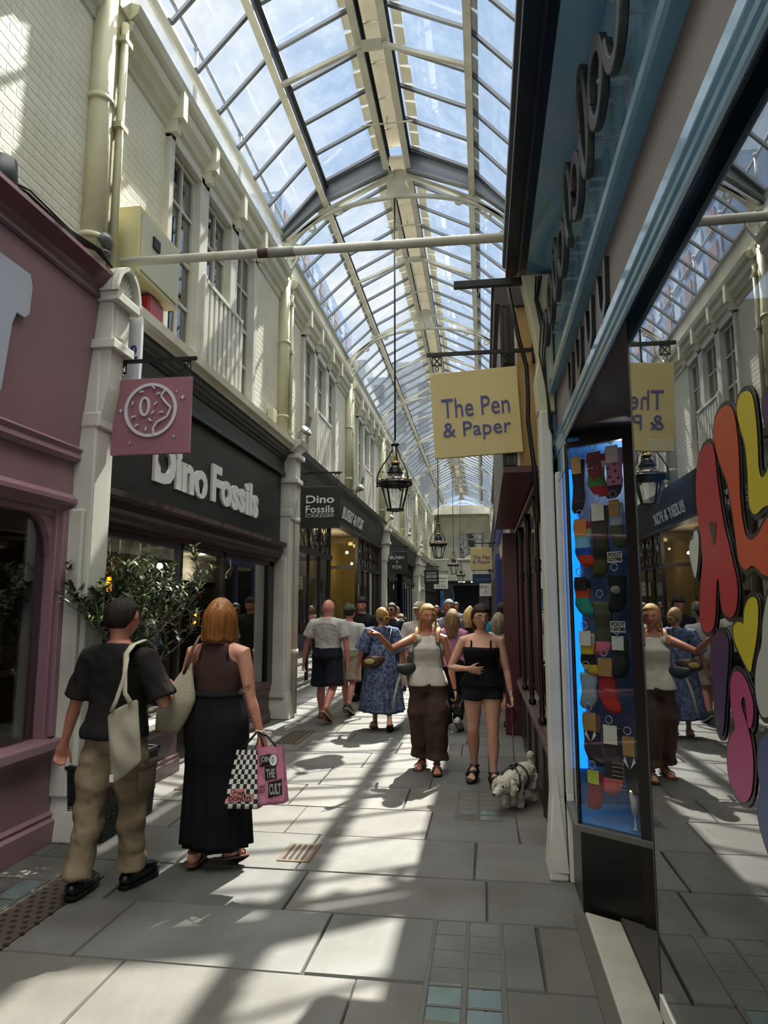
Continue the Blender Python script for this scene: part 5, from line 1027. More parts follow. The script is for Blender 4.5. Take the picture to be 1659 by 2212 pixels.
flood(-2.93, 4.74, 4.40, 'grey floodlight tilted on top of the fan-topped pilaster', 1.1, R(150), mat('grey_floodlight', '5E5F60', .4))
flood(-2.86, 10.3, 4.18, 'grey twin-vaned floodlight on the pilaster cap of the fossil shop', 1.0, R(-10))
for y, lab in ((15.6, 'grey floodlight above the charcoal clothes shop letters'), (21.0, 'grey floodlight above the second charcoal shopfront'), (26.2, 'grey floodlight high on the left wall, fourth away'), (31.4, 'grey floodlight on the left wall above the coffee sign')): flood(-2.93, y, 4.2, lab, 1.0, R(-10))
m = MB(); m.smooth = True
for i in range(6): m.tube([(-2.98+.01*i, 3.2+.05*i, 4.26), (-2.96+.012*i, 3.8, 4.30+.02*(i % 3)), (-2.94, 4.3, 4.28+.015*i), (-2.92+.01*i, 4.6, 4.36), (-2.90+.01*i, 4.9, 4.32-.02*i), (-2.93, 5.1, 4.24)], .008, 5)
m.tube([(-2.88, 4.98, 4.32), (-2.9, 5.1, 4.2), (-2.92, 5.4, 4.15), (-3.0, 5.6, 4.2)], .012, 6)
m.build('cable_bundle', mat('grey_black_cable', '2E2D2B', .6), label='bundle of dark cables running along the top of the pink cornice', cat='cable')
t = thing('bucket', 'upside down black tub behind the pink cornice at far left', 'tub', (-3.0, 3.55, 4.22)); m = MB(); m.smooth = True; m.lathe([(.09, 0), (.10, .02), (.085, .2), (.07, .21)], (-2.97, 3.62, 4.24), 16); m.build('tub', mat('black_plastic', '1C1C1E', .4), t)
# ------------------------------------------------------------------ pavement lights and grates
def pavement_light(x0, x1, y0, y1, nx, ny, lab, seed):
    rnd = random.Random(seed); t = thing('pavement_light', lab, 'pavement light', ((x0+x1)/2, (y0+y1)/2, 0)); cols = ['5F6F6C', '52625F', '667472', '576664', '574A3C', '646C6E']
    m = MB(); w = .022; dx = (x1-x0)/nx; dy = (y1-y0)/ny
    for i in range(nx+1): x = x0+dx*i; m.box(x-w/2, x+w/2, y0, y1, -.02, .004)
    for j in range(ny+1): y = y0+dy*j; m.box(x0, x1, y-w*.35, y+w*.35, -.02, .003)
    m.build('frame', mat('worn_iron_frame', '5A5853', .5, metal=.4), t, bevel=.002)
    for i in range(nx):
        for j in range(ny):
            c = rnd.choice(cols[:4] if rnd.random() < .8 else cols[4:]); m = MB(); m.box(x0+dx*i+w*.5, x0+dx*(i+1)-w*.5, y0+dy*j+w*.4, y0+dy*(j+1)-w*.4, -.02, -.001); m.build('glass_block', mat('glass_block_'+c, c, .25, var=('4A5E5C', 8, .4), bump=(6, .2, .01), coat=.4), t, bevel=.006)
pavement_light(-.28, .055, 2.45, 3.86, 2, 9, 'long grid of greenish pavement glass blocks in the floor, nearest the camera', 1)
pavement_light(-.25, .10, 5.60, 6.42, 2, 6, 'smaller grid of pavement glass blocks beside the dog', 2)
pavement_light(-2.95, -2.62, 3.2, 4.05, 2, 3, 'pavement glass blocks by the drain grate at lower left', 5)
pavement_light(-.24, .12, 9.05, 10.1, 2, 7, 'grid of pavement glass blocks behind the woman in black', 6)
t = thing('drain_grate', 'long rusty perforated drain grate at lower left behind the walking man', 'grate', (-2.45, 3.6, 0)); m = MB(); m.box(-2.58, -2.32, 2.6, 4.15, -.01, .006); m.build('plate', mat('brown_iron_plate', '4A3E34', .6, metal=.3), t)
m = MB()
for i in range(4):
    for j in range(26): m.tube([(-2.55+.065*i+(.03 if j % 2 else 0), 2.64+.058*j, .004), (-2.55+.065*i+(.03 if j % 2 else 0), 2.64+.058*j, .0075)], .016, 8)
m.build('hole_pattern', mat('hole_black', '0E0C0B', .9), t)
for x, y, w, h, lab in ((-1.25, 4.72, .22, .34, 'small inspection cover with brass screws in the floor'), (-2.38, 8.7, .3, .9, 'slatted floor vent near the peeling pilaster'), (-2.62, 6.25, .34, .3, 'small metal floor plate beyond the black planter')):
    t = thing('floor_plate', lab, 'floor plate', (x, y, 0)); m = MB(); m.box(x-w/2, x+w/2, y-h/2, y+h/2, -.01, .004); m.build('plate', mat('bronze_plate', '5A4C3C', .5, metal=.5, bump=(40, .5, .004)), t)
    m = MB()
    for i in range(4): m.box(x-w/2+.03+i*(w-.06)/4, x-w/2+.05+i*(w-.06)/4, y-h/2+.03, y+h/2-.03, .003, .0055)
    m.build('slot', mat('hole_black', '0E0C0B', .9), t)
# ------------------------------------------------------------------ planter with shrub
t = thing('planter', 'tall black woven planter standing against the fossil shop window', 'planter', (-2.78, 5.05, 0)); bw = mat('black_basket_weave', '121316', .45, bump=(90, .6, .01))
m = MB(); X0, X1, YP0, YP1 = -2.93, -2.64, 4.66, 5.46
m.hexa([(X0+.02, YP0+.03, 0), (X1-.02, YP0+.03, 0), (X1-.02, YP1-.03, 0), (X0+.02, YP1-.03, 0)], [(X0, YP0, .50), (X1, YP0, .50), (X1, YP1, .50), (X0, YP1, .50)]); m.build('tub', bw, t)
m = MB()
for j in range(30):
    z = .012+j*.0163; f = z/.5; xa, xb, y0, y1 = X0+.02*(1-f), X1-.02*(1-f), YP0+.03*(1-f), YP1-.03*(1-f)
    n = 28
    for i in range(n): 
        y = y0+(y1-y0)*(i+.1)/n; m.box(xb, xb+.006, y, y+(y1-y0)/n*.75, z, z+.011)
    for i in range(9): x = xa+(xb-xa)*(i+.1)/9; m.box(x, x+(xb-xa)/9*.8, y0-.006, y0, z, z+.011)
m.build('weave', bw, t)
m = MB(); m.box(X0-.01, X1+.012, YP0-.012, YP0+.02, .49, .515); m.box(X0-.01, X1+.012, YP1-.02, YP1+.012, .49, .515); m.box(X0-.01, X0+.02, YP0, YP1, .49, .515); m.box(X1-.02, X1+.012, YP0, YP1, .49, .515); m.build('rim', bw, t)
m = MB(); m.box(X0+.02, X1-.02, YP0+.02, YP1-.02, .45, .46); m.build('soil', mat('soil', '2A221A', 1.0, bump=(60, 1, .02)), t)
t = thing('potted_shrub', 'leafy olive-green shrub with slender leaves growing from the black planter', 'plant', (-2.78, 5.1, .45)); rnd = random.Random(5)
m = MB(); m.smooth = True; tips = []
def grow(p, d, L_, r, lv):
    pts = [p]; q = p
    for i in range(4):
        d = (d+Vector((rnd.uniform(-.22, .22), rnd.uniform(-.22, .22), rnd.uniform(-.05, .2)))).normalized(); q = q+d*L_/4; q.x = min(max(q.x, -3.02), -2.1); q.z = min(q.z, 2.1); pts.append(q.copy())
    m.tube(pts, [r, r*.9, r*.8, r*.7, r*.55], 6)
    if lv >= 1: tips.extend([(pts[k], d) for k in (1, 2, 3, 4)])
    if lv < 3:
        for k in range(3 if lv else 5):
            a = rnd.uniform(0, 6.283); dd = (d*.7+Vector((math.cos(a)*.75, math.sin(a)*.85, rnd.uniform(-.1, .5)))).normalized(); grow(pts[rnd.choice((2, 3, 4))], dd, L_*rnd.uniform(.55, .75), r*.6, lv+1)
for q in ((-2.8, 5.0), (-2.76, 5.2)): grow(Vector((q[0], q[1], .45)), Vector((0, 0, 1)), .86, .016, 0)
m.build('stems', mat('shrub_bark', '6A5F4C', .8), t)
def leafset(name, mt, sel, seed):
    rnd = random.Random(seed); m = MB(); m.smooth = True
    for (p, d) in sel:
        for k in range(7):
            a = rnd.uniform(0, 6.283); v = (Vector((math.cos(a), math.sin(a), rnd.uniform(-.35, .9))) + d*.6).normalized(); L_ = rnd.uniform(.06, .115); w = L_*.11; s_ = v.cross(Vector((0, 0, 1))); s_ = s_.normalized() if s_.length > .01 else Vector((1, 0, 0)); b_ = p+v*.008; dr = Vector((0, 0, -L_*.22))
            m.add([b_, b_+v*L_*.35+s_*w, b_+v*L_*.35-s_*w, b_+v*L_*.7+s_*w*.8+dr*.4, b_+v*L_*.7-s_*w*.8+dr*.4, b_+v*L_+dr], [(0, 2, 1), (1, 2, 4, 3), (3, 4, 5)])
    m.build(name, mt, t, recalc=False)
lm = mat('olive_leaf', '5E6B45', .45, var=('3F4C2E', 12, .4)); lm2 = mat('young_leaf', '8FA05A', .4)
leafset('leaves', lm, tips, 1); leafset('young_leaves', lm2, tips[::9], 2)
# ------------------------------------------------------------------ people
TAB = {'m': [(.465, .070, .058, -.002), (.50, .096, .066, -.006), (.53, .098, .068, -.008), (.57, .090, .060, -.002), (.61, .084, .055, 0), (.66, .088, .058, .002), (.71, .097, .063, .005), (.76, .104, .062, .003), (.79, .100, .055, -.002), (.808, .082, .046, -.006), (.828, .052, .038, -.007), (.85, .036, .034, -.006)],
       'f': [(.465, .076, .060, -.004), (.50, .100, .070, -.010), (.53, .101, .070, -.010), (.57, .088, .058, -.002), (.615, .070, .048, 0), (.66, .076, .050, .002), (.70, .085, .060, .010), (.735, .088, .062, .012), (.77, .088, .052, .002), (.797, .088, .045, -.004), (.815, .072, .038, -.006), (.832, .040, .032, -.007), (.85, .031, .030, -.006)]}
def tabv(T, z):
    if z <= T[0][0]: return T[0][1:]
    for a, b in zip(T[:-1], T[1:]):
        if z <= b[0]:
            f = (z-a[0])/(b[0]-a[0]); return tuple(a[i]+(b[i]-a[i])*f for i in (1, 2, 3))
    return T[-1][1:]
def voxel(mb, size, it, name, mt, root, amp=0, freq=6, stretch=(1, 1, .45), fac=.5, extra=None):
    me = mb.mesh('tmp'); ob = bpy.data.objects.new('tmp', me); COL.objects.link(ob)
    r = ob.modifiers.new('r', 'REMESH'); r.mode = 'VOXEL'; r.voxel_size = size
    if it: s = ob.modifiers.new('s', 'SMOOTH'); s.factor = fac; s.iterations = it
    dg = bpy.context.evaluated_depsgraph_get(); m2 = bpy.data.meshes.new_from_object(ob.evaluated_get(dg))
    bpy.data.objects.remove(ob); bpy.data.meshes.remove(me); m2.name = name
    if amp or extra:
        nn = [v.normal.copy() for v in m2.vertices]
        for v, n in zip(m2.vertices, nn):
            c = v.co
            if amp: v.co = c+n*amp*(mn.noise(Vector((c.x*freq*stretch[0]+root.location.x*9, c.y*freq*stretch[1], c.z*freq*stretch[2])))*1.3+.5*mn.noise(Vector((c.x*freq*2.3+c.z*5, c.y*freq*2.3+7, c.z*freq*1.8)))+.28*mn.noise(Vector((c.x*freq*4+c.z*14, c.y*freq*4, c.z*freq*3.5-c.x*9))))
            if extra: v.co = extra(v.co.copy(), n)
    m2.materials.clear(); m2.materials.append(mt); m2.polygons.foreach_set('use_smooth', [True]*len(m2.polygons))
    o = bpy.data.objects.new(name, m2); COL.objects.link(o); o.parent = root; WM[o.name] = WM[root.name].copy(); return o
def headpt(d, s, k=1.0):
    """point of the head surface for unit direction d; s = head height"""
    x, y, z = d[0]*.345*s*k, d[1]*.425*s*k, d[2]*.5*s*k; zn = z/(.5*s)
    if zn < 0:
        x *= 1-.34*(-zn)**1.7; y *= (1-.16*(-zn)**2) if y > 0 else 1-.42*min(1, (-zn))**1.3
    return x, y, zn, z
def headmesh(mb, M, s, female=False):
    n, m = 44, 34; rings = []
    for i in range(1, m):
        t = math.pi*i/m; r = []
        for j in range(n):
            a = 2*math.pi*j/n; d = (math.sin(t)*math.sin(a), math.sin(t)*math.cos(a), -math.cos(t)); x, y, zn, z = headpt(d, s)
            if y > 0:
                g = lambda u, w: math.exp(-(u/w)**2)
                if -.36 < zn < .12: f = (.12-zn)/.40 if zn > -.28 else max(0, (zn+.36)/.08); y += .115*s*f*g(x, .048*s)*(.9 if female else 1)
                y -= .040*s*g(abs(x)-.150*s, .075*s)*g(zn-.03, .11); y += .016*s*g(zn-.17, .07)*g(x, .2*s)
                y += .030*s*g(x, .085*s)*g(zn+.50, .045)+.020*s*g(x, .08*s)*g(zn+.60, .035); y += .035*s*g(x, .09*s)*g(zn+.86, .13); y += .015*s*g(abs(x)-.2*s, .08*s)*g(zn+.22, .14)
            r.append(M @ Vector((x, y, z)))
        rings.append(r)
    mb.loft(rings)
    for sg in (-1, 1): mb.tube([M @ Vector((sg*.325*s, -.03*s, -.13*s)), M @ Vector((sg*.345*s, -.05*s, -.04*s)), M @ Vector((sg*.350*s, -.07*s, .06*s))], [.028*s, .040*s, .050*s], 8, rnd=True)
def face_y(x, z, s):
    best = None
    for i in range(60):
        t = 1-i/120
    xx = x/(.335*s); zz = z/(.5*s); q = max(0, 1-xx*xx-zz*zz); return .425*s*math.sqrt(q)*(1-.16*min(0, zz)**2)
def hand(mb, w, d, n, t, s, curl=(.25, .35, .3), spread=.10, thumb=.7, point=False):
    """w wrist, d direction, n palm normal (fingers curl towards it), t thumb side, s hand length"""
    d = Vector(d).normalized(); n = Vector(n); n = (n-d*n.dot(d)).normalized(); t0 = d.cross(n).normalized(); t = t0 if t0.dot(Vector(t)) > 0 else -t0; w = Vector(w)
    rings = []
    for f, a, b in ((-.10, .15, .115), (.05, .165, .11), (.2, .21, .105), (.38, .225, .085), (.5, .21, .065), (.54, .17, .04)):
        rings.append([w+d*s*f+t*s*a*math.cos(q*math.pi/6)+n*s*b*math.sin(q*math.pi/6) for q in range(12)])
    mb.loft(rings)
    for i, (o, L_) in enumerate(((.155, .42), (.055, .47), (-.05, .43), (-.145, .34))):
        p = w+d*s*.46+t*s*o; a = 0; dd = (d+t*spread*(1.5-i)*.5).normalized(); pts = [p]; cc = (0.04, .03, .02) if (point and i == 0) else ((1.1, 1.2, .7) if point else curl)
        for k, ln in enumerate((.46, .31, .23)):
            a += cc[k]; v = dd*math.cos(a)+n*math.sin(a); p = p+v*L_*s*ln; pts.append(p)
        mb.tube(pts, [s*.052, s*.050, s*.044, s*.036], 8, rnd=True)
    p = w+d*s*.16+t*s*.14; v = (d*math.cos(thumb)+t*math.sin(thumb)+n*.25).normalized(); v2 = (v+d*.45).normalized()
    mb.tube([p, p+v*s*.20, p+v*s*.20+v2*s*.16, p+v*s*.20+v2*s*.28], [s*.075, s*.058, s*.050, s*.040], 8, rnd=True)
SKIN = {}
def skinm(c):
    return mat('skin_'+c, c, .5, var=(tuple(min(255, int(int(c[i:i+2], 16)*k)) for i, k in ((0, 1.03), (2, .90), (4, .86))), 7, .6), bump=(90, .12, .002), spec=.4)
def cloth(c, c2=None, sc=3, bs=200, st=.35): return mat('fabric_'+c+(c2 or ''), c, .85, var=((c2, sc, .35) if c2 else (tuple(int(int(c[i:i+2], 16)*.82) for i in (0, 2, 4)), 5, .6)), bump=(bs, st, .002), spec=.2)
def hairm(c, c2): return mat('hair_'+c, c, .5, var=(c2, 9, .5), stretch=(7, 7, .8), bump=(22, .9, .01), spec=.2)
class P: pass
def person(label, x, y, rot, H, sex='m', skin='B98A72', w=1.0, vox=.006, arms=None, legs=None, head=(0, 0), group=None, hands=None, lean=0, lift=.005):
    p = P(); p.H, p.sex, p.w, p.vox = H, sex, w, vox; T = TAB[sex]; p.T = T; female = sex == 'f'
    p.root = thing('person', label, 'person', (x, y, 0), R(rot), group=group); root = p.root
    legs = legs or ((10, 5, 0), (-8, -18, 0)); arms = arms or (((.18, -.05, -1), (.1, .1, -1)), ((.18, .05, -1), (.1, .2, -1)))
    hipz = .512*H; J = {}
    low = 9; feet = []
    for sd, (pt, ps, fp) in zip((-1, 1), legs):
        hp = Vector((sd*.048*H*w, -.003*H, hipz)); kn = hp+Vector((sd*.010*H*(1 if female else 2), math.sin(R(pt)), -math.cos(R(pt))*1.0)).normalized()*.235*H
        an = kn+Vector((0, math.sin(R(ps)), -math.cos(R(ps))))*.232*H; f = Vector((sd*.16, math.cos(R(fp)), math.sin(R(fp)))).normalized(); up = f.cross(Vector((1, 0, 0))); up = up if up.z > 0 else -up
        heel = an-f*.028*H-up*.042*H; toe = an+f*.105*H-up*.042*H; low = min(low, heel.z, toe.z); J[sd] = [hp, kn, an, f, up]
    dz = -low+lift
    p.dz = dz; sh = Vector((0, 0, dz))
    for sd in (-1, 1): J[sd][0] += sh; J[sd][1] += sh; J[sd][2] += sh
    p.J = J
    def ring(zf, inf=0, n=24, sx=1, yo=0):
        rx, ry, oy = tabv(T, zf); rx = rx*H*w*sx+inf; ry = ry*H*(.5+.5*w)+inf; return [Vector((rx*math.copysign(abs(math.cos(a))**.85, math.cos(a)), ry*math.copysign(abs(math.sin(a))**.9, math.sin(a))+oy*H+yo+lean*(zf-.5)*H, zf*H+dz)) for a in (2*math.pi*q/n for q in range(n))]
    p.ring = ring
    b = MB(); b.loft([ring(z) for z in (.465, .48, .50, .53, .57, .61, .66, .70, .735, .77, .795, .815, .832, .85)])
    shw = (.098 if female else .112)*w**.8; A = {}
    for sd, (u, f) in zip((-1, 1), arms):
        S = Vector((sd*shw*H, -.006*H+lean*.3*H, .785*H+dz)); u = Vector((sd*u[0], u[1], u[2])).normalized(); f = Vector((sd*f[0], f[1], f[2])).normalized(); E = S+u*.172*H; Wr = E+f*.148*H; A[sd] = [S, E, Wr, u, f]
        k = H*(.92 if female else 1.0)*(.6+.4*w); inn = Vector((sd*.045*H, -.005*H+lean*.3*H, .802*H+dz))
        b.tube([inn, S, S.lerp(E, .3), S.lerp(E, .65), E, E.lerp(Wr, .25), E.lerp(Wr, .6), Wr], [.033*k, .034*k, .0295*k, .0265*k, .0215*k, .0225*k, .018*k, .0135*k], 14, rnd=True)
        hd = (hands or {}).get(sd, {}); nrm = hd.get('n', (-sd, .2, 0)); nrm = Vector(nrm)
        hand(b, Wr, hd.get('d', f), nrm, hd.get('t', (0, 1, .0)), .108*H*(.95 if female else 1.03), hd.get('curl', (.35, .45, .35)), hd.get('spread', .12), hd.get('thumb', .6), hd.get('point', False))
        hp, kn, an, ff, up = J[sd]; k = H*(1.02 if female else 1.0)*(.55+.45*w); back = Vector((0, -.008*H, 0))
        b.tube([hp+Vector((0, 0, .01*H)), hp.lerp(kn, .18), hp.lerp(kn, .5), hp.lerp(kn, .82), kn, kn.lerp(an, .12), kn.lerp(an, .30)+back, kn.lerp(an, .5)+back*.8, kn.lerp(an, .8), an], [.052*k, .054*k, .046*k, .035*k, .0315*k, .030*k, .0335*k, .030*k, .0195*k, .019*k], 16, rnd=True)
        b.tube([an-up*.012*H, an-up*.022*H-ff*.008*H], [.02*k, .022*k], 10, rnd=True)
        b.tube([an-ff*.012*H-up*.024*H, an+ff*.035*H-up*.018*H, an+ff*.075*H-up*.030*H, an+ff*.100*H-up*.034*H], [.0195*k, .021*k, .019*k, .011*k], 12, rnd=True, flat=1.1)
        for q in range(4): c = Vector((sd, 0, 0))*(.018-.012*q)*H*-1; b.tube([an+ff*.088*H-up*.034*H+c, an+ff*(.118-.006*q)*H-up*.036*H+c], [.0062*H, .0055*H], 6, rnd=True)
    p.A = A; s = .143*H; p.s = s
    hc = Vector((0, .006*H+lean*.42*H, .925*H+dz)); b.tube([(0, -.008*H+lean*.32*H, .81*H+dz), (0, -.004*H+lean*.36*H, .845*H+dz), hc-Vector((0, .012*H, .03*H))], [.035*H*(.88 if female else 1), .031*H*(.86 if female else 1.05), .032*H*(.86 if female else 1.05)], 14)
    M = Matrix.Translation(hc) @ Matrix.Rotation(R(head[0]), 4, 'Z') @ Matrix.Rotation(R(head[1]), 4, 'X'); p.HM = M
    headmesh(b, M, s, female)
    voxel(b, vox, 3, 'body', skinm(skin), root, fac=.45)
    return p
def features(p, brow='3A2A20', lip='9A5048', iris='3A2A1C'):
    s = p.s; M = p.HM
    for sg in (-1, 1):
        m = MB(); m.smooth = True; x, z = sg*.150*s, .015*s; y = face_y(x, z, s)-.046*s; m.ell(M @ Vector((x, y, z)), (.050*s, .042*s, .026*s), 14, 8, M.to_3x3()); m.mi_(1); m.ell(M @ Vector((x+.0*s, y+.030*s, z)), (.024*s, .016*s, .024*s), 10, 6, M.to_3x3()); m.build('eye', [mat('eye_white', 'A89C92', .3), mat('iris_'+iris, iris, .2)], p.root, world=False)
        m = MB(); m.smooth = True; pts = []
        for k in range(5): xx = sg*(.075+.038*k)*s; zz = (.095+.018*math.sin(k*.9))*s; pts.append(M @ Vector((xx, face_y(xx, zz, s)+.005*s, zz)))
        m.tube(pts, [.008*s, .012*s, .012*s, .010*s, .005*s], 6, rnd=True); m.build('eyebrow', mat('brow_'+brow, brow, .8), p.root, world=False)
    m = MB(); m.smooth = True; pts = []
    for k in range(-3, 4): xx = k*.032*s; zz = -.262*s+abs(k)*.002*s; pts.append(M @ Vector((xx, face_y(xx, zz, s)+.022*s-abs(k)*.004*s, zz)))
    m.tube(pts, [.006*s, .015*s, .019*s, .019*s, .019*s, .015*s, .006*s], 8, rnd=True); m.build('lips', mat('lip_'+lip, lip, .4), p.root, world=False)
def glasses(p, dark=False):
    s = p.s; M = p.HM; fr = mat('glasses_frame', '14100E', .25); name = 'sunglasses' if dark else 'glasses'
    m = MB(); m.smooth = True
    for sg in (-1, 1):
        c = Vector((sg*.155*s, .415*s, .01*s)); ring = [M @ (c+Vector((.105*s*math.cos(a*math.pi/8), -.03*s*abs(math.cos(a*math.pi/8))*(1 if sg*math.cos(a*math.pi/8) > 0 else 0), .085*s*math.sin(a*math.pi/8)))) for a in range(17)]; m.tube(ring, .011*s, 6)
        m.tube([M @ Vector((sg*.26*s, .385*s, .02*s)), M @ Vector((sg*.345*s, .1*s, .02*s)), M @ Vector((sg*.35*s, -.06*s, -.0*s))], .009*s, 6)
        if dark: m.ell(M @ c, (.10*s, .015*s, .08*s), 12, 6, M.to_3x3())
    m.tube([M @ Vector((-.055*s, .42*s, .02*s)), M @ Vector((.055*s, .42*s, .02*s))], .009*s, 6); m.build(name, fr, p.root, world=False)
def top(p, mt, z0=.50, z1=.835, inf=.012, sleeve=.6, sr=1.35, name='shirt', amp=.006, flare=0.0, tank=0, vox=.009):
    """z0..z1 fractions of height; sleeve = fraction along the arm (1 = elbow, 2 = wrist)"""
    H = p.H; m = MB(); zs = [z0+(z1-z0)*i/16 for i in range(17)]
    m.loft([p.ring(z, inf+flare*max(0, (.72-z))/.2, sx=1-tank*min(1, max(0, z-.735)/.05)) for z in zs])
    if sleeve:
        for sd in (-1, 1):
            S, E, Wr, u, f = p.A[sd]; inn = Vector((sd*.045*H, S.y, S.z+.016*H)); end = S.lerp(E, min(1, sleeve)); r = .034*H*(.55+.45*p.w)*sr
            pts = [inn, S-u*.004*H, S.lerp(end, .5), end]; rr = [r*.72, r*.84, r*.90, r*.98]
            if sleeve > 1: q = E.lerp(Wr, sleeve-1); pts += [E.lerp(q, .5), q]; rr = [r, r, r*.9, r*.8, r*.75, r*.62]
            m.tube(pts, rr, 14)
    return voxel(m, max(vox, p.vox*1.2), 5, name, mt, p.root, amp, 5)
def straps(p, mt, pairs, wd=.012, name='strap'):
    for pts in pairs:
        m = MB(); m.smooth = True; m.tube([Vector((q[0]*p.H, q[1]*p.H, q[2]*p.H+p.dz)) for q in pts], wd, 8, flat=.35); m.build(name, mt, p.root, world=False)
def trousers(p, mt, to=1.0, inf=.014, wide=1.0, top_z=.60, name='trousers', amp=.007, hem=1.0, vox=.009):
    """to: 0 hip, 1 knee, 2 ankle"""
    H = p.H; m = MB(); m.loft([p.ring(z, inf) for z in (.462, .475, .49, .51, .53, .55, .57, top_z)])
    for sd in (-1, 1):
        hp, kn, an, f, up = p.J[sd]; k = H*(.55+.45*p.w)
        if to <= 1: e = hp.lerp(kn, to); pts = [hp, hp.lerp(e, .3), hp.lerp(e, .7), e]; rr = [.053*k+inf, .056*k+inf, (.054-.008*to)*k*wide+inf, (.052-.010*to)*k*wide*hem+inf]
        else: e = kn.lerp(an, to-1); pts = [hp, hp.lerp(kn, .3), hp.lerp(kn, .7), kn, kn.lerp(e, .4), kn.lerp(e, .75), e]; rr = [.053*k+inf, .055*k+inf, .046*k*wide+inf, .038*k*wide+inf, .036*k*wide+inf, .032*k*wide+inf, .031*k*wide*hem+inf]
        m.tube(pts, rr, 16)
    return voxel(m, max(vox, p.vox*1.2), 4, name, mt, p.root, amp, 6, (1, 1, 1.6 if to > 1 else .6))
def skirt(p, mt, zt, zb, r0, r1, name='skirt', pleats=11, amp=.02, ry=.8, shift=(0, 0), sway=0, wav=.01):
    H = p.H; m = MB(); m.smooth = True; n = 88; rings = []
    NL = 26
    for i in range(NL+1):
        f = i/NL; z = zt+(zb-zt)*f; r = r0+(r1-r0)*f**.75; rg = []
        for j in range(n):
            a = 2*math.pi*j/n; pl = amp*(f**.6)*(math.sin(a*pleats+math.sin(a*3)*1.5)+.5*math.sin(a*(pleats*1.7)+1)); rr = r+pl; zf = (z-p.dz)/H; tz = tabv(p.T, max(zf, .515)) if zf > .36 else (0, 0, 0); fd = 1 if zf > .45 else max(0, 1-(.45-zf)*2.5); tz = (tz[0]*fd, tz[1]*fd, tz[2]*fd); ax = max(rr, tz[0]*H*p.w*1.06+.022); ay = max(rr*ry, tz[1]*H*(.5+.5*p.w)+.014)
            rg.append(Vector((ax*math.cos(a)+shift[0]*f, ay*math.sin(a)+tz[2]*H+shift[1]*f, z+wav*math.sin(a*2+1)*f)))
        rings.append(rg)
    cen = Vector((shift[0], shift[1], zb)); inner = [[cen+(q-cen)*.93+Vector((0, 0, .01)) for q in rings[-1]], [cen+(q-cen)*.8+Vector((0, 0, (zt-zb)*.5)) for q in rings[-1]]]
    m.loft(rings+inner); return m.build(name, mt, p.root, world=False)
def shoes(p, mt, style='sneaker', sole=None, name=None):
    H = p.H
    for sd in (-1, 1):
        hp, kn, an, f, up = p.J[sd]; k = H; m = MB(); nm = name or {'sneaker': 'shoe', 'boot': 'shoe', 'sandal': 'sandal', 'platform': 'sandal'}[style]
        r_ = thing(nm, parent=p.root); base = an-up*.042*H
        if style in ('sneaker', 'boot'):
            m.tube([an-f*.018*k-up*.020*H, an+f*.03*k-up*.018*k, an+f*.075*k-up*.022*k, an+f*.108*k-up*.026*k, an+f*.124*k-up*.028*k], [.027*k, .029*k, .030*k, .026*k, .019*k], 14, rnd=True)
            m.tube([an+up*(.02 if style == 'boot' else .0)*k, an-up*.02*k], [.0245*k, .026*k], 12, rnd=True)
            voxel(m, .008, 3, 'upper', mt, r_)
        else:
            m.smooth = True
            for q, wd in ((.075, .028), (.03, .026)):
                c = base+f*q*k; m.tube([c+Vector((math.cos(a)*wd*1.0*k, 0, 0))+up*(.010+math.sin(a)*.030*(1.25-q*6))*k for a in (0, .5, 1.1, 1.57, 2.04, 2.64, 3.14)], .006 if style == 'sandal' else .019, 8, flat=1)
            m.tube([an+Vector((math.cos(a)*.021*k, math.sin(a)*.021*k, 0)) for a in (q*math.pi/6 for q in range(13))], .006 if style == 'sandal' else .016, 8)
            m.build('straps', mt, r_, world=False)
        m = MB(); h = {'sneaker': .014, 'boot': .022, 'sandal': .012, 'platform': .040}[style]; out = []
        for q, wd in ((-.046, .012), (-.036, .022), (.0, .025), (.03, .025), (.07, .031), (.11, .029), (.138, .013)): out.append((q, wd))
        rt = f.cross(up).normalized(); pl = [base+f*q*k+rt*wd*k for q, wd in out]+[base+f*q*k-rt*wd*k for q, wd in reversed(out)]
        lo = [q-up*(h-.008) for q in pl]; hi = [q+up*.008 for q in pl]; n = len(pl)
        m.add(lo+hi, [tuple(range(n)), tuple(range(2*n-1, n-1, -1))]+[(i, (i+1) % n, (i+1) % n+n, i+n) for i in range(n)]); m.build('sole', sole or mt, r_, world=False, bevel=.003)
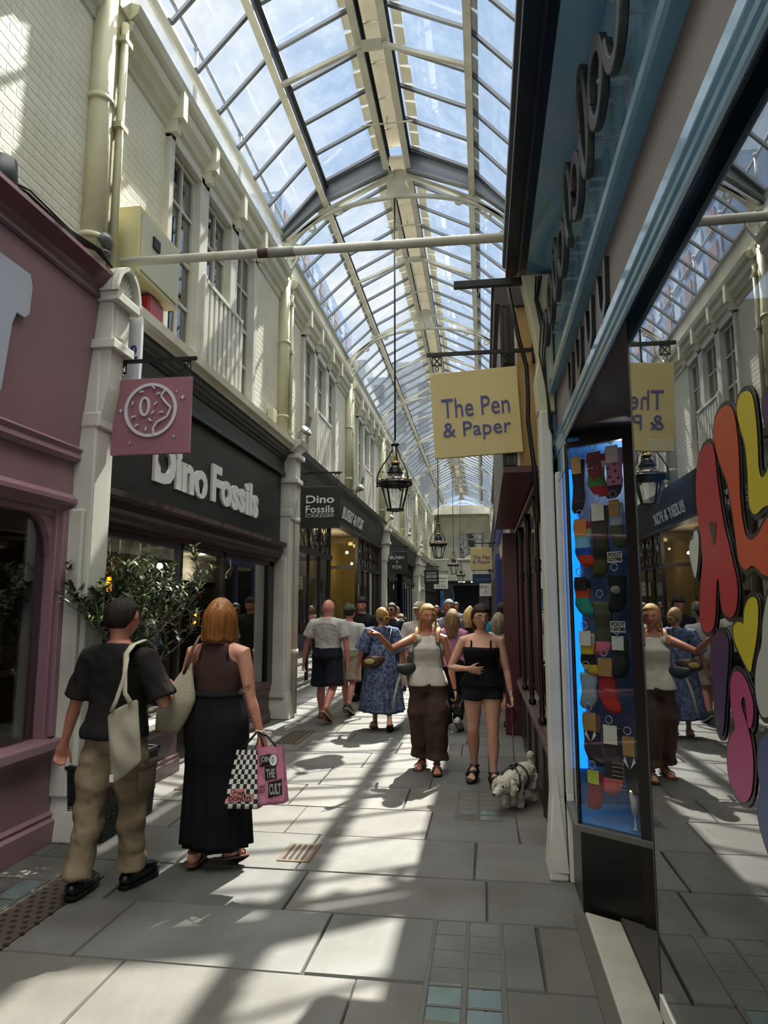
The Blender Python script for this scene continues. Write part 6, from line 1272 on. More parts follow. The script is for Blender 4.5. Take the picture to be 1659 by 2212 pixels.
def hair(p, mt, style='short', length=.0, vol=1.0, hl=.50, seed=0):
    s = p.s; M = p.HM; m = MB(); n, k = 64, 40; rings = []
    back = {'short': -.45, 'bald': -.3}.get(style, -.62)
    for i in range(1, k):
        t = math.pi*i/k; r = []
        for j in range(n):
            a = 2*math.pi*j/n; d = (math.sin(t)*math.sin(a), math.sin(t)*math.cos(a), -math.cos(t)); x, y, zn, z = headpt(d, s, 1.0)
            cs = math.cos(a); line = hl if cs > .55 else (hl+(.55-cs)*-1.1 if cs > 0 else max(back, hl-.6-.9*(-cs)))
            g = 1.10*vol+.035*mn.noise(Vector((a*5, t*1.5, seed)))+.012*math.sin(a*23+t*3+seed)
            e = (zn-line)/.10; e = max(0, min(1, e)); g = .90+(g-.90)*e
            r.append(M @ Vector((x*g, (y-.01*s)*g, z*(g if z > 0 else min(g, 1.03)))))
        rings.append(r)
    m.smooth = True; m.loft(rings)
    if style in ('bob', 'long'):
        L_ = length; N = 72; NL = 22; outer = []; inner = []
        for i in range(NL+1):
            f = i/NL; z = .40*s-(f*(L_+.40*s)); kz = math.sqrt(max(.1, 1-(z/(.53*s))**2)) if z > 0 else 1; ro = []; ri = []
            for j in range(N+1):
                a = R(52)+(2*math.pi-R(104))*j/N; bulge = 1.12*vol+.17*math.sin(min(1, f*1.3)*math.pi*.6); tap = 1-(.55*max(0, f-.6)**1.3 if style == 'long' else 0)
                cl = .05*math.sin(a*9+seed)+.035*math.sin(a*21+seed*2)+.03*mn.noise(Vector((a*4, f*3, seed))); q = (bulge+cl*(.35+f))*tap
                ex = 1.0 if style == 'bob' else 1.0+.12*f
                q *= kz; pos = Vector((.335*s*math.sin(a)*q*ex, .425*s*math.cos(a)*q-.03*s-(.05*s*f if style == 'long' else 0), z+(.10*s*math.sin(a*7+seed)*f*f*.4)))
                pin = Vector((pos.x*.80, pos.y*.80, pos.z)); ro.append(M @ pos); ri.append(M @ pin)
            rings_ = ro+ri[::-1]; outer.append(rings_)
        m.loft(outer)
    if style == 'pony':
        m.tube([M @ Vector(q) for q in ((0, -.40*s, .12*s), (.02*s, -.60*s, .02*s), (.05*s, -.62*s, -.35*s), (.06*s, -.55*s, -.8*s), (.08*s, -.5*s, -length))], [.10*s, .15*s, .17*s, .14*s, .05*s], 12, rnd=True)
    if style == 'bun':
        for q in range(9): a = q*2.4; m.tube([M @ Vector((.10*s*math.cos(a), -.42*s+.06*s*math.sin(q), -.10*s+.10*s*math.sin(a))), M @ Vector((.16*s*math.cos(a+.8), -.56*s, -.16*s+.17*s*math.sin(a+.8))), M @ Vector((.12*s*math.cos(a+1.6), -.50*s, -.32*s+.16*s*math.sin(a+1.6)))], [.06*s, .075*s, .03*s], 8, rnd=True)
    return m.build('hair', mt, p.root, world=False)
def cap(p, mt, brim=1, name='cap'):
    s = p.s; M = p.HM; r_ = thing(name, parent=p.root); m = MB(); m.smooth = True; rings = []
    for i in range(0, 10):
        t = math.pi/2*i/9; g = 1.17; rings.append([M @ Vector((.335*s*g*math.cos(t)*math.sin(a)*(1), .425*s*g*math.cos(t)*math.cos(a)-.01*s, .16*s+.40*s*math.sin(t))) for a in (2*math.pi*j/28 for j in range(28))])
    m.loft(rings); m.build('crown', mt, r_, world=False)
    m = MB(); rg = []
    if brim == 1:
        for i in range(6): f = i/5; rg.append([M @ Vector((.30*s*math.sin(a)*(1-.15*f), .42*s*math.cos(a)+.36*s*f*math.cos(a), .19*s-.07*s*f-.02*s*math.sin(a)**2+w)) for w in (0, .02*s) for a in ([R(-62)+R(124)*j/12 for j in range(13)] if w == 0 else [R(62)-R(124)*j/12 for j in range(13)])])
        m.loft(rg)
    else:
        for q, z in ((.98, .16), (1.25, .12), (1.62, .06), (1.62, .04), (1.25, .09), (.98, .12)): rg.append([M @ Vector((.335*s*1.17*q*math.sin(a), .425*s*1.12*q*math.cos(a), z*s)) for a in (2*math.pi*j/28 for j in range(28))])
        m.loft(rg, False, False)
    m.build('brim', mt, r_, world=False)
# ------------------------------------------------------------------ the walkers
denimdark = cloth('17191F', '22252E'); blackc = cloth('0E0E10', '151517', 6)
# 1 man with the canvas tote
p = person('man in dark grey t-shirt and khaki cargo trousers walking away, nearest at left', -2.20, 3.98, -6, 1.67, 'm', 'B57F6A', 1.06, .0055,
    arms=(((.30, -.02, -1), (.33, .08, -1)), ((.42, .12, -1), (-.45, 1, .25))), legs=((-9, -13, -3), (10, 1, 2)), head=(-22, 2), lift=.014, hands={-1: {'curl': (.7, .9, .5), 'n': (.6, -.8, 0)}})
top(p, cloth('191817', '1F1D1C', 2), .515, .838, .020, .85, 1.55, 't_shirt', .014, .016)
trousers(p, cloth('857560', '756650', 2), 1.97, .019, 1.06, .585, 'cargo_trousers', .017, 1.30)
m = MB(); m.smooth = True; q = p.J[1][1]; m.box(q.x+.075, q.x+.10, q.y-.09, q.y+.08, q.z+.06, q.z+.24); m.box(q.x+.08, q.x+.105, q.y-.095, q.y+.085, q.z+.20, q.z+.25); m.build('cargo_pocket', cloth('7C6C58'), p.root, world=False, bevel=.012)
m = MB(); m.smooth = True; m.tube([(.05, -.135, .905), (.09, -.135, .912), (.125, -.12, .905)], .006, 6); m.build('back_pocket', cloth('5E5140'), p.root, world=False)
shoes(p, mat('black_leather_boot', '101012', .3), 'boot'); hair(p, hairm('15110F', '241C18'), 'short', vol=1.06, hl=.42, seed=2); glasses(p)
m = MB(); m.smooth = True; c = p.HM @ Vector((0, -.02, -.62*p.s)); m.tube([(c.x+.062*math.cos(a*math.pi/8), c.y+.058*math.sin(a*math.pi/8)-.0, c.z+.012*math.sin(a*math.pi/8)) for a in range(17)], .003, 5); m.build('necklace', mat('fine_silver', 'C9C5BE', .2, metal=.9), p.root, world=False)
# 2 woman with the shopping bags
p = person('woman with coppery bob, brown vest and long black skirt carrying shopping bags, walking away', -1.745, 4.43, -3, 1.66, 'f', 'C08E78', 1.12, .0055,
    arms=(((.30, .12, -1), (-.15, .9, -.25)), ((.20, .0, -1), (.30, .08, -1))), legs=((-3, -6, 0), (14, -8, -12)), head=(-8, 0), hands={1: {'curl': (1.2, 1.4, .8), 'n': (-.7, .5, 0), 'd': (.15, .1, -1), 'thumb': .3}})
top(p, cloth('4C3632', '412D2A', 2), .635, .826, .010, 0, 1, 'vest_top', .003, tank=.26)
for sd in (-1, 1): straps(p, cloth('4C3632', '412D2A', 2), [[(sd*.058, -.045, .77), (sd*.052, -.035, .81), (sd*.050, .0, .832), (sd*.052, .04, .80)]], .028, 'shoulder_strap')
skirt(p, blackc, 1.085, .125, .165, .235, 'long_skirt', 13, .012, .80, (.01, .03))
m = MB(); m.smooth = True; m.tube([(.158*math.cos(a*math.pi/12), .128*math.sin(a*math.pi/12)-.0, 1.06) for a in range(25)], .016, 8); m.build('waistband', blackc, p.root, world=False)
shoes(p, mat('brown_sandal_leather', '5A3A2A', .5), 'sandal'); hair(p, hairm('6A3E1C', '95602E'), 'bob', .62*p.s, 1.04, .5, 5)
for k, (c, r_) in enumerate((('3A302C', .004), ('D5C9BC', .006))):
    S, E, Wr, u, f = p.A[1]; m = MB(); m.smooth = True; q = Wr-f*(.01+.02*k); m.tube([q+Vector((.026*math.cos(a*math.pi/6), .026*math.sin(a*math.pi/6), -.25*.026*math.cos(a*math.pi/6))) for a in range(13)], r_, 6); m.build('bracelet', mat('bracelet_'+c, c, .3), p.root, world=False)
S, E, Wr, u, f = p.A[1]
m = MB(); m.smooth = True; c = S.lerp(E, .72)+Vector((.008, -.0385, 0))
for sg in (-1, 1): m.tube([c+Vector((sg*.018*math.sin(a*math.pi/6), -.0005, .010*math.sin(a*math.pi/3))) for a in range(7)], .0016, 4); m.tube([c, c+Vector((sg*.010, 0, -.026))], .0016, 4)
m.build('bow_tattoo', mat('tattoo_ink', '3A2A2A', .6), p.root, world=False)
# 3 bald man
p = person('bald man in white short-sleeved shirt and navy shorts, walking away', -2.27, 9.98, -8, 1.74, 'm', 'B98578', 1.22, .0075,
    arms=(((.36, .0, -1), (.2, .1, -1)), ((.24, -.05, -1), (.05, .1, -1))), legs=((8, 2, 0), (-10, -48, -38)), head=(-4, 4))
top(p, cloth('B9B4AC', 'A9A49C', 2), .59, .842, .022, .62, 1.55, 'shirt', .014); m = MB(); m.smooth = True
m.tube([(-.18, -.118, 1.34), (-.1, -.128, 1.375), (0, -.128, 1.385), (.1, -.128, 1.375), (.18, -.118, 1.34)], .0035, 5); m.build('yoke_seam', cloth('8F8A82'), p.root, world=False)
trousers(p, cloth('14161D', '1B1E27', 3), .95, .026, 1.35, .60, 'shorts', .008, 1.25); shoes(p, mat('rust_canvas', '7A3E22', .7), 'sneaker', mat('cream_sole', 'B5AE9C', .6))
# 4 man in the cap
p = person('man in olive cap, white t-shirt and beige shorts, walking away beside the bald man', -2.10, 10.75, -6, 1.66, 'm', 'B98578', .95, .0085,
    arms=(((.2, 0, -1), (.1, .1, -1)), ((.42, .05, -1), (.25, .1, -1))), legs=((14, 4, 0), (-14, -34, -30)), head=(-12, 3))
top(p, cloth('C4C2BF', 'B2B0AD', 2), .52, .838, .020, .7, 1.55, 't_shirt', .010); trousers(p, cloth('8E8573', '7F7666', 3), .95, .024, 1.25, .58, 'shorts', .010, 1.2)
shoes(p, mat('dark_grey_trainer', '33302E', .7), 'sneaker', mat('cream_sole', 'B5AE9C', .6)); hair(p, hairm('2A1E16', '3A2A1E'), 'short', vol=1.0); cap(p, cloth('4A5240', '3E4636'))
# 5 man in black
p = person('dark-haired young man in plain black t-shirt walking towards the camera, left of centre', -2.12, 12.0, 178, 1.80, 'm', 'B98E78', .98, .0085, head=(0, -14))
top(p, cloth('111113', '18181B'), .50, .84, .02, .75, 1.5, 't_shirt', .008); trousers(p, cloth('141416'), 1.95, .014, 1.1); shoes(p, blackc); hair(p, hairm('17120F', '2A211B'), 'short', vol=1.08, hl=.40, seed=4); features(p)
# 6 woman in the blue dress
p = person('woman in long blue patterned dress with blonde bun, walking away in the middle', -1.39, 9.42, 12, 1.60, 'f', 'BC8C76', 1.05, .0075,
    arms=(((.45, .0, -1), (.25, .3, -1)), ((.45, .0, -1), (.3, .3, -1))), legs=((8, 0, 0), (-12, -28, -24)), head=(28, 0))
bd = cloth('232D49', '6C7792', 26, 60, .3); skirt(p, bd, 1.12, .23, .155, .30, 'dress_skirt', 9, .018, .85)
top(p, bd, .60, .838, .030, .95, 2.1, 'dress_bodice', .012, .02); shoes(p, mat('tan_sandal', '6E4A30', .5), 'sandal'); hair(p, hairm('6E4E28', 'A8864F'), 'bun', vol=1.04, seed=6); glasses(p, True)
# 7 pointing woman
p = person('blonde woman in white sleeveless top and wide brown trousers, pointing with her right arm', -.575, 7.16, 176, 1.655, 'f', 'A8765C', 1.0, .0055,
    arms=(((.24, -.08, -1), (.2, .25, -1)), ((.62, .62, -.30), (.35, .6, .55))), legs=((8, 0, 2), (-6, -14, -4)), head=(26, 0),
    hands={1: {'point': True, 'd': (.62, .6, .42), 'n': (0, -.3, -1), 't': (-.4, .5, .6)}, -1: {'curl': (.9, 1.1, .6)}})
lin_w = cloth('C6C1B6', 'B5B0A4', 3, 260, .5); top(p, lin_w, .505, .805, .016, 0, 1, 'sleeveless_top', .008, .018, tank=.3)
straps(p, lin_w, [[(.040, .055, .775), (.052, .035, .81), (.054, .0, .832), (.05, -.04, .80)]], .030, 'shoulder_strap'); straps(p, lin_w, [[(-.056, .045, .775), (-.060, .02, .812), (-.056, -.02, .815)]], .016, 'shoulder_strap')
br = cloth('3E2E25', '4A382C', 2); trousers(p, br, 1.87, .022, 1.62, .55, 'wide_trousers', .010, 1.22)
m = MB(); m.smooth = True; q = p.J[-1][1]; m.box(q.x-.05, q.x+.05, q.y+.065, q.y+.10, q.z-.12, q.z+.05); m.box(q.x-.055, q.x+.055, q.y+.07, q.y+.105, q.z+.03, q.z+.07); m.build('thigh_pocket', cloth('5A4130', '49362A', 4), p.root, world=False, bevel=.012)
shoes(p, mat('brown_strap_sandal', '3E2A1E', .5), 'sandal', mat('dark_sole', '241C18', .6)); hair(p, hairm('8F6E3A', 'B99A62'), 'pony', .75*p.s, 1.02, .50, 8)
m = MB(); m.smooth = True
for sg in (-1, 1): m.tube([p.HM @ Vector(q) for q in ((sg*.31*p.s, .05*p.s, .02*p.s), (sg*.37*p.s, -.02*p.s, -.3*p.s), (sg*.36*p.s, -.02*p.s, -.62*p.s), (sg*.42*p.s, .05*p.s, -.78*p.s))], [.04*p.s, .055*p.s, .05*p.s, .02*p.s], 8, rnd=True)
m.build('loose_locks', MATS['hair_8F6E3A'], p.root, world=False); features(p, '6A5030', '9C5248', '4A5A60')
grey = cloth('6B7272', '565D5D', 6); bk = thing('backpack', 'grey backpack with floral strap linings worn by the pointing woman', 'backpack', (-.575, 7.3, 1.1))
Mx = WM[p.root.name]
def wl(pts): return [Mx @ Vector(q) for q in pts]
m = MB(); m.tube(wl([(0, -.20, .96), (0, -.22, 1.10), (0, -.21, 1.26), (0, -.18, 1.36)]), [.11, .14, .13, .09], 16, rnd=True, flat=.8); m.smooth = True; voxel_b = m.build('bag_body', grey, bk, sub=1)
for sd in (-1, 1):
    m = MB(); m.smooth = True; m.tube(wl([(sd*.10, -.12, 1.34), (sd*.108, -.03, 1.398), (sd*.105, .045, 1.36), (sd*.115, .095, 1.26), (sd*.14, .07, 1.12), (sd*.15, -.05, 1.03), (sd*.12, -.14, 1.0)]), [.022, .024, .024, .022, .018, .014, .014], 8, flat=.4); m.build('strap', grey, bk)
    m = MB(); m.smooth = True; m.tube(wl([(sd*.110, -.03, 1.412), (sd*.107, .045, 1.375), (sd*.117, .108, 1.27)]), [.020, .020, .018], 8, flat=.35); m.build('floral_patch', cloth('C9A27C', 'B06A44', 30), bk)
t = thing('belt_bag', 'dark grey padded hip bag with a long pale strap hanging at the pointing woman\'s side', 'bag', (-.83, 7.2, .95)); m = MB(); m.smooth = True; m.tube(wl([(.16, .06, 1.01), (.22, .07, .99), (.28, .06, 1.0)]), [.05, .062, .045], 14, rnd=True, flat=1.0); m.build('pouch', cloth('3B3E3D', '303332'), t)
m = MB(); m.smooth = True; m.tube(wl([(.27, .08, .95), (.30, .10, .86), (.33, .11, .72), (.35, .11, .60)]), .013, 8, flat=.3, ref=(0, 1, 0)); m.build('dangling_strap', cloth('B5B3A0'), t)
S, E, Wr, u, f = p.A[-1]; m = MB(); m.smooth = True; m.tube([Wr-f*.02, Wr-f*.0], .028, 12); m.build('watch', mat('black_watch', '121214', .3), p.root, world=False)
t = thing('sunglasses_case', 'pair of dark sunglasses held low in the pointing woman\'s left hand', 'sunglasses', (-.2, 7.1, .7)); m = MB(); m.smooth = True; q = Mx @ (Wr+Vector((-.02, .05, -.13)))
for dx in (-.03, .03): m.ell((q.x+dx, q.y, q.z-.02), (.028, .008, .024), 12, 6)
m.tube([(q.x-.03, q.y, q.z), (q.x, q.y, q.z-.01), (q.x+.03, q.y, q.z), (q.x+.06, q.y+.03, q.z+.05)], .004, 6); m.build('lenses', mat('brown_red_lens', '3A1A18', .2), t)
# 8 girl in black
p = person('young woman in glasses, black camisole and denim shorts, holding the dog lead', -.03, 6.72, 178, 1.615, 'f', 'C29A86', 1.12, .0055,
    arms=(((.22, .02, -1), (.16, .22, -1)), ((.44, .06, -.90), (-.66, .62, .02))), legs=((10, 3, 0), (-2, -20, -10)), head=(18, 0),
    lift=.032, hands={1: {'d': (-1, -.12, -.18), 'n': (0, -1, .1), 't': (0, .1, 1), 'curl': (.15, .2, .15), 'spread': .3, 'thumb': .75}, -1: {'curl': (1.0, 1.2, .7)}})
top(p, cloth('0C0C0E', '121214', 4), .525, .752, .014, 0, 1, 'camisole', .006, .022)
for sd in (-1, 1): straps(p, blackc, [[(sd*.058, .070, .745), (sd*.056, .052, .775), (sd*.057, .018, .815), (sd*.056, -.02, .825), (sd*.05, -.048, .79)]], .009, 'shoulder_strap')
trousers(p, denimdark, .26, .012, 1.06, .60, 'denim_shorts', .004, 1.1); shoes(p, mat('black_platform_leather', '0F0F10', .35), 'platform'); hair(p, hairm('1F130E', '3A241A'), 'pony', 1.3*p.s, 1.05, .36, 3); features(p, '2E1E16', 'A45F58', '4A3626'); glasses(p)
m = MB(); m.smooth = True; c = p.HM @ Vector((0, 0, -.5*p.s)); m.tube([(-.05, .055, c.z-.10), (0, .082, c.z-.15), (.05, .055, c.z-.10)], .0015, 4); m.tube([(0, .083, c.z-.15), (0, .088, c.z-.18)], .003, 4); m.build('pendant', mat('gold_chain', 'B08A4A', .3, metal=.8), p.root, world=False)
S, E, Wr, u, f = p.A[-1]; m = MB(); m.smooth = True; q = Wr-f*.015
for k in range(3): m.tube([q-f*.012*k+Vector((.024*math.cos(a*math.pi/6), .024*math.sin(a*math.pi/6), 0)) for a in range(13)], .004, 6)
m.build('bangles', mat('silver_bangle', 'B9B5AE', .2, metal=.9), p.root, world=False)
Mx = WM[p.root.name]; hnd = Mx @ (Wr+Vector((0, .03, -.10)))
t = thing('wristlet_pouch', 'small maroon cloth pouch held in the young woman\'s left hand with the lead', 'pouch', (hnd.x, hnd.y, hnd.z)); m = MB(); m.smooth = True; m.tube([hnd+Vector((0, 0, .02)), hnd+Vector((.02, 0, -.05)), hnd+Vector((.0, .01, -.13))], [.015, .04, .03], 10, rnd=True, flat=.6); m.build('cloth', cloth('4A1424', '5A1C2E', 9), t)
# the dog
dg = thing('dog', 'small curly white dog in a black harness sniffing the pavement beside the wall', 'dog', (.27, 6.08, 0), R(152)); m = MB()
# local: +y = forward
m.tube([(0, -.15, .235), (0, -.08, .235), (0, .03, .225), (0, .12, .215), (0, .17, .21)], [.075, .085, .085, .088, .07], 16, rnd=True)
m.tube([(0, .15, .225), (.0, .21, .225), (.01, .25, .205)], [.06, .055, .058], 12, rnd=True)
m.ell((.015, .265, .205), (.072, .075, .07), 16, 12); m.tube([(.02, .31, .185), (.03, .37, .155)], [.040, .027], 10, rnd=True)
for sg in (-1, 1):
    m.tube([(.015+sg*.062, .25, .215), (.015+sg*.080, .25, .175), (.015+sg*.078, .26, .14)], [.030, .034, .024], 10, rnd=True)
    m.tube([(sg*.045, .12, .19), (sg*.048, .115, .11), (sg*.048, .12+.03*sg, .045), (sg*.048, .135+.03*sg, .022)], [.042, .034, .028, .028], 10, rnd=True)
    m.tube([(sg*.045, -.13, .20), (sg*.050, -.10, .13), (sg*.050, -.165+.03*sg, .09), (sg*.050, -.15+.03*sg, .04), (sg*.050, -.125+.03*sg, .022)], [.055, .044, .030, .027, .027], 10, rnd=True)
m.tube([(0, -.20, .27), (0, -.235, .32), (0, -.22, .36)], [.02, .026, .03], 8, rnd=True)
def curl(c, n):
    f = Vector((c.x*46, c.y*46, c.z*46)); return c+n*(.007*mn.noise(f)+.005*mn.noise(f*2.3)+.004)
dogb = voxel(m, .0048, 2, 'coat', mat('cream_curly_coat', 'C9C3B4', .9, var=('A79F8C', 14, .6), bump=(120, .8, .01)), dg, extra=curl)
m = MB(); m.smooth = True; m.ell((.035, .400, .155), (.014, .012, .011), 10, 8); m.build('nose', mat('dog_nose', '15110F', .3), dg, world=False)
for sg in (-1, 1): m = MB(); m.smooth = True; m.ell((.018+sg*.030, .335, .208), (.008, .008, .008), 8, 6); m.build('eye', mat('dog_eye', '120E0C', .15), dg, world=False)
m = MB(); m.smooth = True
m.tube([(.100*math.cos(a*math.pi/10), .045, .225+.104*math.sin(a*math.pi/10)) for a in range(21)], .007, 6); m.tube([(.09*math.cos(a*math.pi/10), .155+.03*math.cos(a*math.pi/5), .215+.1*math.sin(a*math.pi/10)) for a in range(21)], .007, 6); m.tube([(0, .045, .331), (0, .10, .322), (0, .155, .315)], .011, 6); m.build('harness', mat('black_webbing', '121214', .6), dg, world=False)
m = MB(); m.smooth = True; m.tube([(0, .10, .332), (0, .10, .352)], .006, 6); m.build('lead_clip', mat('steel_clip', 'A9A9A9', .3, metal=.9), dg, world=False)
dq = WM[dg.name] @ Vector((0, .10, .352)); m = MB(); m.smooth = True; m.tube([hnd, hnd.lerp(dq, .35)+Vector((0, 0, -.015)), hnd.lerp(dq, .7)+Vector((0, 0, -.012)), dq], .0055, 6); m.build('dog_lead', mat('dark_lead', '1A1A1C', .6), label='thin dark lead running from the young woman\'s hand to the white dog', cat='lead')
# 10-18 the people behind
def extra(label, x, y, rot, H, sex, skin, shirt, leg, hr, style='short', w=1.0, vox=.010, ln=.5, sleeve=.75, shorts=False, head=(0, 0), feat=True, capc=None, legs=None, brim=1, capname='cap', shoec=None, long_sleeve=False, sk=None, shirt2=None):
    p = person(label, x, y, rot, H, sex, skin, w, vox, head=head, legs=legs)
    top(p, cloth(shirt, shirt2, 8 if shirt2 else 3), .52, .838, .016, 1.9 if long_sleeve else sleeve, 1.45, 'top', .008)
    if sk: skirt(p, cloth(leg), .60*H, sk, .14, .2, 'skirt', 8, .01)
    else: trousers(p, cloth(leg), .9 if shorts else 1.95, .016, 1.15, .59, 'shorts' if shorts else 'trousers', .008)
    shoes(p, shoec or blackc, 'sneaker', mat('pale_sole', 'A9A59C', .6)); 
    if hr: hair(p, hairm(*hr), style, ln*p.s, 1.03, .46, x)
    if capc: cap(p, cloth(capc), brim, capname)
    if feat: features(p)
    return p
dk = ('1C1511', '2E241D')
p = extra('man in sunglasses and navy t-shirt with white sleeve bands walking towards the camera', -1.66, 12.5, 176, 1.70, 'm', 'A87C64', '171C2A', '22242A', dk, head=(-14, 0)); glasses(p, True)
for sd in (-1, 1): S, E, Wr, u, f = p.A[sd]; m = MB(); m.smooth = True; m.tube([S.lerp(E, .62), S.lerp(E, .70)], .083*.96*.9, 14); m.build('sleeve_band', cloth('B9B7B2'), p.root, world=False)
extra('person in a tan straw hat behind the man in sunglasses', -1.80, 15.0, 178, 1.48, 'f', 'A07A62', '3A3A40', '2A2A2E', ('4A3424', '5E4632'), 'long', capc='A08A64', brim=2, capname='straw_hat', vox=.012)
p = extra('woman with dark hair, coral red top and pale trousers walking towards the camera', -1.64, 13.8, 176, 1.47, 'f', 'B58C70', 'A2434A', 'B5AA9C', ('15110F', '231A16'), 'long', ln=.9, vox=.010)
straps(p, cloth('1A1A1C'), [[(-.07, .02, .82), (-.02, .075, .73), (.06, .08, .64), (.10, .02, .58)]], .006, 'bag_strap')
extra('man in pale cap and grey-white striped t-shirt behind the pointing woman', -.93, 10.2, 174, 1.71, 'm', '9A715C', 'B3ADA4', '55504A', dk, w=1.12, capc='A59F8C', head=(-20, 0), shirt2='9E978E')
p = extra('grey-haired man in blue and grey t-shirt walking towards the camera behind the girl in pink', -.54, 10.9, 178, 1.745, 'm', '8E624C', '3A4C78', '3A3A3E', ('6A6560', '8A857E'), w=1.15, head=(8, 0), shirt2='6E6A62')
p = extra('long-haired girl in pink sweatshirt and black leggings walking away in the centre', -.43, 9.55, -4, 1.60, 'f', 'B98E78', 'BE7F9E', '101012', ('5A4030', 'A5845A'), 'long', .96, .0085, 1.15, long_sleeve=True, feat=False, legs=((-6, -10, 0), (6, -42, -30)), shoec=mat('white_canvas_shoe', 'B9B4AE', .6), shirt2='B0718F')
extra('blonde woman in dark jacket with a white band just behind the girl in pink', -.22, 10.9, -10, 1.62, 'f', 'B98E78', '1C1C22', '26262A', ('9A7E4C', 'C2A870'), 'long', ln=.8, feat=False, vox=.010, long_sleeve=True)
p = extra('woman with ash blonde hair, white blouse and black shorts walking away by the red post', .20, 9.8, -3, 1.55, 'f', 'B0826C', 'B9B9BA', '111216', ('6E6250', '9C8E74'), 'long', 1.04, .0085, .75, .9, True, feat=False, shirt2='A9A9AA')
extra('dark-haired man in bright teal t-shirt walking away, half hidden by the red post', .30, 11.4, 6, 1.70, 'm', 'A87860', '1A7E9E', '202226', dk, w=1.05, feat=False)
for i, (x, y, H, sx, sh, lg, hr, st, rot, lab) in enumerate((
    (-1.15, 17.0, 1.66, 'f', '6A5A50', '2A2A2E', ('3A2A20', '5A4636'), 'long', 178, 'woman in taupe top in the distance left of centre'),
    (-.75, 19.0, 1.75, 'm', '7E8894', '2E3036', dk, 'short', 180, 'man in pale blue shirt in the distance'),
    (-1.7, 20.5, 1.70, 'm', 'B5B0A6', '33353A', dk, 'short', 176, 'man in off-white shirt far off on the left'),
    (-.1, 18.5, 1.70, 'm', '7A2E34', '22242A', dk, 'short', 0, 'man in dark red t-shirt in the distance right of centre'),
    (-.45, 23.0, 1.65, 'f', 'B98A92', '3A3A40', ('6A5234', '9A7A50'), 'long', 182, 'woman in dusty rose top far off in the middle'),
    (-1.3, 25.0, 1.78, 'm', '2A2E3A', '22242A', dk, 'short', 178, 'tall man in navy far off in the middle'),
    (.05, 26.0, 1.62, 'f', '3C5A48', '22242A', ('2A1E18', '3C2C22'), 'long', 178, 'woman in green top far down the right side'),
    (-2.2, 17.5, 1.64, 'f', 'A8A49A', '4A4640', ('8A8A86', 'B0B0AA'), 'short', 180, 'grey-haired woman in cream top near the clothes shop entrance'))):
    extra(lab, x, y, rot, H, sx, 'A87C66', sh, lg, hr, st, vox=.013, ln=.6, feat=False)
# ------------------------------------------------------------------ bags
def wb(p_): return p_
linen = cloth('A39C8B', '938C7B', 3, 320, .5)
t = thing('tote_bag', 'natural canvas tote bag hanging from the man\'s right shoulder', 'bag', (-2.02, 3.74, .7)); m = MB(); m.smooth = True
n = 14; rings = []
BL, BR, TR, TL = Vector((-2.075, 3.74, .635)), Vector((-1.905, 3.74, .765)), Vector((-1.955, 3.76, 1.115)), Vector((-2.125, 3.74, 1.03))
for i in range(15):
    f = i/14; a = BL.lerp(TL, f); b = BR.lerp(TR, f); th = .028*math.sin(math.pi*min(1, f*1.15+.06))+.004; r_ = []
    for j in range(28):
        q = 2*math.pi*j/28; c = a.lerp(b, .5+.5*math.cos(q)); r_.append(c+Vector((0, -th*math.sin(q)*(1+.35*math.sin(f*9+math.cos(q)*4)), .006*math.sin(math.cos(q)*7)*f)))
    rings.append(r_)
m.loft(rings); m.build('bag_body', linen, t, sub=1)
m = MB(); m.smooth = True; m.tube([(-1.985, 3.735, 1.09), (-2.03, 3.75, 1.14), (-2.05, 3.775, 1.25), (-2.055, 3.79, 1.36), (-2.055, 3.86, 1.405), (-2.05, 3.98, 1.425), (-2.04, 4.08, 1.38), (-2.02, 4.11, 1.25), (-2.0, 4.02, 1.12)], [.016, .015, .017, .020, .024, .026, .022, .02, .016], 8, flat=.28, ref=(0, 1, 0)); m.build('shoulder_strap', cloth('B0A995', 'A29B88'), t)
m = MB(); m.smooth = True; m.tube([(-2.10, 3.735, 1.04), (-2.075, 3.74, 1.10), (-2.05, 3.765, 1.22), (-2.045, 3.785, 1.34)], .013, 8, flat=.3, ref=(0, 1, 0)); m.build('second_strap', cloth('B0A995', 'A29B88'), t)
m = MB(); m.box(-2.085, -2.062, 3.728, 3.732, .66, .70); m.build('side_tag', letterw, t)
t = thing('crochet_bag', 'cream crochet shoulder bag with a brown leather strap under the woman\'s left arm', 'bag', (-1.97, 4.32, 1.0)); m = MB(); m.smooth = True; rings = []
for i in range(20):
    f = i/19; c = Vector((-2.015, 4.30, .835)).lerp(Vector((-1.90, 4.34, 1.265)), f); w_ = (.035+.085*math.sin(math.pi*min(1, f*.75+.14))**.8)*(1-.75*max(0, f-.45)/.55); rings.append([c+Vector((w_*math.cos(q*math.pi/14), .55*w_*math.sin(q*math.pi/14)-.02, .0)) for q in range(28)])
m.loft(rings)
cm = mat('cream_crochet', 'AFA78E', .9, bump=(150, 1.0, .01), dirt=('4A4232', 58, .36)); m.build('bag_body', cm, t)
m = MB(); m.smooth = True; m.tube([(-1.925, 4.29, 1.20), (-1.90, 4.30, 1.27), (-1.88, 4.32, 1.36), (-1.862, 4.37, 1.43), (-1.86, 4.45, 1.455), (-1.86, 4.52, 1.42), (-1.90, 4.52, 1.27)], [.011, .011, .010, .011, .013, .011, .010], 8, flat=.35, ref=(0, 1, 0)); m.build('leather_strap', mat('tan_leather', '4E2C1C', .45), t)
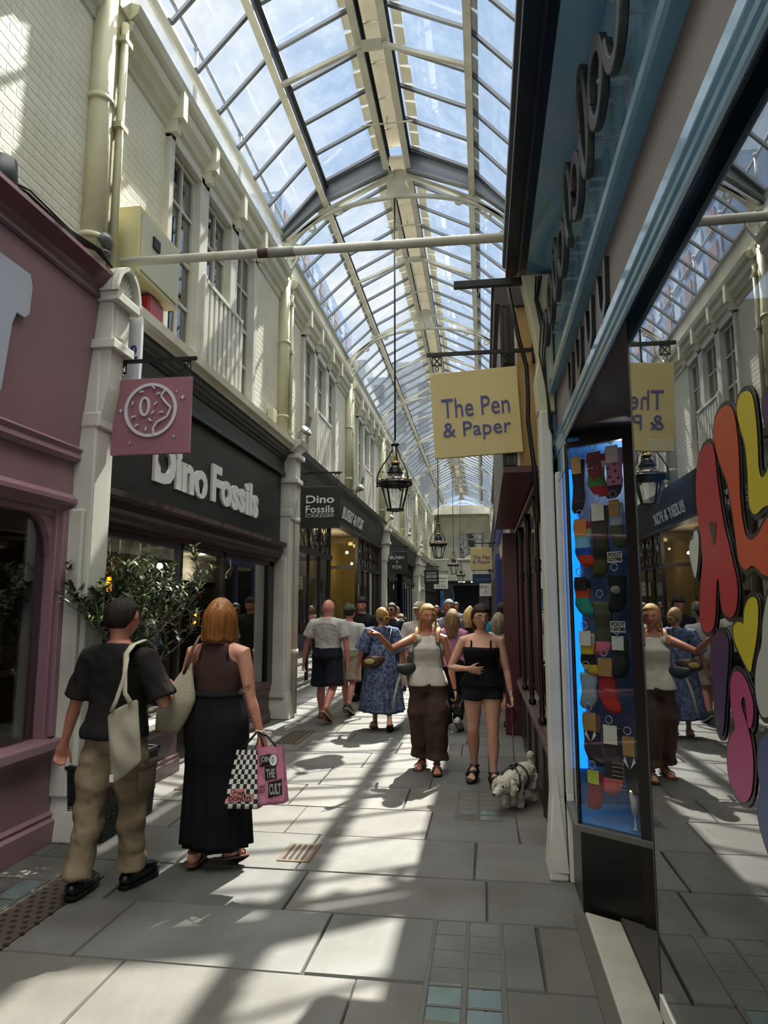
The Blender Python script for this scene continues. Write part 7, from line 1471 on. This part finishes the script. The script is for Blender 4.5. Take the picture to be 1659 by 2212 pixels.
# paper-like carrier bags
def bagface(name, parent, c, mt, th=.0): pass
chk = bpy.data.materials.new('checker_print'); chk.use_nodes = True; _t = chk.node_tree; _b = _t.nodes['Principled BSDF']; _b.inputs['Roughness'].default_value = .5
_c = _t.nodes.new('ShaderNodeTexChecker'); _c.inputs['Scale'].default_value = 1.0; _c.inputs['Color1'].default_value = lin('D8D6CE'); _c.inputs['Color2'].default_value = lin('1A1814')
_a = _t.nodes.new('ShaderNodeAttribute'); _a.attribute_name = 'bagco'; _t.links.new(_a.outputs['Vector'], _c.inputs['Vector']); _t.links.new(_c.outputs['Color'], _b.inputs['Base Color'])
def carrier(name, lab, BL, BR, TR, TL, dep, mt, cells=None):
    t = thing(name, lab, 'bag', tuple((BL+BR)/2)); m = MB(); co = []; nx, nz = 14, 16; nr = (BR-BL).cross(TL-BL).normalized(); nr = nr if nr.y < 0 else -nr
    for side in (0, 1):
        vs = []; fs = []
        for j in range(nz+1):
            for i in range(nx+1):
                u, v = i/nx, j/nz; q = BL.lerp(BR, u).lerp(TL.lerp(TR, u), v); w_ = .007*mn.noise(Vector((u*4, v*4, side*5)))+.005*math.sin(u*9+v*5)*v; q = q+nr*(w_+(dep*(1-.75*v))*(.5 if side == 0 else -.5)); vs.append(q)
                co.append((u*(cells[0] if cells else 1)+.001, v*(cells[1] if cells else 1)+.001, .5))
        k = nx+1; fs = [(j*k+i, j*k+i+1, (j+1)*k+i+1, (j+1)*k+i) for j in range(nz) for i in range(nx)]; m.smooth = True; m.add(vs, fs)
    K = (nx+1)*(nz+1); k = nx+1; m.smooth = False
    m.f += [(j*k, (j+1)*k, K+(j+1)*k, K+j*k) for j in range(nz)]+[(j*k+nx, K+j*k+nx, K+(j+1)*k+nx, (j+1)*k+nx) for j in range(nz)]+[(i, i+1, K+i+1, K+i) for i in range(nx)]; e = len(m.f)-len(m.mi); m.mi += [0]*e; m.sm += [False]*e
    o = m.build('bag_body', mt, t)
    if cells: at = o.data.attributes.new('bagco', 'FLOAT_VECTOR', 'POINT'); at.data.foreach_set('vector', [c for p_ in co for c in p_])
    fn = lambda u, v, d=.010: BL.lerp(BR, u).lerp(TL.lerp(TR, u), v)+nr*(dep*(1-.75*v)*.5+d+.007*mn.noise(Vector((u*4, v*4, 0)))+.005*math.sin(u*9+v*5)*v)
    return t, fn
def patch(t, fn, pts, mt, nm, d=.004):
    m = MB(); P_c = []; N_ = len(pts)
    for i in range(N_):
        a, b = Vector(pts[i]), Vector(pts[(i+1) % N_])
        for k in range(4): P_c.append(a.lerp(b, k/4))
    c = sum(P_c, Vector((0, 0)))/len(P_c); vs = [fn(c.x, c.y, d)]+[fn(q.x, q.y, d) for q in P_c]; m.add(vs, [(0, i+1, (i+1) % len(P_c)+1) for i in range(len(P_c))]); m.build(nm, mt, t, recalc=False)
def bagtext(t, fn, tx, u0, u1, v0, v1, mt, bold=.02, shear=0, d=.008):
    mb = text_mb(tx, 1.0, .001, lambda u, v, w: (u, v, w), bold, 1.0, shear=shear); us = [p_[0] for p_ in mb.v]; vs = [p_[1] for p_ in mb.v]; a, b, c, e = min(us), max(us), min(vs), max(vs)
    mb.v = [tuple(fn(u0+(q[0]-a)/(b-a)*(u1-u0), v0+(q[1]-c)/(e-c)*(v1-v0), d)) for q in mb.v]; mb.build('bag_text', mt, t, recalc=False)
V = Vector; patchpink = mat('salmon_patch', 'C97F7C', .5); inkb = mat('print_black', '151311', .5); whitep = mat('print_white', 'DAD8D2', .5); bagpink = mat('pink_plastic', 'C77F9A', .38, var=('B66E89', 9, .5), bump=(12, .6, .02))
t, fn = carrier('checkered_bag', 'black and white checkered carrier bag with a pink print in the woman\'s right hand', V((-1.605, 4.28, .395)), V((-1.385, 4.26, .405)), V((-1.40, 4.28, .745)), V((-1.555, 4.30, .735)), .08, chk, (8, 12))
patch(t, fn, [(.06, .10), (.86, .14), (.86, .24), (.60, .25), (.58, .34), (.16, .32), (.16, .22), (.05, .20)], patchpink, 'print_patch'); bagtext(t, fn, 'Fresh', .20, .58, .235, .315, inkb, .01, .3); bagtext(t, fn, 'DONUTS', .12, .82, .135, .21, inkb, .02)
t, fn = carrier('pink_bag', 'glossy pink carrier bag with white words on black blocks beside the checkered one', V((-1.372, 4.235, .43)), V((-1.20, 4.20, .462)), V((-1.232, 4.22, .785)), V((-1.402, 4.24, .768)), .06, bagpink)
for q in ([(.10, .66), (.52, .68), (.52, .88), (.10, .84)], [(.30, .42), (.76, .44), (.72, .68), (.30, .66)], [(.40, .12), (.95, .16), (.95, .43), (.42, .38)]): patch(t, fn, q, inkb, 'print_block')
bagtext(t, fn, 'JOIN', .14, .50, .71, .84, whitep, .04, 0, .007); bagtext(t, fn, 'THE', .36, .70, .46, .62, whitep, .04, 0, .007); bagtext(t, fn, 'CULT', .46, .92, .17, .36, whitep, .04, 0, .007); bagtext(t, fn, 'WHAT', .10, .30, .30, .35, inkb, .02, 0, .006); bagtext(t, fn, 'CULT', .10, .30, .22, .28, inkb, .02, 0, .006)
m = MB(); nn_ = 26; cu, cv = .66, .77
m.add([fn(cu, cv, .008)]+[fn(cu+.15*math.cos(2*math.pi*i/nn_), cv+.105*math.sin(2*math.pi*i/nn_), .008) for i in range(nn_)], [(0, i+1, (i+1) % nn_+1) for i in range(nn_)]); m.build('doughnut_print', whitep, t, recalc=False)
m = MB(); m.smooth = True; m.tube([fn(cu+.15*math.cos(2*math.pi*i/nn_), cv+.105*math.sin(2*math.pi*i/nn_), .009) for i in range(nn_+1)], .0016, 4); m.tube([fn(cu-.03+.03*math.cos(2*math.pi*i/nn_), cv+.045*math.sin(2*math.pi*i/nn_), .010) for i in range(nn_+1)], .0014, 4); m.build('doughnut_outline', inkb, t, recalc=False)
for nm_, pts in (('checkered', [(-1.53, 4.28, .74), (-1.47, 4.30, .80), (-1.43, 4.31, .845), (-1.42, 4.30, .80), (-1.43, 4.28, .745)]), ('pink', [(-1.36, 4.23, .77), (-1.39, 4.27, .82), (-1.42, 4.30, .85), (-1.35, 4.27, .83), (-1.28, 4.22, .78)])):
    m = MB(); m.smooth = True; m.tube(pts, .008, 8, flat=.4, ref=(0, 1, 0)); m.build('bag_handle', mat('black_bag_handle', '141414', .5), label='black handles of the %s carrier bag gathered in the woman\'s hand' % nm_, cat='handle')
m = MB(); t = thing('cross_body_bag', 'small brown cross-body bag on the hip of the woman in the blue dress', 'bag', (-1.5, 9.28, .9)); m.smooth = True; m.tube([(-1.60, 9.25, .87), (-1.52, 9.22, .90), (-1.42, 9.22, .90), (-1.36, 9.25, .92)], [.05, .085, .085, .05], 14, rnd=True, flat=.5, ref=(0, 1, 0)); m.build('pouch', mat('brown_bag_leather', '4A2E1C', .4), t)
m = MB(); m.smooth = True; m.ell((-1.52, 9.175, .905), (.07, .008, .035), 14, 8); m.build('gold_panel', mat('gold_panel', 'B59A5E', .35), t); m = MB(); m.smooth = True; m.tube([(-1.38, 9.25, .95), (-1.27, 9.27, 1.15), (-1.25, 9.38, 1.33)], .006, 6); m.build('strap', MATS['brown_bag_leather'], t)
m = MB(); m.box(-1.98, -1.76, 11.6, 11.72, .30, .92); m.build('paper_bag', blackc, label='flat black paper carrier bag carried beside the woman in the blue dress', cat='bag')
